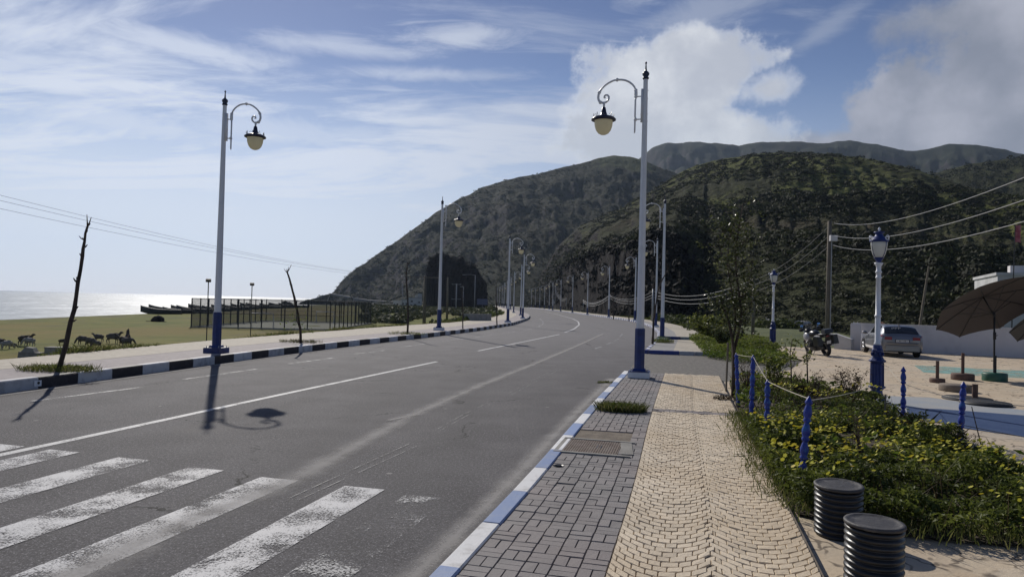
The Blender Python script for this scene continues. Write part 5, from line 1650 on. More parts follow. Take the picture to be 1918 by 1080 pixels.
# ------------------------------------------------------------------ young tree by the pavement end
def young_tree():
    b = at(1373, 742, 0.08)
    o = thing('young_tree', b, 'slender young tree with sparse small leaves, rising beside the blue posts', 'tree')
    rr = random.Random(4); mb = MB(); tips = []
    D = math.hypot(b.x, b.y)
    def w3(x, y, dd=0.0):
        a, e = azel(x, y); r = D + dd
        return Vector((math.sin(a) * r, math.cos(a) * r, CAM_H + e * r)) - b
    forks = [([(1373, 742), (1374, 700), (1375, 660), (1372, 636), (1366, 606), (1360, 585), (1352, 566)], .045, .018), ([(1375, 655), (1384, 620), (1388, 596), (1386, 560), (1380, 520), (1377, 470), (1384, 425), (1392, 380)], .036, .010),
             ([(1372, 636), (1378, 610), (1376, 580), (1370, 540), (1362, 500), (1366, 450), (1376, 410)], .026, .007), ([(1386, 560), (1396, 540), (1406, 515), (1410, 490)], .015, .005),
             ([(1380, 520), (1366, 500), (1352, 480), (1344, 450)], .014, .005), ([(1360, 585), (1345, 570), (1335, 560)], .012, .004), ([(1388, 592), (1400, 575), (1410, 560)], .012, .004),
             ([(1377, 470), (1392, 455), (1404, 440)], .010, .004), ([(1366, 450), (1352, 432), (1348, 415)], .010, .003), ([(1376, 580), (1390, 562), (1398, 548)], .010, .004)]
    for k, (px_, r0, r1) in enumerate(forks):
        P = [w3(x, y, rr.uniform(-.12, .12) * (i > 1)) for i, (x, y) in enumerate(px_)]
        n = len(P); mb.tube(P, [r0 + (r1 - r0) * i / (n - 1) for i in range(n)], 7)
        for i in range(1, n):
            if P[i].z < 1.55: continue
            for q in range(6):
                l = rr.uniform(.15, .50); d = Vector((rr.uniform(-1, 1), rr.uniform(-1, 1), rr.uniform(-.25, .8))).normalized()
                s = P[i - 1].lerp(P[i], rr.random()); e = s + d * l
                mb.tube([s, s + d * l * .5 + Vector((0, 0, .02)), e], [.006, .004, .002], 4)
                for u in (.45, .7, .95, 1.1): tips.append(s + d * l * u)
    mb.build('trunk', M_BARK, o, True)
    g = np.random.default_rng(8)
    T = np.array([tuple(t) for t in tips]); T = T[g.random(len(T)) < .92]
    C = np.repeat(T, 4, 0) + g.normal(size=(len(T) * 4, 3)) * 0.07
    leaves('crown', C, 0.055 + 0.04 * g.random(len(C)), M_TREELEAF, g, up=-.1, aspect=.55, parent=o)
    mb = MB(); s0 = at(1367, 738, .08) - b
    for x in (-.06, .1): mb.tube([s0 + Vector((x, .1, -.1)), s0 + Vector((x * .6, .08, 1.15))], .022, 6)
    mb.build('stake', M_WOOD, o)


young_tree()


def shrub(name, px_, z, h, spread, label, stems=9, leafn=500, m=M_LEAF, ls=0.07, seed=1, bark=M_BARK, cat='shrub', lowest=.25, up=.3, thick=.010):
    rr = random.Random(seed); g = np.random.default_rng(seed); b = at(*px_, z)
    o = thing(name, b, label, cat); mb = MB(); T = []
    for i in range(stems):
        a = rr.random() * 6.283; sp = spread * rr.uniform(.3, 1); hh = h * rr.uniform(.6, 1)
        P = [Vector((0.03 * math.cos(a), 0.03 * math.sin(a), -.03))]
        for k in range(1, 5):
            t_ = k / 4; P.append(Vector((math.cos(a) * sp * t_ ** 1.3 + rr.uniform(-.03, .03), math.sin(a) * sp * t_ ** 1.3 + rr.uniform(-.03, .03), hh * t_)))
        mb.tube(P, [thick, thick * .85, thick * .65, thick * .45, thick * .25], 5)
        for k in range(5):
            t_ = rr.uniform(.35, 1) * 4; j = min(3, int(t_)); s = P[j].lerp(P[j + 1], t_ - j)
            d = Vector((rr.uniform(-1, 1), rr.uniform(-1, 1), rr.uniform(.2, 1.1))).normalized() * h * .2
            mb.tube([s, s + d * .6, s + d], [thick * .4, thick * .3, thick * .15], 4)
            T += [s + d * u for u in (.5, .8, 1)]
        T.append(P[-1])
    mb.build('stems', bark, o)
    if leafn:
        T = np.array([tuple(t) for t in T]); T = T[T[:, 2] > h * lowest]
        C = T[g.integers(0, len(T), leafn)] + g.normal(size=(leafn, 3)) * h * .045
        leaves('foliage', C, ls * (0.7 + .6 * g.random(leafn)), m, g, up=up, parent=o)
    return o


M_TWIG = mat('dry_twig', (0.10, 0.062, 0.042), (0.06, 0.04, 0.03), rough=0.9, scale=10)
shrub('leafy_shrub', (1452, 735), .12, .95, .42, 'dark leafy shrub with whorled leaves between the blue posts and the bare stakes', 10, 420, M_LEAF, .10, 21)
shrub('dry_shrub', (1398, 735), .12, .75, .35, 'bare twiggy shrub just behind the young tree stake', 11, 60, M_DRYLEAF, .05, 22, M_TWIG)
shrub('dry_shrub', (1592, 757), .12, .75, .32, 'reddish brown dry shrub near the foot of the ornate lamp', 20, 600, M_DRYLEAF, .05, 23, M_TWIG, thick=.007)
shrub('dry_shrub', (1530, 745), .12, .55, .18, 'purple brown dry stalks beside the round brown tuft', 12, 130, M_DRYLEAF, .05, 24, M_TWIG, thick=.008)
shrub('dry_shrub', (1795, 845), .1, .38, .3, 'thin dry weeds at the foot of the blue post by the blue floor paint', 10, 60, M_DRYLEAF, .035, 25, M_TWIG, thick=.005)
shrub('green_shrub', (1856, 897), .08, .36, .28, 'small bright green bush at the plaza corner of the flower bed', 16, 900, M_LEAFY, .05, 26, thick=.006, lowest=.05)
shrub('green_shrub', (1712, 808), .1, .30, .25, 'low grey green bush at the foot of the post next to the lamp', 14, 300, M_LEAF, .05, 27, thick=.006, lowest=.05)
shrub('leafy_shrub', (1325, 640), 0.05, 1.5, 1.2, 'broad leafy bush beside the far pavement under the young tree', 22, 2600, M_LEAF, .17, 28, thick=.02, lowest=.05)
shrub('leafy_shrub', (1352, 655), 0.05, 1.2, 1.0, 'dark spreading bush next to the bright green ground cover', 16, 1300, M_TREELEAF, .15, 29, thick=.02, lowest=.05)
shrub('bare_sapling', (1615, 866), .12, .62, .22, 'small bare forked sapling standing in the middle of the yellow flowers', 7, 26, M_DRYLEAF, .035, 30, M_TWIG, cat='sapling', thick=.009)


def sapling(px_pts, z, r, label, leafn, seed, side=None):
    b = at(*px_pts[0], z); D = math.hypot(b.x, b.y)
    o = thing('garden_sapling', b, label, 'sapling'); g = np.random.default_rng(seed)
    def w3(x, y): a, e = azel(x, y); return Vector((math.sin(a) * D, math.cos(a) * D, CAM_H + e * D)) - b
    mb = MB(); P = [w3(*p) for p in px_pts]; mb.tube(P, [r, r * .8] + [r * .6] * (len(P) - 2), 6); T = [P[-1], P[-1].lerp(P[-2], .5)]
    for s in side or []:
        Q = [w3(*p) for p in s]; mb.tube(Q, [r * .5] * (len(Q) - 1) + [r * .25], 5); T += [Q[-1], Q[-1].lerp(Q[-2], .4)]
    mb.build('trunk', M_BARK, o, True)
    T = np.array([tuple(t) for t in T]); C = T[g.integers(0, len(T), leafn)] + g.normal(size=(leafn, 3)) * .07
    leaves('leaves', C, .085, M_LEAF, g, up=0, aspect=.6, parent=o)


sapling([(1482, 726), (1482, 690), (1480, 660), (1484, 635)], .12, .018, 'thin sapling with a few leaves and one branch reaching to the stake', 80, 31,
        [[(1482, 676), (1498, 676), (1512, 674)], [(1480, 660), (1472, 650), (1470, 640)], [(1481, 668), (1488, 655), (1492, 642)], [(1482, 690), (1487, 684), (1488, 676)]])
sapling([(1513, 730), (1512, 690), (1511, 652)], .12, .020, 'dark upright stake with leaf clusters halfway, standing next to the leafy sapling', 30, 32, [[(1512, 676), (1518, 668), (1516, 662)]])
b = at(1656, 802, .1); mb = MB(); mb.tube([(0, 0, -.05), (.01, 0, .3), (.02, 0, height(b, 1657, 738))], .013, 6)
tag(mb.build('garden_stake', M_WOOD, loc=b), 'pale thin wooden stake in the bed before the ornate lamp', 'stake')
b = at(1843, 848, .05); D = math.hypot(b.x, b.y); a, e = azel(1820, 761)
mb = MB(); mb.tube([(0, 0, -.05), (math.sin(a) * D - b.x, math.cos(a) * D - b.y, CAM_H + e * D - b.z)], [.009, .006], 6)
tag(mb.build('garden_stake', M_BARK, loc=b), 'thin leaning cane at the plaza edge of the flower bed', 'stake')
# round brown tuft
b = at(1504, 745, .1)
o = thing('dry_tuft', b, 'round dark brown dry tuft at the back of the flower bed', 'tuft'); g = np.random.default_rng(44)
mb = MB(); mb.blob((0, 0, .05), (.24, .2, .16), n=14, m=8, jit=.1); mb.build('mound', M_SOIL, o)
a = g.random(700) * 6.283; r = np.sqrt(g.random(700)); C = np.column_stack([np.cos(a) * r * .25, np.sin(a) * r * .2, .2 * np.sqrt(np.maximum(0, 1 - r ** 2)) + .02])
blades('dry_blades', C, .07, M_DRYLEAF, g, .9, .006, o)
# litter
b = at(1465, 832, .1); mb = MB(); mb.box((0, 0, .12), (.20, .05, .04), rz=-.5, rot=(.2, .1, -.5), taper=.7)
tag(mb.build('paper_litter', M_WHITEP, loc=b), 'crumpled white scrap caught in the leaves near the third blue post', 'litter')

# ------------------------------------------------------------------ poles and cables
def wood_pole(px_, z, top, r, label, arm=None, armw=1.6, lean=None, box=False, m=M_WOOD, cat='utility pole', rz=0.0):
    b = at(*px_, z); h = height(b, *top)
    o = thing('utility_pole', b, label, cat, rz=rz)
    mb = MB(); lx = 0.0
    if lean:
        D = math.hypot(b.x, b.y); a, _ = azel(*lean); lx = math.sin(a) * D - b.x
    mb.tube([(0, 0, -.3), (lx * .5, 0, h * .5), (lx, 0, h)], [r, r * .85, r * .7], 8); mb.build('post', m, o, True)
    for k, zz in enumerate(arm or []):
        mb = MB(); mb.box((lx * zz / h, -.02, zz), (armw, .10, .10))
        for x in np.linspace(-.45, .45, 3): mb.tube([(x * armw + lx, -.02, zz), (x * armw + lx, -.02, zz + .16)], .03, 6)
        mb.build('crossarm', m, o)
    if box:
        mb = MB(); mb.box((.05, -r - .1, h - .9), (.35, .22, .3)); mb.build('junction_box', M_WALL, o)
        mb = MB(); mb.tube([(.08, -r * .6, h - .6), (.08, -r * .6, 1)], .03, 5); mb.build('conduit', M_GREYST, o)
    return o, Vector((b.x + lx, b.y, b.z + h)), h


bU = 48.0
def pt_at(px_, py_, D):
    """point on the sight line of a pixel at true distance D"""
    a, e = azel(px_, py_); return Vector((math.sin(a) * D, math.cos(a) * D, CAM_H + e * D))


def pole_at(D, zg, bx, top, r, label, **k):
    a, _ = azel(bx, 600); x, y = math.sin(a) * D, math.cos(a) * D
    d = Vector((x, y, zg)) - Vector((0, 0, CAM_H))
    loc = Vector((x, y, zg)); o = thing('utility_pole', loc, label, 'utility pole'); h = height(loc, *top); mb = MB()
    mb.tube([(0, 0, -.3), (0, 0, h * .5), (0, 0, h)], [r, r * .85, r * .7], 8); mb.build('post', k.get('m', M_WOOD), o, True)
    for zz in k.get('arm', []):
        mb = MB(); mb.box((0, -.02 - r, h - zz), (k.get('armw', 1.6), .10, .10))
        for x_ in np.linspace(-.45, .45, 3): mb.tube([(x_ * k.get('armw', 1.6), -.02 - r, h - zz), (x_ * k.get('armw', 1.6), -.02 - r, h - zz + .2)], .03, 6)
        mb.build('crossarm', k.get('m', M_WOOD), o)
    if k.get('box'):
        mb = MB(); mb.box((.12, -r - .08, h - 1.1), (.42, .25, .36)); mb.build('junction_box', M_WALL, o)
        mb = MB(); mb.tube([(.05, -r - .02, h - 1.2), (.05, -r - .02, .2)], .035, 5); mb.build('conduit', M_GREYST, o)
    if k.get('lamp'):
        mb = MB(); L = k['lamp']; mb.tube([(0, 0, h - .1), (-L * .4, 0, h + .15), (-L, 0, h + .05)], .05, 6); mb.box((-L - .3, 0, h + .03), (.8, .3, .14)); mb.build('lamp_head', M_GREYST, o)
    return o, loc + Vector((0, 0, h))


GRP = 'power cables'
oU, tU = pole_at(48, -0.9, 1551, (1556, 414), 0.19, 'tall wooden utility pole with a white junction box behind the motorcycle', box=True)
o2, t2 = pole_at(66, -1.2, 1410.5, (1412, 520), 0.17, 'shorter wooden utility pole on the green behind the young tree')
o3, t3 = pole_at(88, 0.0, 1222, (1224, 541), 0.14, 'slim grey pole before the black cliff beside the third hill side lamp', m=M_GREYST)
oL, tL = pole_at(118, -2.4, 794.5, (797, 516), 0.30, 'stout wooden pole with a crossarm, on the pasture before the rock outcrop', arm=[.3], armw=5.5)
for D, bx, top, r, arm, lab in ((150, 837, (838, 519), .26, [], 'plain wooden pole in front of the rock outcrop, right of the lamp'.replace(', right of the lamp', ' next to the second sea side lamp')),
                           (190, 853.5, (854, 531), .2, [.2, 4.2], 'pale pole with two short crossarms against the rock outcrop')):
    pole_at(D, -1.6, bx, top, r, lab, arm=arm, armw=2.6, m=M_GREYST if len(arm) == 2 else M_WOOD)
pole_at(200, -1.2, 888, (888, 515), .13, 'slim roadside lamp with a single arm in front of the rock outcrop', m=M_GREYST, lamp=3.0)
pole_at(215, -1.4, 752.5, (752, 529), .12, 'slim pole by the white houses under the headland', m=M_GREYST, lamp=.3)
pole_at(205, -1.4, 866.5, (866.5, 537), .12, 'slim pole with a small lamp beside the double crossarm pole', m=M_GREYST, lamp=.3)
o9, t9 = pole_at(120, 0.1, 1141.5, (1141.5, 551), .09, 'slim cable pole hidden close behind a far hill side lamp', m=M_GREYST)
o10, t10 = pole_at(172, 0.1, 1092, (1092, 561), .10, 'small cable pole under the black cliff', m=M_GREYST)
o11, t11 = pole_at(205, 0.1, 1060, (1060, 557), .10, 'small far cable pole near the road bend', m=M_GREYST)
t12 = pt_at(1039, 536, 215)
for k, (y0, y1, lab) in enumerate((((1562, 418), (1918, 296), 'uppermost cable rising from the tall wooden pole towards the upper photo corner'),
                                   ((1562, 441), (1918, 338), 'middle cable rising from the tall wooden pole over the ornate lamp'),
                                   ((1560, 459), (1918, 378), 'lowest cable rising from the tall wooden pole, passing behind the lantern'))):
    s = pt_at(*y0, 47.7); e = pt_at(*y1, 21.0)
    d = (e - s) * 0.25
    cable('power_cable', [s, e + d], 0.011, M_WIRE, lab, 'cable', GRP, sag=0.75, n=22)
for k, (ya, yb) in enumerate(((425, 524), (443, 533), (462, 545))):
    cable('power_cable', [pt_at(1551, ya, 48.2), pt_at(1413, yb, 66)], 0.015, M_WIRED, ('upper', 'middle', 'lower')[k] + ' cable sagging between the two wooden poles behind the small ornate lamp', 'cable', GRP, sag=.45, n=14)
    cable('power_cable', [pt_at(1409, yb, 66), pt_at(1224, (545, 551, 556)[k], 88)], 0.019, M_WIRE, ('upper', 'middle', 'lower')[k] + ' cable sagging before the black cliff from the short wooden pole', 'cable', GRP, sag=1.0, n=18)
    cable('power_cable', [pt_at(1224, (545, 551, 556)[k], 88), pt_at(1141.5, (552, 554, 558)[k], 120)], 0.019, M_WIRE, ('upper', 'middle', 'lower')[k] + ' cable behind the tallest hill side lamp', 'cable', GRP, sag=.9, n=14)
    cable('power_cable', [pt_at(1141.5, (552, 554, 558)[k], 120), pt_at(1092, (561, 563, 566)[k], 172)], 0.035, M_WIRE, ('upper', 'middle', 'lower')[k] + ' cable sagging between far lamps under the cliff', 'cable', GRP, sag=1.1, n=14)
    cable('power_cable', [pt_at(1060, (558, 560, 562)[k], 205), t12 - Vector((0, 0, .5 * k))], 0.035, M_WIRE, ('upper', 'middle', 'lower')[k] + ' short steep cable at the road bend', 'cable', GRP, sag=1.5, n=14)
pole_at(215, 0.0, 1039, (1039, 534), .12, 'tall far cable pole standing at the start of the cliff', m=M_GREYST)
for k, (x0, y0, y1) in enumerate(((-140, 330, 517), (-140, 342, 518.5), (-140, 360, 521))):
    cable('power_cable', [pt_at(x0, y0, 40), pt_at(797 + (k - 1) * 14, y1, 118)], 0.009, M_WIRED, ('highest', 'middle', 'lowest')[k] + ' of the three cables crossing the sky above the sea', 'cable', 'cables over the pasture', sag=1.1, n=26)
# leaning bare stick beyond the wall
b = pt_at(1718, 640, 46); a0 = b; top_ = pt_at(1740, 498, 46)
mb = MB(); mb.tube([(0, 0, -.2), (top_ - b) * .5, top_ - b], [.08, .07, .05], 7)
tag(mb.build('leaning_pole', M_WOOD, loc=b), 'thin pale pole leaning behind the long white wall', 'pole')

# ------------------------------------------------------------------ fenced sports pitch on the pasture
FZ = FIELD_Z
A_, B_, C_ = at(358, 613, FZ), at(618, 618.5, FZ), at(694, 606, FZ)
D_ = A_ + (C_ - B_)
CAGE_H = 4.0
def meshmat():
    m = bpy.data.materials.new('woven_wire_mesh'); m.use_nodes = True
    t = NT(m.node_tree)
    p = t.n('ShaderNodeBsdfPrincipled'); p.inputs['Base Color'].default_value = (0.03, 0.033, 0.035, 1); p.inputs['Roughness'].default_value = .6
    tr = t.n('ShaderNodeBsdfTransparent'); mx = t.n('ShaderNodeMixShader'); mx.inputs[0].default_value = 0.42
    t.t.links.new(tr.outputs[0], mx.inputs[1]); t.t.links.new(p.outputs[0], mx.inputs[2]); t.t.links.new(mx.outputs[0], t.n('ShaderNodeOutputMaterial').inputs[0])
    return m


M_MESH = meshmat()
cage = thing('pitch_fence', A_, 'tall dark steel mesh fence enclosing the small sports pitch on the pasture', 'fence')
def fence_side(p, q, n):
    p, q = p - A_, q - A_
    for i in range(n):
        c = p.lerp(q, i / n)
        mb = MB(); mb.box((c.x, c.y, CAGE_H / 2 - .1), (.13, .13, CAGE_H + .2)); mb.box((c.x, c.y, .05), (.3, .3, .12)); mb.build('post', M_STEEL, cage)
    mb = MB()
    for z in (.12, CAGE_H * .5, CAGE_H - .05): mb.tube([p + Vector((0, 0, z)), q + Vector((0, 0, z))], .035 if z > 1 else .05, 5)
    mb.build('rail', M_STEEL, cage)
    mb = MB(); d = (q - p).normalized(); nrm = Vector((d.y, -d.x, 0)) * .02
    mb.quad(p + nrm + Vector((0, 0, .1)), q + nrm + Vector((0, 0, .1)), q + nrm + Vector((0, 0, CAGE_H)), p + nrm + Vector((0, 0, CAGE_H))); mb.build('wire_mesh', M_MESH, cage)
    mb = MB(); c = (p + q) / 2; mb.box((c.x, c.y, .0), ((q - p).length, .35, .3), rz=math.atan2(d.y, d.x)); mb.build('footing', M_CONC, cage)


fence_side(A_, B_, 6); fence_side(B_, C_, 11); fence_side(C_, D_, 7); fence_side(D_, A_, 11)
mb = MB(); mb.add([tuple(p + Vector((0, 0, .06)) - A_ * 0) for p in (A_, B_, C_, D_)], [(0, 1, 2, 3)])
tag(mb.build('pitch_surface', mat('worn_pitch', (0.10, 0.12, 0.085), (0.15, 0.15, 0.11), rough=.9, scale=.4)), kind='structure')
def goal(c, rz, lab):
    o = thing('football_goal', c, lab, 'goal', 'goals on the pitch', rz=rz)
    mb = MB()
    mb.tube([(-1.5, 0, 0), (-1.5, 0, 2), (1.5, 0, 2), (1.5, 0, 0)], .06, 6); mb.tube([(-1.5, 0, 2), (-1.5, 1, 0)], .04, 5); mb.tube([(1.5, 0, 2), (1.5, 1, 0)], .04, 5); mb.build('frame', M_WHITEP, o)


g1 = A_.lerp(D_, .30).lerp(B_.lerp(C_, .30), .52)
goal(A_.lerp(B_, .45) + (D_ - A_) * .1 + Vector((0, 0, .06)), 0.2, 'white football goal at the near end inside the fenced pitch')
goal(A_.lerp(B_, .62) + (D_ - A_) * .85 + Vector((0, 0, .06)), 0.2, 'white football goal at the far end inside the fenced pitch')
for D, x, yt, lab in ((72, 388, 525, 'thin floodlight mast standing beside the fence where boats lie behind it'), (84, 470, 532, 'thin floodlight mast inside the middle of the fenced pitch')):
    a, _ = azel(x, 600); loc = Vector((math.sin(a) * D, math.cos(a) * D, FZ)); h = height(loc, x, yt)
    o = thing('floodlight', loc, lab, 'floodlight', rz=.3)
    mb = MB(); mb.tube([(0, 0, -.2), (0, 0, h)], .05, 6); mb.build('mast', M_STEEL, o)
    mb = MB(); mb.box((0, -.08, h), (.46, .22, .26), rot=(.5, 0, 0)); mb.build('lamp', M_STEEL, o)

# ------------------------------------------------------------------ boats drawn up on the shingle
def boat_proto():
    o = thing('fishing_boat', (0, 0, 0), '', 'boat', 'fishing boats drawn up on the beach')
    L, n = 7.5, 15; S = []
    for i in range(n):
        t = i / (n - 1); x = (t - .5) * L
        wv = 1.0 * (1 - max(0, (t - .45) / .55) ** 2.2) * (0.82 + .18 * min(1, t / .25)); sh = .95 + .75 * max(0, (t - .4) / .6) ** 2
        kx = .35 * max(0, (t - .8) / .2)
        S.append([(x, -wv, sh), (x, -wv * .9, sh * .62), (x - 0, -wv * .55, .12 + kx), (x, 0, .0 + kx * 1.2), (x, wv * .55, .12 + kx), (x, wv * .9, sh * .62), (x, wv, sh)])
    V = [p for r in S for p in r]; mb = MB()
    mb.add(V, [(i * 7 + k, (i + 1) * 7 + k, (i + 1) * 7 + k + 1, i * 7 + k + 1) for i in range(n - 1) for k in range(6)] + [tuple(range(7))])
    # inside skin
    V2 = [(p[0], p[1] * .93, max(p[2], .25)) for p in V]
    mb.add(V2, [(i * 7 + k + 1, (i + 1) * 7 + k + 1, (i + 1) * 7 + k, i * 7 + k) for i in range(n - 1) for k in range(6)])
    mb.build('hull', M_HULL, o, True)
    mb = MB()
    for s in (0, 6): mb.tube([r[s] for r in S], .06, 6)
    mb.build('gunwale', M_HULLT, o)
    mb = MB()
    for t in (.3, .5, .68): i = int(t * (n - 1)); mb.box((S[i][0][0], 0, .7), (.3, -S[i][0][1] * 1.8, .06))
    mb.build('thwart', M_WOOD, o)
    mb = MB(); mb.box((-L / 2 - .15, 0, 1.15), (.35, .4, .6), taper=.8); mb.box((-L / 2 - .12, 0, .5), (.16, .12, .9)); mb.build('outboard_motor', M_STEEL, o)
    return o


M_HULL = mat('boat_hull_paint', (0.020, 0.023, 0.032), (0.04, 0.043, 0.05), rough=.6, scale=.8)
M_HULLT = mat('boat_trim', (0.07, 0.075, 0.09), rough=.6)
bp = None
rb = random.Random(6)
boats = [(301, 592, 165, .15, 'dark fishing boat at the seaward end of the beached row, nearest the open grass'), (316, 591, 172, .2, 'dark fishing boat with raised bow, second in from the open grass'),
         (334, 592, 168, .1, 'fishing boat with an upright box at its stern beside the fence corner')]
for k in range(13): boats.append((350 + k * 17.5 + rb.uniform(-5, 5), 590 - k * .55, 172 + k * 5.2 + rb.uniform(-6, 6), rb.uniform(-.5, .5), 'dark fishing boat on the shingle seen through the pitch fence'))
for (x, y, D, rz, lab) in boats:
    a, _ = azel(x, 600); loc = Vector((math.sin(a) * D, math.cos(a) * D, 0)); loc.z = float(field_z(np.array([loc.x]), np.array([loc.y]))[0]) - .02
    o = boat_proto() if bp is None else dup(bp); bp = bp or o
    o.location = loc; o.rotation_euler = (rb.uniform(-.12, .12), 0, math.pi + rz + .2); o.scale = (rb.uniform(.85, 1.15),) * 3; o['label'] = lab

# ------------------------------------------------------------------ skin helper for animals and people
def skinned(name, joints, edges, radii, m, parent=None, sub=1, root=0):
    me = bpy.data.meshes.new(name); me.from_pydata(joints, edges, []); me.update()
    o = bpy.data.objects.new(name, me); link(o, parent)
    sk = o.modifiers.new('skin', 'SKIN'); sk.use_smooth_shade = True
    for i, v in enumerate(me.skin_vertices[0].data):
        r = radii[i]; v.radius = r if hasattr(r, '__len__') else (r, r); v.use_root = (i == root)
    sb = o.modifiers.new('sub', 'SUBSURF'); sb.levels = sb.render_levels = sub
    me.materials.append(m)
    return o


M_WOOL = mat('grey_wool', (0.13, 0.115, 0.10), (0.08, 0.07, 0.062), rough=.95, scale=9, bump=.6)
M_WOOLP = mat('pale_wool', (0.42, 0.39, 0.35), (0.28, 0.25, 0.22), rough=.95, scale=9, bump=.6)
M_WOOLD = mat('brown_wool', (0.09, 0.07, 0.055), (0.05, 0.04, 0.033), rough=.95, scale=9, bump=.6)
def sheep(name, graze, m):
    J = [(0, 0, .56), (.28, 0, .58), (-.28, 0, .57), (-.42, 0, .60), (.42, 0, .66)]
    R = [(.25, .25), (.23, .23), (.24, .24), (.12, .12), (.14, .14)]
    E = [(0, 1), (0, 2), (2, 3), (1, 4)]
    if graze: J += [(.58, 0, .46), (.66, 0, .26), (.74, 0, .12)]
    else: J += [(.53, 0, .82), (.60, 0, .90), (.76, 0, .84)]
    R += [(.085, .085), (.075, .08), (.04, .045)]; E += [(4, 5), (5, 6), (6, 7)]
    n = 8
    for (x, y, back) in ((.28, .10, 0), (.28, -.10, 0), (-.28, .11, 1), (-.28, -.11, 1)):
        b = len(J); st = .04 * (1 if y > 0 else -1)
        J += [(x + (-.02 if back else 0), y, .40), (x + (-.09 if back else .01) + st, y, .24), (x + (-.03 if back else 0) + st, y, .02)]
        R += [(.075, .075), (.034, .034), (.028, .03)]; E += [(1 if not back else 2, b), (b, b + 1), (b + 1, b + 2)]
    b = len(J); J += [(J[6][0] - .02, .09, J[6][2] + .03), (J[6][0] - .02, -.09, J[6][2] + .03), (-.50, 0, .48)]
    R += [(.02, .03)] * 2 + [(.03, .03)]; E += [(6, b), (6, b + 1), (3, b + 2)]
    return skinned(name, J, E, R, m)


shp = [sheep('sheep', False, M_WOOL), sheep('sheep', True, M_WOOL), sheep('sheep', True, M_WOOLP), sheep('sheep', False, M_WOOLD)]
used = [False] * 4
S_ = [(2, 650, 3, 3.0, 1.0, 'dark sheep cut by the photo edge on the pasture'), (11, 653, 2, 1.2, .95, 'pale sheep next to the dark one at the photo edge'), (23, 651, 1, .4, .6, 'small lamb in the grass between the pale sheep and the concrete block'),
      (46, 646, 3, .2, 1.15, 'brown sheep standing behind the sloped concrete block'), (55, 648, 2, 3.3, 1.0, 'pale backed sheep directly behind the sloped concrete block'),
      (155, 646, 1, 3.2, 1.05, 'grey sheep grazing, first of the cluster past the leaning stick'), (171, 649.5, 1, 2.8, 1.0, 'grey sheep grazing in the middle of the cluster'),
      (181, 653, 1, 3.0, .85, 'smaller sheep lowest in the cluster past the leaning stick'), (185, 641.5, 0, 3.3, .95, 'sheep standing behind the cluster with head raised'),
      (211, 644, 0, .15, 1.25, 'big sheep standing alone with its head up towards the shepherd'), (232, 649, 3, 3.1, 1.0, 'dark sheep in front of the shepherd'), (238, 650, 1, .5, 1.0, 'sheep grazing close beside the shepherd'),
      (117, 645, 3, .5, .7, 'dark lamb lying just behind the second concrete block')]
for x, y, k, rz, sc, lab in S_:
    b = at(x, y, FZ + .02); b.z = float(field_z(np.array([b.x]), np.array([b.y]))[0])
    o = dup(shp[k]) if used[k] else shp[k]; used[k] = True
    o.location = b; o.rotation_euler = (0, 0, rz); o.scale = (sc * .9,) * 3
    tag(o, lab, 'sheep', 'sheep grazing on the pasture')

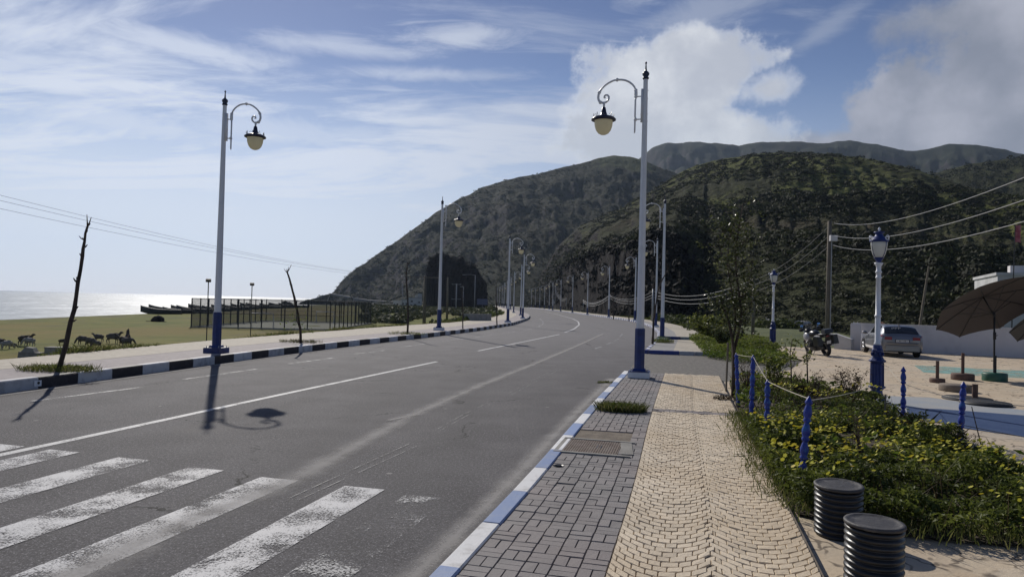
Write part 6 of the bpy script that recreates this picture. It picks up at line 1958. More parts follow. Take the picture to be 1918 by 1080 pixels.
M_SKIN = mat('skin', (0.30, 0.17, 0.11), rough=.6)
def hooded_person(loc, rz, lab, mrobe, sit=True, stick_=False):
    """a seated figure in a long hooded robe: one body, the robe and hood are clothing"""
    o = thing('person', loc, lab, 'person', rz=rz)
    # pelvis, spine, neck, head; thighs forward, shins down, arms on knees
    J = [(0, 0, .14), (0, .02, .32), (0, .04, .52), (0, .06, .62), (0, .08, .70), (0, .09, .82)]
    R = [(.15, .12), (.15, .11), (.16, .10), (.055, .055), (.085, .09), (.07, .085)]
    E = [(0, 1), (1, 2), (2, 3), (3, 4), (4, 5)]
    for s in (-1, 1):
        b = len(J); J += [(s * .10, .06, .14), (s * .16, .42, .42), (s * .14, .50, .06), (s * .14, .64, .04)]; R += [(.085, .085), (.065, .065), (.05, .05), (.04, .03)]
        E += [(0, b), (b, b + 1), (b + 1, b + 2), (b + 2, b + 3)]
        b = len(J); J += [(s * .21, .06, .52), (s * .25, .20, .34), (s * .15, .40, .42), (s * .12, .47, .42)]; R += [(.06, .06), (.048, .048), (.036, .036), (.03, .02)]
        E += [(2, b), (b, b + 1), (b + 1, b + 2), (b + 2, b + 3)]
        for q in range(5):
            n = len(J); J.append((s * (.10 + .018 * q - .02), .55 - .012 * abs(q - 2), .39)); R.append((.009, .009)); E.append((b + 3, n))
    bd = skinned('body', J, E, R, M_SKIN, o)
    mb = MB(); prof = []
    n = 22
    rings = [(.00, .30, .36, .14), (.10, .30, .37, .13), (.24, .27, .33, .11), (.36, .25, .26, .08), (.46, .24, .18, .05), (.54, .225, .145, .05), (.60, .17, .12, .05), (.635, .09, .09, .06)]
    b0 = len(mb.v)
    for (z, rx, ry, cy) in rings:
        for k in range(n):
            a = 2 * math.pi * k / n; w_ = 1 + .05 * math.sin(5 * a + z * 9)
            mb.v.append((rx * math.cos(a) * w_, cy + ry * math.sin(a) * w_, z))
    for i in range(len(rings) - 1):
        for k in range(n): mb.face((b0 + i * n + k, b0 + i * n + (k + 1) % n, b0 + (i + 1) * n + (k + 1) % n, b0 + (i + 1) * n + k), 0, .5)
    mb.build('robe', mrobe, o, True)
    mb = MB(); n = 16
    rings = [(.60, .135, .125, .05, 0), (.68, .125, .13, .06, 0), (.78, .115, .125, .06, 0), (.86, .085, .10, .05, 0), (.93, .04, .05, .02, 0), (.99, .012, .015, -.01, 0)]
    for (z, rx, ry, cy, _) in rings:
        for k in range(n):
            a = 2 * math.pi * k / n; f = math.sin(a) > .75 and .64 < z < .82
            mb.v.append((rx * math.cos(a), cy + ry * math.sin(a) * (.35 if f else 1), z))
    for i in range(len(rings) - 1):
        for k in range(n): mb.face((i * n + k, i * n + (k + 1) % n, (i + 1) * n + (k + 1) % n, (i + 1) * n + k), 0, .5)
    mb.build('hood', mrobe, o, True)
    return o


M_ROBED = mat('black_robe', (0.012, 0.012, 0.014), (0.02, 0.02, 0.022), rough=.9, scale=8)
M_ROBEB = mat('brown_robe', (0.09, 0.08, 0.075), (0.06, 0.052, 0.05), rough=.9, scale=8)
b = at(1390.5, 637, -.6); b.z = float(right_z(np.array([b.x]), np.array([b.y]))[0])
b = pt_at(1390.5, 637, 52.0); b.z = float(right_z(np.array([b.x]), np.array([b.y]))[0]); s_ = .92
o = hooded_person(b, -.3, 'person in a black hooded robe sitting on the grass with their back turned', M_ROBED); o.scale = (1.0, 1.0, 1.0)
b = at(240, 643, FZ); b.z = float(field_z(np.array([b.x]), np.array([b.y]))[0])
o = hooded_person(b, 2.4, 'shepherd in a brown hooded robe sitting among the sheep on the pasture', M_ROBEB); o.scale = (1.1, 1.1, 1.25)

# ------------------------------------------------------------------ concrete blocks, trough, low things left
def at_f(x, y):
    b = at(x, y, FZ); b.z = float(field_z(np.array([b.x]), np.array([b.y]))[0]); return b
b = at_f(58, 667)
mb = MB(); mb.add([(-.8, -.4, -.1), (.8, -.4, -.1), (.8, .4, -.1), (-.8, .4, -.1), (-.75, -.4, .45), (.78, -.4, .42), (.78, .4, .42), (-.75, .4, .45)], [(3, 2, 1, 0), (0, 1, 5, 4), (1, 2, 6, 5), (2, 3, 7, 6), (3, 0, 4, 7), (4, 5, 6, 7)])
mb.add([(-.6, -.38, .44), (.4, -.38, .42), (.4, .38, .42), (-.6, .38, .44), (-.35, -.3, .80), (.2, -.3, .78), (.2, .3, .78), (-.35, .3, .80)], [(0, 1, 5, 4), (1, 2, 6, 5), (2, 3, 7, 6), (3, 0, 4, 7), (4, 5, 6, 7)])
o = mb.build('concrete_block', M_CONC, loc=b); o.scale = (.85, .85, .85); o.rotation_euler = (0, .04, .15); tag(o, 'sloped grey concrete block lying in the grass at the pasture edge', 'concrete block')
b = at_f(109, 667)
mb = MB(); mb.box((0, 0, .3), (1.4, .8, .65), rz=.1); mb.box((0, 0, .64), (1.44, .84, .08), rz=.1)
for k in range(6): mb.box((-.55 + k * .22, -.42 + .02 * k, .25), (.06, .04, .45), rz=.1)
tag(mb.build('concrete_block', M_CONC, loc=b), 'squarish ribbed concrete block behind the foot of the leaning stick', 'concrete block')
b = at_f(295, 603); mb = MB(); mb.blob((0, 0, .2), (1.0, .8, .75), n=10, m=6, jit=.15); mb.box((-.2, 0, .0), (3.0, .5, .15)); tag(mb.build('rubbish_heap', M_ROCK, loc=b), 'small dark heap on the pasture in front of the beached boats', 'heap')
# concrete trough
b = at(893, 607, -.15); o = thing('concrete_trough', b, 'long low concrete trough beside the pavement before the bend', 'trough', rz=.75)
mb = MB(); L_, W_, H_ = 2.7, 1.0, 1.0
for (c, s) in (((0, -W_ / 2, H_ / 2), (L_, .12, H_)), ((0, W_ / 2, H_ / 2), (L_, .12, H_)), ((-L_ / 2 + .06, 0, H_ / 2), (.12, W_ - .12, H_)), ((L_ / 2 - .06, 0, H_ / 2), (.12, W_ - .12, H_))): mb.box(c, s)
mb.build('wall', M_CONC, o); mb = MB(); mb.box((0, 0, H_ - .2), (L_ - .24, W_ - .14, .1)); mb.build('soil', M_SOIL, o)

# kerb sticker
b = at(73, 724, .1)
yk = 13.75; xk = float(LK(yk))
b = Vector((float(LK(14.15)) + .004, 14.15, .11))
o = thing('kerb_mark', b, 'small white square with a dark spot stuck on a black kerb block', 'sticker', rz=math.atan2(2.0, float(LK(15.1) - LK(13.1))))
mb = MB(); mb.box((0, -.006, 0), (.17, .012, .12)); mb.build('square', M_WHITEP, o)
mb = MB(); mb.lathe([(0, 0), (.03, 0), (.03, .006), (0, .006)], 10); s = mb.build('spot', M_BLACKPL, o); s.rotation_euler = (math.pi / 2, 0, 0); s.location = (.01, -.013, .01)

# ------------------------------------------------------------------ white houses by the shore track
M_HOUSE = mat('white_house_wall', (0.55, 0.55, 0.55), (0.42, 0.42, 0.42), rough=.9, scale=.5)
M_SHUT = mat('dark_opening', (0.025, 0.025, 0.03), rough=.4)
def house(px0, px1, ytop, D, zg, depth, lab, wins, extra=None, name='white_house'):
    a0, _ = azel(px0, 570); a1, _ = azel(px1, 570)
    p0, p1 = Vector((math.sin(a0) * D, math.cos(a0) * D, zg)), Vector((math.sin(a1) * D, math.cos(a1) * D, zg))
    c = (p0 + p1) / 2; W = (p1 - p0).length; h = height(c, (px0 + px1) / 2, ytop)
    o = thing(name, c, lab, 'house', rz=math.atan2(p1.y - p0.y, p1.x - p0.x))
    mb = MB(); mb.box((0, depth / 2, h / 2 - .5), (W, depth, h + 1)); mb.build('wall', M_HOUSE, o)
    mb = MB(); mb.box((0, depth / 2, h + .12), (W + .3, depth + .3, .24)); mb.build('roof', M_CONC, o)
    for (u, v, ww, hh) in wins:
        mb = MB(); mb.box((u * W, -.02, v * h), (ww, .12, hh)); f = mb.build('window', M_HOUSE, o)
        mb = MB(); mb.box((u * W, -.07, v * h), (ww * .8, .06, hh * .85)); mb.build('pane', M_SHUT, f)
    return o, W, h


o, W, h = house(765, 790, 557.5, 262, -1.4, 5, 'two storey white house with roof tanks standing against the rock outcrop', [(-.3, .3, .9, 1.0), (.0, .3, .9, 1.6), (.3, .62, .7, .7), (-.25, .68, .8, .7)])
mb = MB(); mb.box((W * .32, 2, h + .9), (1.6, 1.8, 1.4)); mb.box((W * .05, 2, h + .6), (.5, .5, .9)); mb.box((W * .45, 1.2, h + .7), (.5, .5, 1.0)); mb.build('roof_structure', M_HOUSE, o)
house(750, 765, 561, 262, -1.4, 5, 'single storey grey white house joined to the two storey one', [(-.2, .55, .8, .9), (.25, .5, .8, 1.3)])
house(736, 750, 562.5, 270, -1.4, 5, 'low flat roofed house with a patchy wall under the headland', [(.1, .5, .8, .9), (-.3, .5, .6, .7)])
house(709, 735, 570, 275, -1.4, 4, 'long low wall like outbuilding at the end of the white houses', [(.0, .5, .8, .7)])
# pale line of the shore track
mb = MB(); P_ = [pt_at(x, 577.6, D) for x, D in ((702, 245), (740, 240), (790, 238), (850, 236), (905, 238))]
for a, b_ in zip(P_[:-1], P_[1:]):
    c = (a + b_) / 2; d = b_ - a; mb.box((c.x, c.y, -1.25), (d.length + .02, .35, 1.0), rz=math.atan2(d.y, d.x))
tag(mb.build('parapet_wall', M_HOUSE), 'long low pale parapet along the shore track below the rock outcrop', 'wall')

# road signs
def sign(bpx, D, top, tri, lab, face_w, col, zg=.16):
    a, _ = azel(bpx, 580); loc = Vector((math.sin(a) * D, math.cos(a) * D, zg)); h = height(loc, *top)
    o = thing('road_sign', loc, lab, 'road sign'); mb = MB(); mb.tube([(0, 0, -.1), (0, 0, h)], .05, 6); mb.build('post', M_GREYST, o)
    mb = MB()
    if tri:
        w_ = face_w
        mb.add([(-w_ / 2, -.06, h - w_), (w_ / 2, -.06, h - w_), (0, -.06, h)] + [(-w_ / 2, -.03, h - w_), (w_ / 2, -.03, h - w_), (0, -.03, h)], [(0, 1, 2), (5, 4, 3), (0, 3, 4, 1), (1, 4, 5, 2), (2, 5, 3, 0)])
    else: mb.box((0, -.06, h - face_w * .25), (face_w, .04, face_w * .55))
    mb.build('plate', col, o)
    return o


sign(1036.5, 205, (1036.5, 561), True, 'triangular grey backed warning sign at the road edge by the bend', 1.15, M_GREYST)
sign(903, 235, (903, 560), False, 'rectangular blue grey sign beside the road cutting', 3.6, mat('sign_bluegrey', (0.10, 0.11, 0.19), rough=.5), zg=-1.0)

# ------------------------------------------------------------------ walls, pillar and buildings right
pA, pB, pC = Vector((18.1, 36.6, 0)), Vector((24.2, 32.9, 0)), Vector((33, 27.8, 0))
mb = MB()
for a, b_ in ((pA, pB), (pB, pC)):
    d = b_ - a; c = (a + b_) / 2; mb.box((c.x, c.y, .45), (d.length, .2, 1.82), rz=math.atan2(d.y, d.x)); mb.box((c.x, c.y, 1.385), (d.length + .02, .25, .05), rz=math.atan2(d.y, d.x))
tag(mb.build('boundary_wall', M_WALL), 'long whitewashed boundary wall behind the parked silver car', 'wall')
b = at(1602, 656, 0.0); h = height(b, 1602, 607)
mb = MB(); mb.box((b.x, b.y, h / 2 - .1), (.47, .47, h + .2), rz=-.5); mb.box((b.x, b.y, h + .02), (.40, .40, .06), rz=-.5)
for x in (-.1, .1): mb.tube([(b.x + x, b.y, h), (b.x + x, b.y, h + .12)], .02, 5)
tag(mb.build('gate_pillar', M_WALL), 'square white gate pillar to the side of the silver car', 'pillar')
q0, q1 = at(1562, 654, 0.0), at(1594, 656.5, 0.0)
h0, h1 = height(q0, 1562, 626), height(q1, 1594, 637)
d = (q1 - q0).normalized(); nn = Vector((-d.y, d.x, 0)) * .18
mb = MB(); V = [q0 - Vector((0, 0, .3)), q1 - Vector((0, 0, .3)), q1 + Vector((0, 0, h1)), q0 + Vector((0, 0, h0))]
mb.add([tuple(v) for v in V] + [tuple(v + nn) for v in V], [(0, 1, 2, 3), (7, 6, 5, 4), (3, 2, 6, 7), (0, 4, 5, 1), (1, 5, 6, 2), (4, 0, 3, 7)])
V = [q0 + Vector((0, 0, h0)) - nn * .2, q1 + Vector((0, 0, h1)) - nn * .2]; u = Vector((0, 0, .06))
mb.add([tuple(v) for v in (V[0], V[1], V[1] + u, V[0] + u)] + [tuple(v + nn * 1.4) for v in (V[0], V[1], V[1] + u, V[0] + u)], [(0, 1, 2, 3), (7, 6, 5, 4), (3, 2, 6, 7), (0, 4, 5, 1), (1, 5, 6, 2), (4, 0, 3, 7)])
tag(mb.build('ramp_wall', M_HOUSE), 'low sloping white wall between the motorcycle and the gate pillar', 'wall')
mb = MB(); e0, e1 = at(1610, 655, 0), at(1619, 656, 0)
for z in (.12, .42, .72): mb.tube([(e0.x, e0.y, z), (e1.x + 1.5, e1.y - .8, z)], .03, 5)
mb.box(((e0.x + e1.x) / 2, (e0.y + e1.y) / 2, .4), (.25, .05, .95), rz=-.5)
tag(mb.build('gate', M_WHITEP), 'white gate leaf between the pillar and the front wheel of the silver car', 'gate')
# small tiled roof kiosk below the wall
def P3(x, y, D): return pt_at(x, y, D)
o = thing('tiled_kiosk', P3(1642, 640, 47), 'small building with a terracotta tiled roof showing over the wall behind the silver car', 'building'); kb = o.location.copy()
ez = P3(1612, 617, 45.5).z
mb = MB(); L = [P3(1612, 617, 45) - kb, P3(1634, 618.5, 43.0) - kb, P3(1672, 615, 46) - kb, P3(1655, 603, 47.0) - kb]
apex = P3(1652, 602.5, 46.5) - kb
base = [Vector((-1.2, .8, 0)), Vector((-.35, -2.2, 0)), Vector((1.3, -.8, 0)), Vector((.5, 2.2, 0))]
zr = L[0].z
pts = [Vector((p.x, p.y, zr)) for p in (L[0], L[1], L[2])] + [Vector((L[2].x - (L[1].x - L[0].x) * 1.0, L[2].y + 3, zr))]
mb.add([tuple(p) for p in pts] + [tuple(apex)], [(0, 1, 4), (1, 2, 4), (2, 3, 4), (3, 0, 4), (3, 2, 1, 0)])
for a_, b_ in ((0, 1), (1, 2)):
    for k in range(12):
        s = pts[a_].lerp(pts[b_], (k + .5) / 12) + Vector((0, 0, .03)); e = apex.lerp(s, .08 + .0 * k)
        m_ = s.lerp(apex, min(1, .95)); mb.tube([s, m_], [.07, .02], 6)
mb.build('roof', M_TERRA, o)
mb = MB(); c = sum(pts, Vector()) / 4; mb.box((c.x, c.y, zr / 2 - 1), (1.9, 1.9, zr + 1.8), rz=-.5); mb.build('wall', M_WALL, o)
# flat white box building and brown gable beyond the wall
o, W, h = house(1811, 1872, 610.5, 44, -1.4, 3, 'low white flat roofed building showing over the boundary wall under the umbrella', [])
a_ = P3(1861, 600, 50); b0 = P3(1842, 611, 50); b1 = P3(1882, 611, 50); o = thing('brown_roof_hut', Vector((a_.x, a_.y, -1.4)), 'brown pitched roof hut behind the low white building', 'building'); r0 = o.location
mb = MB(); V = [b0 - r0, b1 - r0, a_ - r0]; k = Vector((1.2, 4, 0)); mb.add([tuple(v) for v in V] + [tuple(v + k) for v in V], [(0, 1, 2), (5, 4, 3), (1, 4, 5, 2), (3, 0, 2, 5), (0, 3, 4, 1)]); mb.build('roof', M_TERRA, o)
mb = MB(); mb.prism([(V[0].x + .1, V[0].y + .1), (V[1].x - .1, V[1].y + .1), (V[1].x + 1, V[1].y + 4), (V[0].x + 1, V[0].y + 4)], 0, V[0].z - .01); mb.build('wall', M_CONC, o)
# white building on the hill foot with writing, railings and flag
a0 = P3(1868, 560, 58); zg = -1.5; top = P3(1868, 515.5, 58).z
o = thing('white_building', Vector((a0.x, a0.y, zg)), 'tall white building with dark writing on its wall, rising behind the umbrellas', 'building', rz=math.atan2(-.45, 1)); WB = o
hb_ = top - zg
mb = MB(); mb.box((8, 4, hb_ / 2), (16, 8, hb_)); mb.build('wall', M_HOUSE, o)
mb = MB(); mb.box((8, 4, hb_ + .1), (16.2, 8.2, .2)); mb.build('roof', M_HOUSE, o)
mb = MB(); mb.box((1.5, .8, hb_ + .45), (1.4, .8, .5)); mb.tube([(2.2, 1, hb_ + .55), (5.5, 1, hb_ + .55)], .05, 5); mb.build('roof_tank', M_WALL, o)
mb = MB()
for x in (2.9, 3.5): mb.tube([(x, -.15, hb_ - 3), (x, -.15, hb_ + .3)], .03, 5)
for k in range(11): mb.tube([(2.9, -.15, hb_ - 2.9 + k * .3), (3.5, -.15, hb_ - 2.9 + k * .3)], .022, 4)
mb.build('ladder', M_STEEL, o)
# writing: strokes drawn as thin raised bars (upper line in Arabic script, lower line of short upright marks)
mb = MB()
def stroke(P): mb.tube([(x, -.02, hb_ + z) for x, z in P], .026, 4)
x0, z0 = .95, -.85
stroke([(x0 + 1.05, z0 + .42), (x0 + 1.05, z0)]); stroke([(x0 + .92, z0 + .38), (x0 + .92, z0 + .02), (x0 + .78, z0), (x0 + .74, z0 + .36)]); stroke([(x0 + .74, z0 + .02), (x0 + .6, z0), (x0 + .56, z0 + .22)])
stroke([(x0 + .56, z0 + .02), (x0 + .46, z0 - .04), (x0 + .42, z0 + .1)]); stroke([(x0 + .40, z0 + .02), (x0 + .3, z0 + .06), (x0 + .34, z0 + .2)]); stroke([(x0 + .2, z0 + .02), (x0, z0 + .0)])
z1 = -1.72
for i, (dx_, l) in enumerate(((0.0, .36), (.12, .2), (.26, .3), (.38, .3), (.5, .3), (.62, .3), (.92, .34), (1.0, .16))): stroke([(x0 - .1 + dx_, z1), (x0 - .1 + dx_ + .02, z1 + l)])
stroke([(x0 - .1, z1 + .1), (x0 + .04, z1 + .02)])
mb.build('lettering', M_STEEL, o)
fb = pt_at(1894, 560, 57.2); ft = pt_at(1901.5, 421, 57.2)
o = thing('flagpole', Vector((fb.x, fb.y, zg)), 'slim pole with a faded red flag beside the white building', 'flag')
mb = MB(); mb.tube([(0, 0, 0), (ft.x - fb.x, ft.y - fb.y, ft.z - zg)], [.045, .03], 6); mb.build('pole', M_STEEL, o)
mb = MB(); nx_, nz_ = 8, 6; T_ = Vector((ft.x - fb.x, ft.y - fb.y, ft.z - zg))
for side in (0, 1):
    b0_ = len(mb.v)
    for i in range(nx_):
        for j in range(nz_):
            u = i / (nx_ - 1); v = j / (nz_ - 1)
            mb.v.append((T_.x + u * .42 + .02, T_.y + .10 * math.sin(u * 7 + v * 1.2) + .004 * side, T_.z - .02 - v * 1.1 - u * .08 * v))
    for i in range(nx_ - 1):
        for j in range(nz_ - 1): mb.face((b0_ + i * nz_ + j, b0_ + i * nz_ + j + 1, b0_ + (i + 1) * nz_ + j + 1, b0_ + (i + 1) * nz_ + j), 0, .5)
mb.build('cloth', mat('faded_red_cloth', (0.36, 0.07, 0.10), (0.52, 0.20, 0.22), rough=.8, scale=3), o, True)

# rubble line at the hill foot
def on_hill(h_, x, y):
    a, e = azel(x, y); i = int(np.argmin(np.abs(h_.az - a))); j = int(np.argmax(h_.tan[i, :h_.nt] >= e))
    return Vector((h_.X[i, j], h_.Y[i, j], h_.Z[i, j]))


for k in range(30):
    x = rb.uniform(1422, 1508); b = on_hill(hc, x, 612 + rb.uniform(-3, 5)) if rb.random() < .6 else on_hill(hc, x, 616)
    s = rb.uniform(.22, .62); mb = MB(); mb.blob((0, 0, s * .3), (s, s * .8, s * .6), n=7, m=5, jit=.3)
    o = mb.build('rubble_stone', M_STONE, loc=b - Vector((0, .4, 0))); tag(o, 'pale lump of rubble in the line at the hill foot behind the motorcycle', 'rubble', 'pale rubble at the hill foot')

# ------------------------------------------------------------------ umbrellas and their loose bases
M_CANV = leafmat('brown_canvas', [(0.062, 0.052, 0.050), (0.068, 0.057, 0.054)], 0.10, 0.9)
M_CANVP = leafmat('painted_sunlit_canvas', [(0.55, 0.53, 0.54), (0.55, 0.53, 0.54)], 0.3, 0.9)  # brown canvas in sun: the sunlight is put into this pale colour
M_GREENP = mat('dark_green_paint', (0.02, 0.10, 0.065), (0.016, 0.075, 0.05), rough=.5, scale=5)
M_RUST = mat('rust_brown_paint', (0.13, 0.075, 0.055), (0.09, 0.055, 0.045), rough=.8, scale=6, bump=.3)
def umbrella(base, joint, apex, R, drop, rings_lab, pale=(), cat='umbrella', nrib=8, rot=0.2):
    o = thing('parasol', base, rings_lab, cat)
    j, a = joint - base, apex - base
    ax = (a - j).normalized(); u = ax.cross(Vector((0, 1, 0))).normalized(); v = ax.cross(u)
    rim = a - ax * drop
    mb = MB(); mb.tube([(0, 0, .05), (j.x, j.y, j.z)], .026, 8); mb.tube([j, j + (a - j) * .5, a + ax * .04], .022, 8); mb.tube([(0, 0, 1.0), (0, 0, 1.22)], .042, 8)
    mb.tube([(.02, 0, 1.1), (.09, .0, 1.13)], .012, 5); mb.blob((j.x, j.y, j.z), (.04, .04, .05)); mb.build('pole', M_STEEL, o, True)
    ang = [rot + 2 * math.pi * k / nrib for k in range(nrib)]
    pt = lambda t, q: a - ax * drop * (q ** 1.25) + (u * math.cos(t) + v * math.sin(t)) * R * q
    hub = a - ax * (drop + .18)
    canv = MB(); pal = MB()
    for k in range(nrib):
        t0, t1 = ang[k], ang[k] + 2 * math.pi / nrib
        g = []
        for q in np.linspace(0.0, 1.0, 7):
            row_ = []
            for s in np.linspace(0, 1, 5):
                p = pt(t0, q).lerp(pt(t1, q), s) - ax * (.05 * q * 4 * s * (1 - s)) * (-1)
                row_.append(p)
            g.append(row_)
        V = [tuple(p) for r in g for p in r]
        tgt = pal if k in pale else canv
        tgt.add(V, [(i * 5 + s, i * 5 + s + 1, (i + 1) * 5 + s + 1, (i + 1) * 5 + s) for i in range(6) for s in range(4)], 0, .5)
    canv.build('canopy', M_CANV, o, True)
    if pal.v: tag(pal.build('canopy_panel', M_CANVP, o, True), 'canopy panel coloured pale as if lit by the sun')
    for t in ang:
        rb_ = MB(); rb_.tube([pt(t, .02) - ax * .02, pt(t, .5) - ax * .025, pt(t, 1.0) - ax * .015], .011, 5); rb_.tube([hub, pt(t, .52) - ax * .03], .009, 5); rb_.build('rib', M_STEEL, o)
    mb = MB(); mb.tube([hub - ax * .05, hub + ax * .05], .045, 8); mb.tube([a - ax * .02, a + ax * .09], [.03, .012], 8); mb.build('hub', M_STEEL, o)
    return o


b1 = at(1862, 712, PZ); b1.z = PZ + .24
D1 = math.hypot(b1.x, b1.y)
umbrella(b1, pt_at(1862.5, 590, D1), pt_at(1841, 555, D1 + .30), 1.58, .46, 'large brown parasol tilted on a crank pole, standing in the round green base', rot=.15)
b2 = at(2010, 712, PZ)
D2 = math.hypot(b2.x, b2.y)
umbrella(b2, pt_at(2012, 600, D2 - .6), pt_at(1985, 560, D2 - .4), 1.75, .55, 'second brown parasol cut by the photo edge, with one panel coloured pale as if sunlit', pale=(3,), rot=.5)


def base_disc(px_, r, h, m, stub, lab, name='umbrella_stand'):
    b = at(*px_, PZ); o = thing(name, b, lab, 'umbrella stand')
    mb = MB(); mb.lathe([(r * .98, 0), (r, .02), (r, h - .03), (r * .96, h), (0.0, h)], 28); mb.build('weight', m, o, True)
    if stub:
        mb = MB(); mb.tube([(0, 0, h - .02), (0, 0, h + stub)], .045, 10); mb.tube([(.04, 0, h + stub * .7), (-.11, 0, h + stub * .7)], .012, 5); mb.build('socket', M_RUST if m != M_GREENP else M_STEEL, o)
    return o


base_disc((1863, 713), .33, .24, M_GREENP, .52, 'dark green round parasol base holding the tilted brown parasol')
base_disc((1803, 711), .31, .19, M_RUST, .62, 'rust brown round base with a tall thin stub, behind the blue post top')
base_disc((1755.5, 716), .20, .12, M_RUST, .50, 'smallest rust brown round base with a thin stub, nearest the ornate lamp')
base_disc((1790, 732), .38, .17, mat('grey_brown_disc', (0.20, 0.165, 0.13), (0.14, 0.11, 0.09), rough=.85, scale=4), 0, 'wide pale brown round base without a stub beside the blue post')
base_disc((1812, 748), .52, .05, M_STEEL, 0, 'flat dark plate lying in front of the wide pale brown base', 'base_plate')
b = at(1826, 748, PZ); o = thing('base_stub', b, 'short dark red upright pipe stub standing on the flat dark plate', 'pipe stub'); mb = MB(); mb.tube([(0, 0, 0.05), (0, 0, .36)], .062, 12); mb.tube([(.03, 0, .32), (-.12, 0, .32)], .013, 5); mb.build('tube', M_RUST, o)
base_disc((1846, 757), .50, .06, M_STEEL, 0, 'flat dark plate on the pale floor paint, lowest of the base pieces', 'base_plate')


# ------------------------------------------------------------------ car: lofted hatchback body
def car(loc, heading, lab):
    """rear at local y=0, nose towards +Y"""
    L = 4.25
    o = thing('parked_car', loc, lab, 'car', rz=-heading)
    K = lambda pts: (lambda y: np.interp(y, [p[0] for p in pts], [p[1] for p in pts]))
    wl = K([(-.02, .70), (.03, .80), (.15, .855), (.5, .88), (1.2, .885), (2.6, .885), (3.4, .87), (3.9, .80), (4.15, .66), (4.25, .50)])
    belt = K([(-.02, .90), (.1, .97), (.6, .98), (1.6, .94), (2.8, .90), (3.4, .86), (3.9, .76), (4.25, .62)])
    roof = K([(-.02, .93), (.08, 1.03), (.22, 1.16), (.42, 1.31), (.62, 1.385), (1.1, 1.42), (1.8, 1.42), (2.3, 1.37), (2.75, 1.20), (3.15, .99), (3.4, .93), (3.9, .82), (4.25, .66)])
    wr = K([(-.02, .66), (.08, .66), (.3, .62), (.6, .60), (1.8, .59), (2.4, .59), (3.0, .66), (3.4, .72), (4.25, .45)])
    sill = K([(-.02, .36), (.1, .26), (.5, .22), (3.6, .22), (4.1, .24), (4.25, .34)])
    def prof(y):
        w, b_, r, q, s = wl(y), belt(y), roof(y), wr(y), sill(y)
        r = max(r, b_ + .012)
        half = [(0, s), (w * .82, s), (w * .95, s + .05), (w * 1.0, s + .22), (w * 1.0, (s + b_) / 2 + .05), (w * .985, b_ - .06), (w * .955, b_), (w * .93, b_ + min(.02, (r - b_) * .3)),
                (q + (w * .93 - q) * .45, b_ + (r - b_) * .55), (q + .02, b_ + (r - b_) * .88), (q * .86, r - .012), (q * .45, r + .008), (0, r + .014)]
        return half
    ysl = [-.02, 0.0, .03, .08, .15, .22, .32, .42, .52, .62, .8, 1.0, 1.3, 1.6, 1.9, 2.1, 2.3, 2.5, 2.7, 2.9, 3.05, 3.2, 3.4, 3.6, 3.8, 3.95, 4.08, 4.16, 4.22, 4.25]
    H = [prof(y) for y in ysl]; n = len(H[0]); mb = MB()
    ring = lambda h, y: [(x, y, z) for x, z in h] + [(-x, y, z) for x, z in h[-2:0:-1]]
    Rr = [ring(h, y) for h, y in zip(H, ysl)]; N = len(Rr[0])
    V = [p for r in Rr for p in r]
    F = []
    for i in range(len(Rr) - 1):
        for k in range(N):
            k2 = (k + 1) % N; F.append((i * N + k, (i + 1) * N + k, (i + 1) * N + k2, i * N + k2))
    F.append(tuple(range(N))); F.append(tuple(range((len(Rr) - 1) * N, len(Rr) * N))[::-1])
    mb.add(V, F, 0, .5)
    body = mb.build('body', M_SILVER, o, True)
    def surf(y, v, off=.006):
        """v in 0..12 walks the half profile; returns a point slightly proud of the skin"""
        h0, h1 = prof(y - .02), prof(y + .02); h = prof(y)
        i = min(int(v), 11); f = v - i
        P = Vector((h[i][0] * (1 - f) + h[i + 1][0] * f, y, h[i][1] * (1 - f) + h[i + 1][1] * f))
        du = Vector((h[i + 1][0] - h[i][0], 0, h[i + 1][1] - h[i][1]))
        a0 = Vector((h0[i][0] * (1 - f) + h0[i + 1][0] * f, y - .02, h0[i][1] * (1 - f) + h0[i + 1][1] * f)); a1 = Vector((h1[i][0] * (1 - f) + h1[i + 1][0] * f, y + .02, h1[i][1] * (1 - f) + h1[i + 1][1] * f))
        nr = du.cross(a1 - a0); nr = nr.normalized() if nr.length > 1e-9 else Vector((0, 0, 1))
        if nr.dot(P - Vector((0, 2, .7))) < 0: nr = -nr
        return P + nr * off
    def patch(name, y0, y1, v0, v1, m, sides=(1,), ny=8, nv=6, skew=0.0, off=.006, parent=o, mirrorjoin=False):
        mb = MB()
        for sd_ in sides:
            V = []
            for i in range(ny + 1):
                for j in range(nv + 1):
                    v = v0 + (v1 - v0) * j / nv; yy = y0 + (y1 - y0) * i / ny + skew * j / nv
                    p = surf(yy, v, off); V.append((p.x * sd_, p.y, p.z))
            mb.add(V, [(i * (nv + 1) + j, i * (nv + 1) + j + 1, (i + 1) * (nv + 1) + j + 1, (i + 1) * (nv + 1) + j) for i in range(ny) for j in range(nv)], 0, .5)
        return mb.build(name, m, parent, True)
    # glass
    mb = MB(); V = []
    for y in np.linspace(.09, .50, 9):
        hw = []
        for s in np.linspace(-1, 1, 13):
            v = 12 - abs(s) * 3.05; p = surf(y, v, .008); V.append((p.x * (1 if s > 0 else -1), p.y, p.z))
    mb.add(V, [(i * 13 + j, i * 13 + j + 1, (i + 1) * 13 + j + 1, (i + 1) * 13 + j) for i in range(8) for j in range(12)], 0, .5)
    rw = mb.build('rear_window', M_GLASSD, o, True)
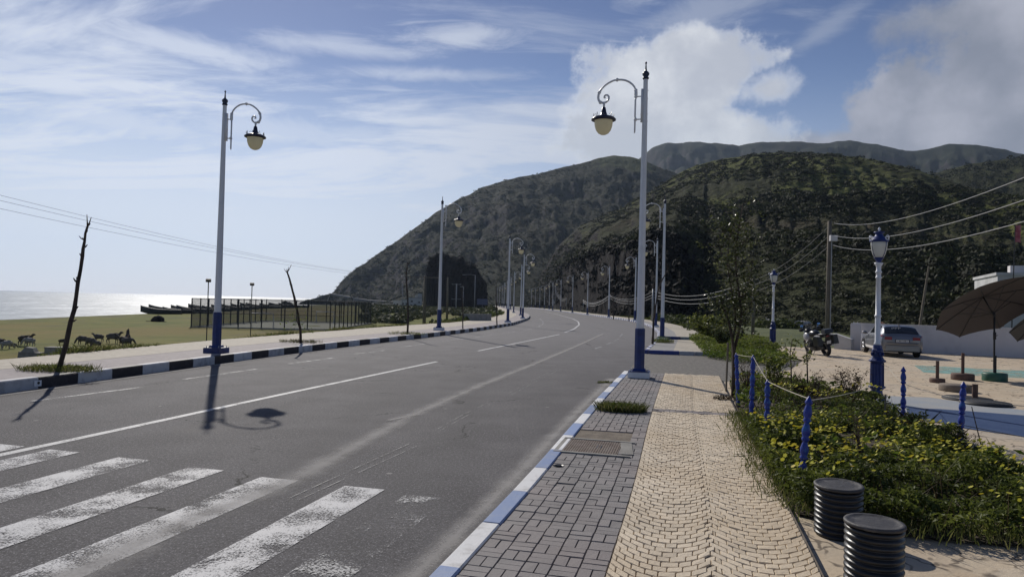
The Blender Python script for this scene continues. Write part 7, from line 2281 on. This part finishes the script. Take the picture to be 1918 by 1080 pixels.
    for sd_ in (1, -1):
        patch('side_window', .72, 1.38, 7.25, 9.0, M_GLASSD, (sd_,), skew=.05); patch('side_window', 1.46, 2.42, 7.25, 9.0, M_GLASSD, (sd_,), skew=-.12)
        patch('door_seam', 1.41, 1.425, 2.6, 7.0, M_BLACKPL, (sd_,), ny=1); patch('door_seam', 2.62, 2.635, 2.6, 6.2, M_BLACKPL, (sd_,), ny=1)
        patch('sill_trim', .95, 3.0, 2.2, 2.9, M_WHITEMET, (sd_,), ny=10)
        patch('tail_light', .012, .34, 5.05, 6.3, M_RED, (sd_,), ny=4, nv=3, off=.010)
        mb = MB(); mb.box((sd_ * .895, 1.55, .86), (.03, .18, .03)); mb.build('door_handle', M_CHROME, o)
        mb = MB(); mb.blob((sd_ * .99, 2.55, 1.0), (.11, .07, .075), n=10, m=8); mb.tube([(sd_ * .86, 2.55, .95), (sd_ * .97, 2.55, .97)], .025, 6); mb.build('mirror', M_SILVER, o, True)
        patch('headlight', 3.85, 4.12, 4.6, 6.2, M_CHROME, (sd_,), ny=3, nv=3)
    patch('windscreen', 2.46, 3.02, 9.6, 12, M_GLASSD, (1, -1), ny=6)
    mb = MB(); mb.tube([(-.62, -.045, .62), (-.40, -.06, .63), (0, -.065, .635), (.40, -.06, .63), (.62, -.045, .62)], .035, 6)
    mb.box((0, -.03, .40), (1.34, .10, .24)); bm_ = mb.build('rear_bumper', M_SILVER, o)
    mb = MB(); mb.box((0, -.035, .265), (1.2, .09, .05)); mb.build('lower_trim', M_BLACKPL, o)
    for sd_ in (1, -1):
        mb = MB(); mb.box((sd_ * .56, -.026, .835), (.30, .022, .13), taper=.96); mb.build('tail_light', M_RED, o)
    mb = MB(); mb.box((0, -.028, .725), (.56, .02, .15)); mb.build('plate_recess', M_BLACKPL, o)
    mb = MB(); mb.box((0, -.041, .725), (.50, .008, .105)); pz_ = mb.build('number_plate', M_PLATE, o)
    mb = MB()
    for k in range(7): mb.box((-.19 + k * .063, -.047, .725), (.030 if k % 3 else .012, .004, .06))
    mb.build('plate_characters', M_BLACKPL, pz_)
    # pale hand lettering on the rear glass
    mb = MB(); rr = random.Random(3)
    for k in range(6):
        x = -.34 + k * .065
        y0, y1 = .30, .40
        q = [surf(y0 + .04 * (k % 2), 12 - abs(x) / .62 * 2.6, .014), surf(y1, 12 - abs(x) / .62 * 2.6, .014)]
        mb.tube([(x, q[0].y, q[0].z), (x + .012, q[1].y, q[1].z)], .008, 4); mb.tube([(x + .012, q[1].y, q[1].z), (x + .05, q[1].y - .01, q[1].z - .012)], .007, 4)
    mb.build('window_lettering', M_PLATE, rw)
    mb = MB(); mb.tube([(.0, .62, 1.40), (0, .54, 1.46)], .012, 5); mb.blob((0, .6, 1.405), (.03, .06, .02)); mb.build('aerial', M_BLACKPL, o)
    mb = MB(); mb.tube([(.35, .0, .28), (.35, -.06, .27)], .035, 8); mb.build('exhaust', M_CHROME, o)
    for (x, y) in ((.78, .80), (-.78, .80), (.78, 3.38), (-.78, 3.38)):
        wv = MB(); s = 1 if x > 0 else -1
        pr = [(.19, -.10), (.29, -.105), (.315, -.08), (.32, 0), (.315, .08), (.29, .105), (.19, .10)]
        for k_ in range(24):
            a0, a1 = 2 * math.pi * k_ / 24, 2 * math.pi * (k_ + 1) / 24
            wv.add([(x + q, y + r * math.cos(a), .32 + r * math.sin(a)) for a in (a0, a1) for r, q in pr], [(i, i + 1, 8 + i, 7 + i) for i in range(6)], 0, .5)
        wh = wv.build('tyre', M_RUBBER, o, True)
        rm = MB()
        for k_ in range(5):
            a = 2 * math.pi * k_ / 5
            rm.tube([(x + s * .095, y, .32), (x + s * .09, y + .20 * math.cos(a), .32 + .20 * math.sin(a))], [.045, .03], 6)
        for k_ in range(24):
            a0, a1 = 2 * math.pi * k_ / 24, 2 * math.pi * (k_ + 1) / 24
            rm.add([(x + s * q, y + r * math.cos(a), .32 + r * math.sin(a)) for a in (a0, a1) for r, q in ((.19, .10), (.215, .107), (.225, .100))], [(0, 1, 4, 3), (1, 2, 5, 4)], 0, .5)
        rm.build('rim', M_HUBCAP, wh, True)
        ar = MB()
        for k_ in range(16):
            a0, a1 = math.pi * (k_ / 16 * 1.25 - .125), math.pi * ((k_ + 1) / 16 * 1.25 - .125)
            ar.add([(s * xx, y + r * math.cos(a), .33 + r * math.sin(a)) for a in (a0, a1) for r, xx in ((.0, .872), (.375, .893))], [(0, 1, 3, 2)], 0, .5)
        ar.build('wheel_arch', M_BLACKPL, o)
    return o


rl = at(1654, 667.5, PZ); fw = at(1618, 657.5, PZ)
hd_ = R_(15.5)
ax_ = Vector((math.sin(hd_), math.cos(hd_), 0)); rt = Vector((math.cos(hd_), -math.sin(hd_), 0))
cpos = at(1690, 669.5, PZ) + ax_ * .05
car(cpos, hd_, 'silver hatchback parked by the long white wall, seen from behind the ornate lamp')
car(at(1962, 690, PZ), R_(75), 'silver car cut off by the photo edge under the second parasol')


# ------------------------------------------------------------------ touring motorcycle on its side stand (rear wheel at local origin, nose +Y)
def motorcycle(loc, heading, lean):
    o = thing('parked_motorcycle', loc, 'black touring motorcycle with side cases leaning on its stand on the plaza', 'motorcycle', rot=Euler((0, lean, -heading), 'XYZ'))
    def wheel(y, R, w, nm):
        mb = MB(); pr = [(R - .11, -w * .35), (R - .05, -w * .5), (R - .015, -w * .36), (R, 0), (R - .015, w * .36), (R - .05, w * .5), (R - .11, w * .35)]
        for k in range(28):
            a0, a1 = 2 * math.pi * k / 28, 2 * math.pi * (k + 1) / 28
            mb.add([(q, y + r * math.cos(a), R + r * math.sin(a)) for a in (a0, a1) for r, q in pr], [(i, i + 1, 8 + i, 7 + i) for i in range(6)], 0, .5)
        t_ = mb.build('tyre', M_RUBBER, o, True)
        rm = MB()
        for k in range(28):
            a0, a1 = 2 * math.pi * k / 28, 2 * math.pi * (k + 1) / 28
            rm.add([(q, y + r * math.cos(a), R + r * math.sin(a)) for a in (a0, a1) for r, q in ((R - .115, -.05), (R - .13, 0), (R - .115, .05))], [(0, 1, 4, 3), (1, 2, 5, 4)], 0, .5)
        for k in range(10):
            a = 2 * math.pi * k / 10; rm.tube([((-1) ** k * .03, y, R), (0, y + (R - .12) * math.cos(a), R + (R - .12) * math.sin(a))], .009, 4)
        rm.tube([(-.08, y, R), (.08, y, R)], .05, 10); rm.build('rim', M_STEEL, t_)
    wheel(0, .33, .18, 'rear'); wheel(1.52, .33, .12, 'front')
    def part(nm, m, fn, smooth=False):
        mb = MB(); fn(mb); return mb.build(nm, m, o, smooth)
    part('swingarm', M_STEEL, lambda b: (b.box((.10, .28, .36), (.05, .60, .09)), b.box((-.10, .28, .36), (.05, .60, .09))))
    part('engine', M_STEEL, lambda b: (b.box((0, .78, .50), (.36, .46, .36)), b.box((.24, .80, .50), (.20, .2, .18), taper=.8), b.box((-.24, .80, .50), (.20, .2, .18), taper=.8), b.box((0, .82, .28), (.28, .5, .14))))
    part('frame', M_STEEL, lambda b: (b.tube([(.12, .45, .42), (.12, .55, .78), (.1, 1.15, .95)], .025, 6), b.tube([(-.12, .45, .42), (-.12, .55, .78), (-.1, 1.15, .95)], .025, 6), b.tube([(.1, .55, .75), (.11, -.35, .92)], .02, 6), b.tube([(-.1, .55, .75), (-.11, -.35, .92)], .02, 6)))
    part('fuel_tank', M_BLACKG, lambda b: b.blob((0, .82, .95), (.21, .36, .17), n=16, m=10), True)
    part('seat', M_RUBBER, lambda b: (b.blob((0, .38, .88), (.17, .26, .075), n=14, m=8), b.blob((0, -.05, .95), (.16, .28, .075), n=14, m=8)), True)
    part('side_fairing', M_FAIR, lambda b: (b.blob((-.20, 1.15, .82), (.10, .26, .20), n=12, m=8), b.blob((.20, 1.15, .82), (.10, .26, .20), n=12, m=8)), True)
    part('nose_fairing', M_BLACKG, lambda b: (b.blob((0, 1.34, 1.02), (.17, .2, .16), n=14, m=8), b.box((0, 1.60, .86), (.10, .34, .05), rot=(-.25, 0, 0), taper=.8)), True)
    def wind(b):
        V = []
        for i in range(7):
            t = i / 6 - .5
            for j in range(4): q = j / 3; V.append((t * (.42 - .12 * q), 1.42 - .20 * q - abs(t) * .12, 1.10 + .30 * q))
        b.add(V, [(i * 4 + j, i * 4 + j + 1, (i + 1) * 4 + j + 1, (i + 1) * 4 + j) for i in range(6) for j in range(3)])
    wsm = part('windscreen', M_SMOKE, wind, True); sm = wsm.modifiers.new('thick', 'SOLIDIFY'); sm.thickness = .006
    part('headlight', M_CHROME, lambda b: b.blob((0, 1.53, .98), (.13, .05, .08), n=12, m=6), True)
    part('handlebar', M_STEEL, lambda b: (b.tube([(-.44, 1.02, 1.13), (-.28, 1.12, 1.13), (-.1, 1.2, 1.05), (.1, 1.2, 1.05), (.28, 1.12, 1.13), (.44, 1.02, 1.13)], .016, 6), b.tube([(-.44, 1.02, 1.13), (-.33, 1.09, 1.13)], .024, 8), b.tube([(.44, 1.02, 1.13), (.33, 1.09, 1.13)], .024, 8),
                                          b.box((-.40, 1.16, 1.16), (.16, .12, .14)), b.box((.40, 1.16, 1.16), (.16, .12, .14))))
    for s in (-1, 1):
        part('mirror', M_MIRR, lambda b: (b.blob((s * .40, 1.08, 1.34), (.075, .02, .05), n=12, m=8), b.tube([(s * .30, 1.12, 1.14), (s * .38, 1.09, 1.32)], .009, 5)), True)
        part('fork', M_GREYST, lambda b: b.tube([(s * .10, 1.52, .33), (s * .11, 1.24, 1.02)], [.032, .026], 8))
        part('side_case', M_BLACKG, lambda b: (b.box((s * .36, -.08, .70), (.22, .46, .36), taper=.88), b.box((s * .36, -.08, .895), (.205, .42, .03))))
        part('foot_peg', M_STEEL, lambda b: b.tube([(s * .15, .52, .40), (s * .33, .50, .40)], .018, 6))
    part('top_case', M_BLACKG, lambda b: (b.box((0, -.32, 1.13), (.40, .36, .16), taper=.86), b.box((0, -.30, 1.03), (.30, .40, .03))))
    part('rack', M_GREYST, lambda b: (b.tube([(.16, .12, .99), (.17, -.45, 1.02), (-.17, -.45, 1.02), (-.16, .12, .99)], .013, 5), b.tube([(.36, .15, .93), (.36, -.32, .93)], .013, 5), b.tube([(-.36, .15, .93), (-.36, -.32, .93)], .013, 5)))
    part('mudguard', M_BLACKG, lambda b: (b.box((0, -.27, .66), (.16, .06, .36), rot=(.35, 0, 0)), b.add([(x, 1.52 + .36 * math.cos(a), .33 + .36 * math.sin(a)) for a in np.linspace(.5, 2.4, 8) for x in (-.07, .07)], [(2 * i, 2 * i + 1, 2 * i + 3, 2 * i + 2) for i in range(7)])))
    part('number_plate', M_PLATE, lambda b: b.box((0, -.345, .64), (.18, .012, .14), rot=(.35, 0, 0)))
    part('tail_light', M_RED, lambda b: b.box((0, -.30, .90), (.16, .04, .05)))
    part('exhaust', M_CHROME, lambda b: b.tube([(.16, .7, .32), (.2, .25, .40), (.25, -.15, .50)], [.04, .06, .06], 10))
    part('side_stand', M_STEEL, lambda b: b.tube([(-.12, .62, .30), (-.30, .66, .02)], .014, 5))
    part('engine_guard', M_GREYST, lambda b: [b.tube([(s * .08, 1.02, .30), (s * .36, .95, .40), (s * .38, .92, .60), (s * .12, 1.08, .76)], .016, 6) for s in (-1, 1)])
    return o


M_BLACKG = mat('black_gloss', (0.010, 0.010, 0.012), (0.016, 0.016, 0.018), rough=.28, scale=5)
M_FAIR = mat('pale_fairing', (0.42, 0.42, 0.45), (0.36, 0.36, 0.39), rough=.3, scale=4)
M_MIRR = mat('mirror_blue', (0.20, 0.42, 0.80), rough=.1, metal=.6)
def smoke():
    m = bpy.data.materials.new('clear_screen'); m.use_nodes = True; t = NT(m.node_tree)
    p = t.n('ShaderNodeBsdfPrincipled'); p.inputs['Base Color'].default_value = (.25, .26, .26, 1); p.inputs['Roughness'].default_value = .1
    tr = t.n('ShaderNodeBsdfTransparent'); mx = t.n('ShaderNodeMixShader'); mx.inputs[0].default_value = .35
    t.t.links.new(tr.outputs[0], mx.inputs[1]); t.t.links.new(p.outputs[0], mx.inputs[2]); t.t.links.new(mx.outputs[0], t.n('ShaderNodeOutputMaterial').inputs[0]); return m


M_SMOKE = smoke()
motorcycle(at(1549, 666.5, PZ), R_(-4), R_(-10))

# ------------------------------------------------------------------ sea haze: one closed box of even, thin air round everything
def haze():
    mb = MB(); mb.box((0, 0, 197.0), (10400, 10400, 404.0))
    m = bpy.data.materials.new('sea_haze'); m.use_nodes = True; t = NT(m.node_tree)
    v = t.n('ShaderNodeVolumePrincipled'); v.inputs['Color'].default_value = (0.60, 0.76, 1.0, 1); v.inputs['Density'].default_value = 0.000085; v.inputs['Anisotropy'].default_value = 0.35
    t.t.links.new(v.outputs[0], t.n('ShaderNodeOutputMaterial').inputs['Volume'])
    tag(mb.build('haze', m), kind='stuff')


haze()
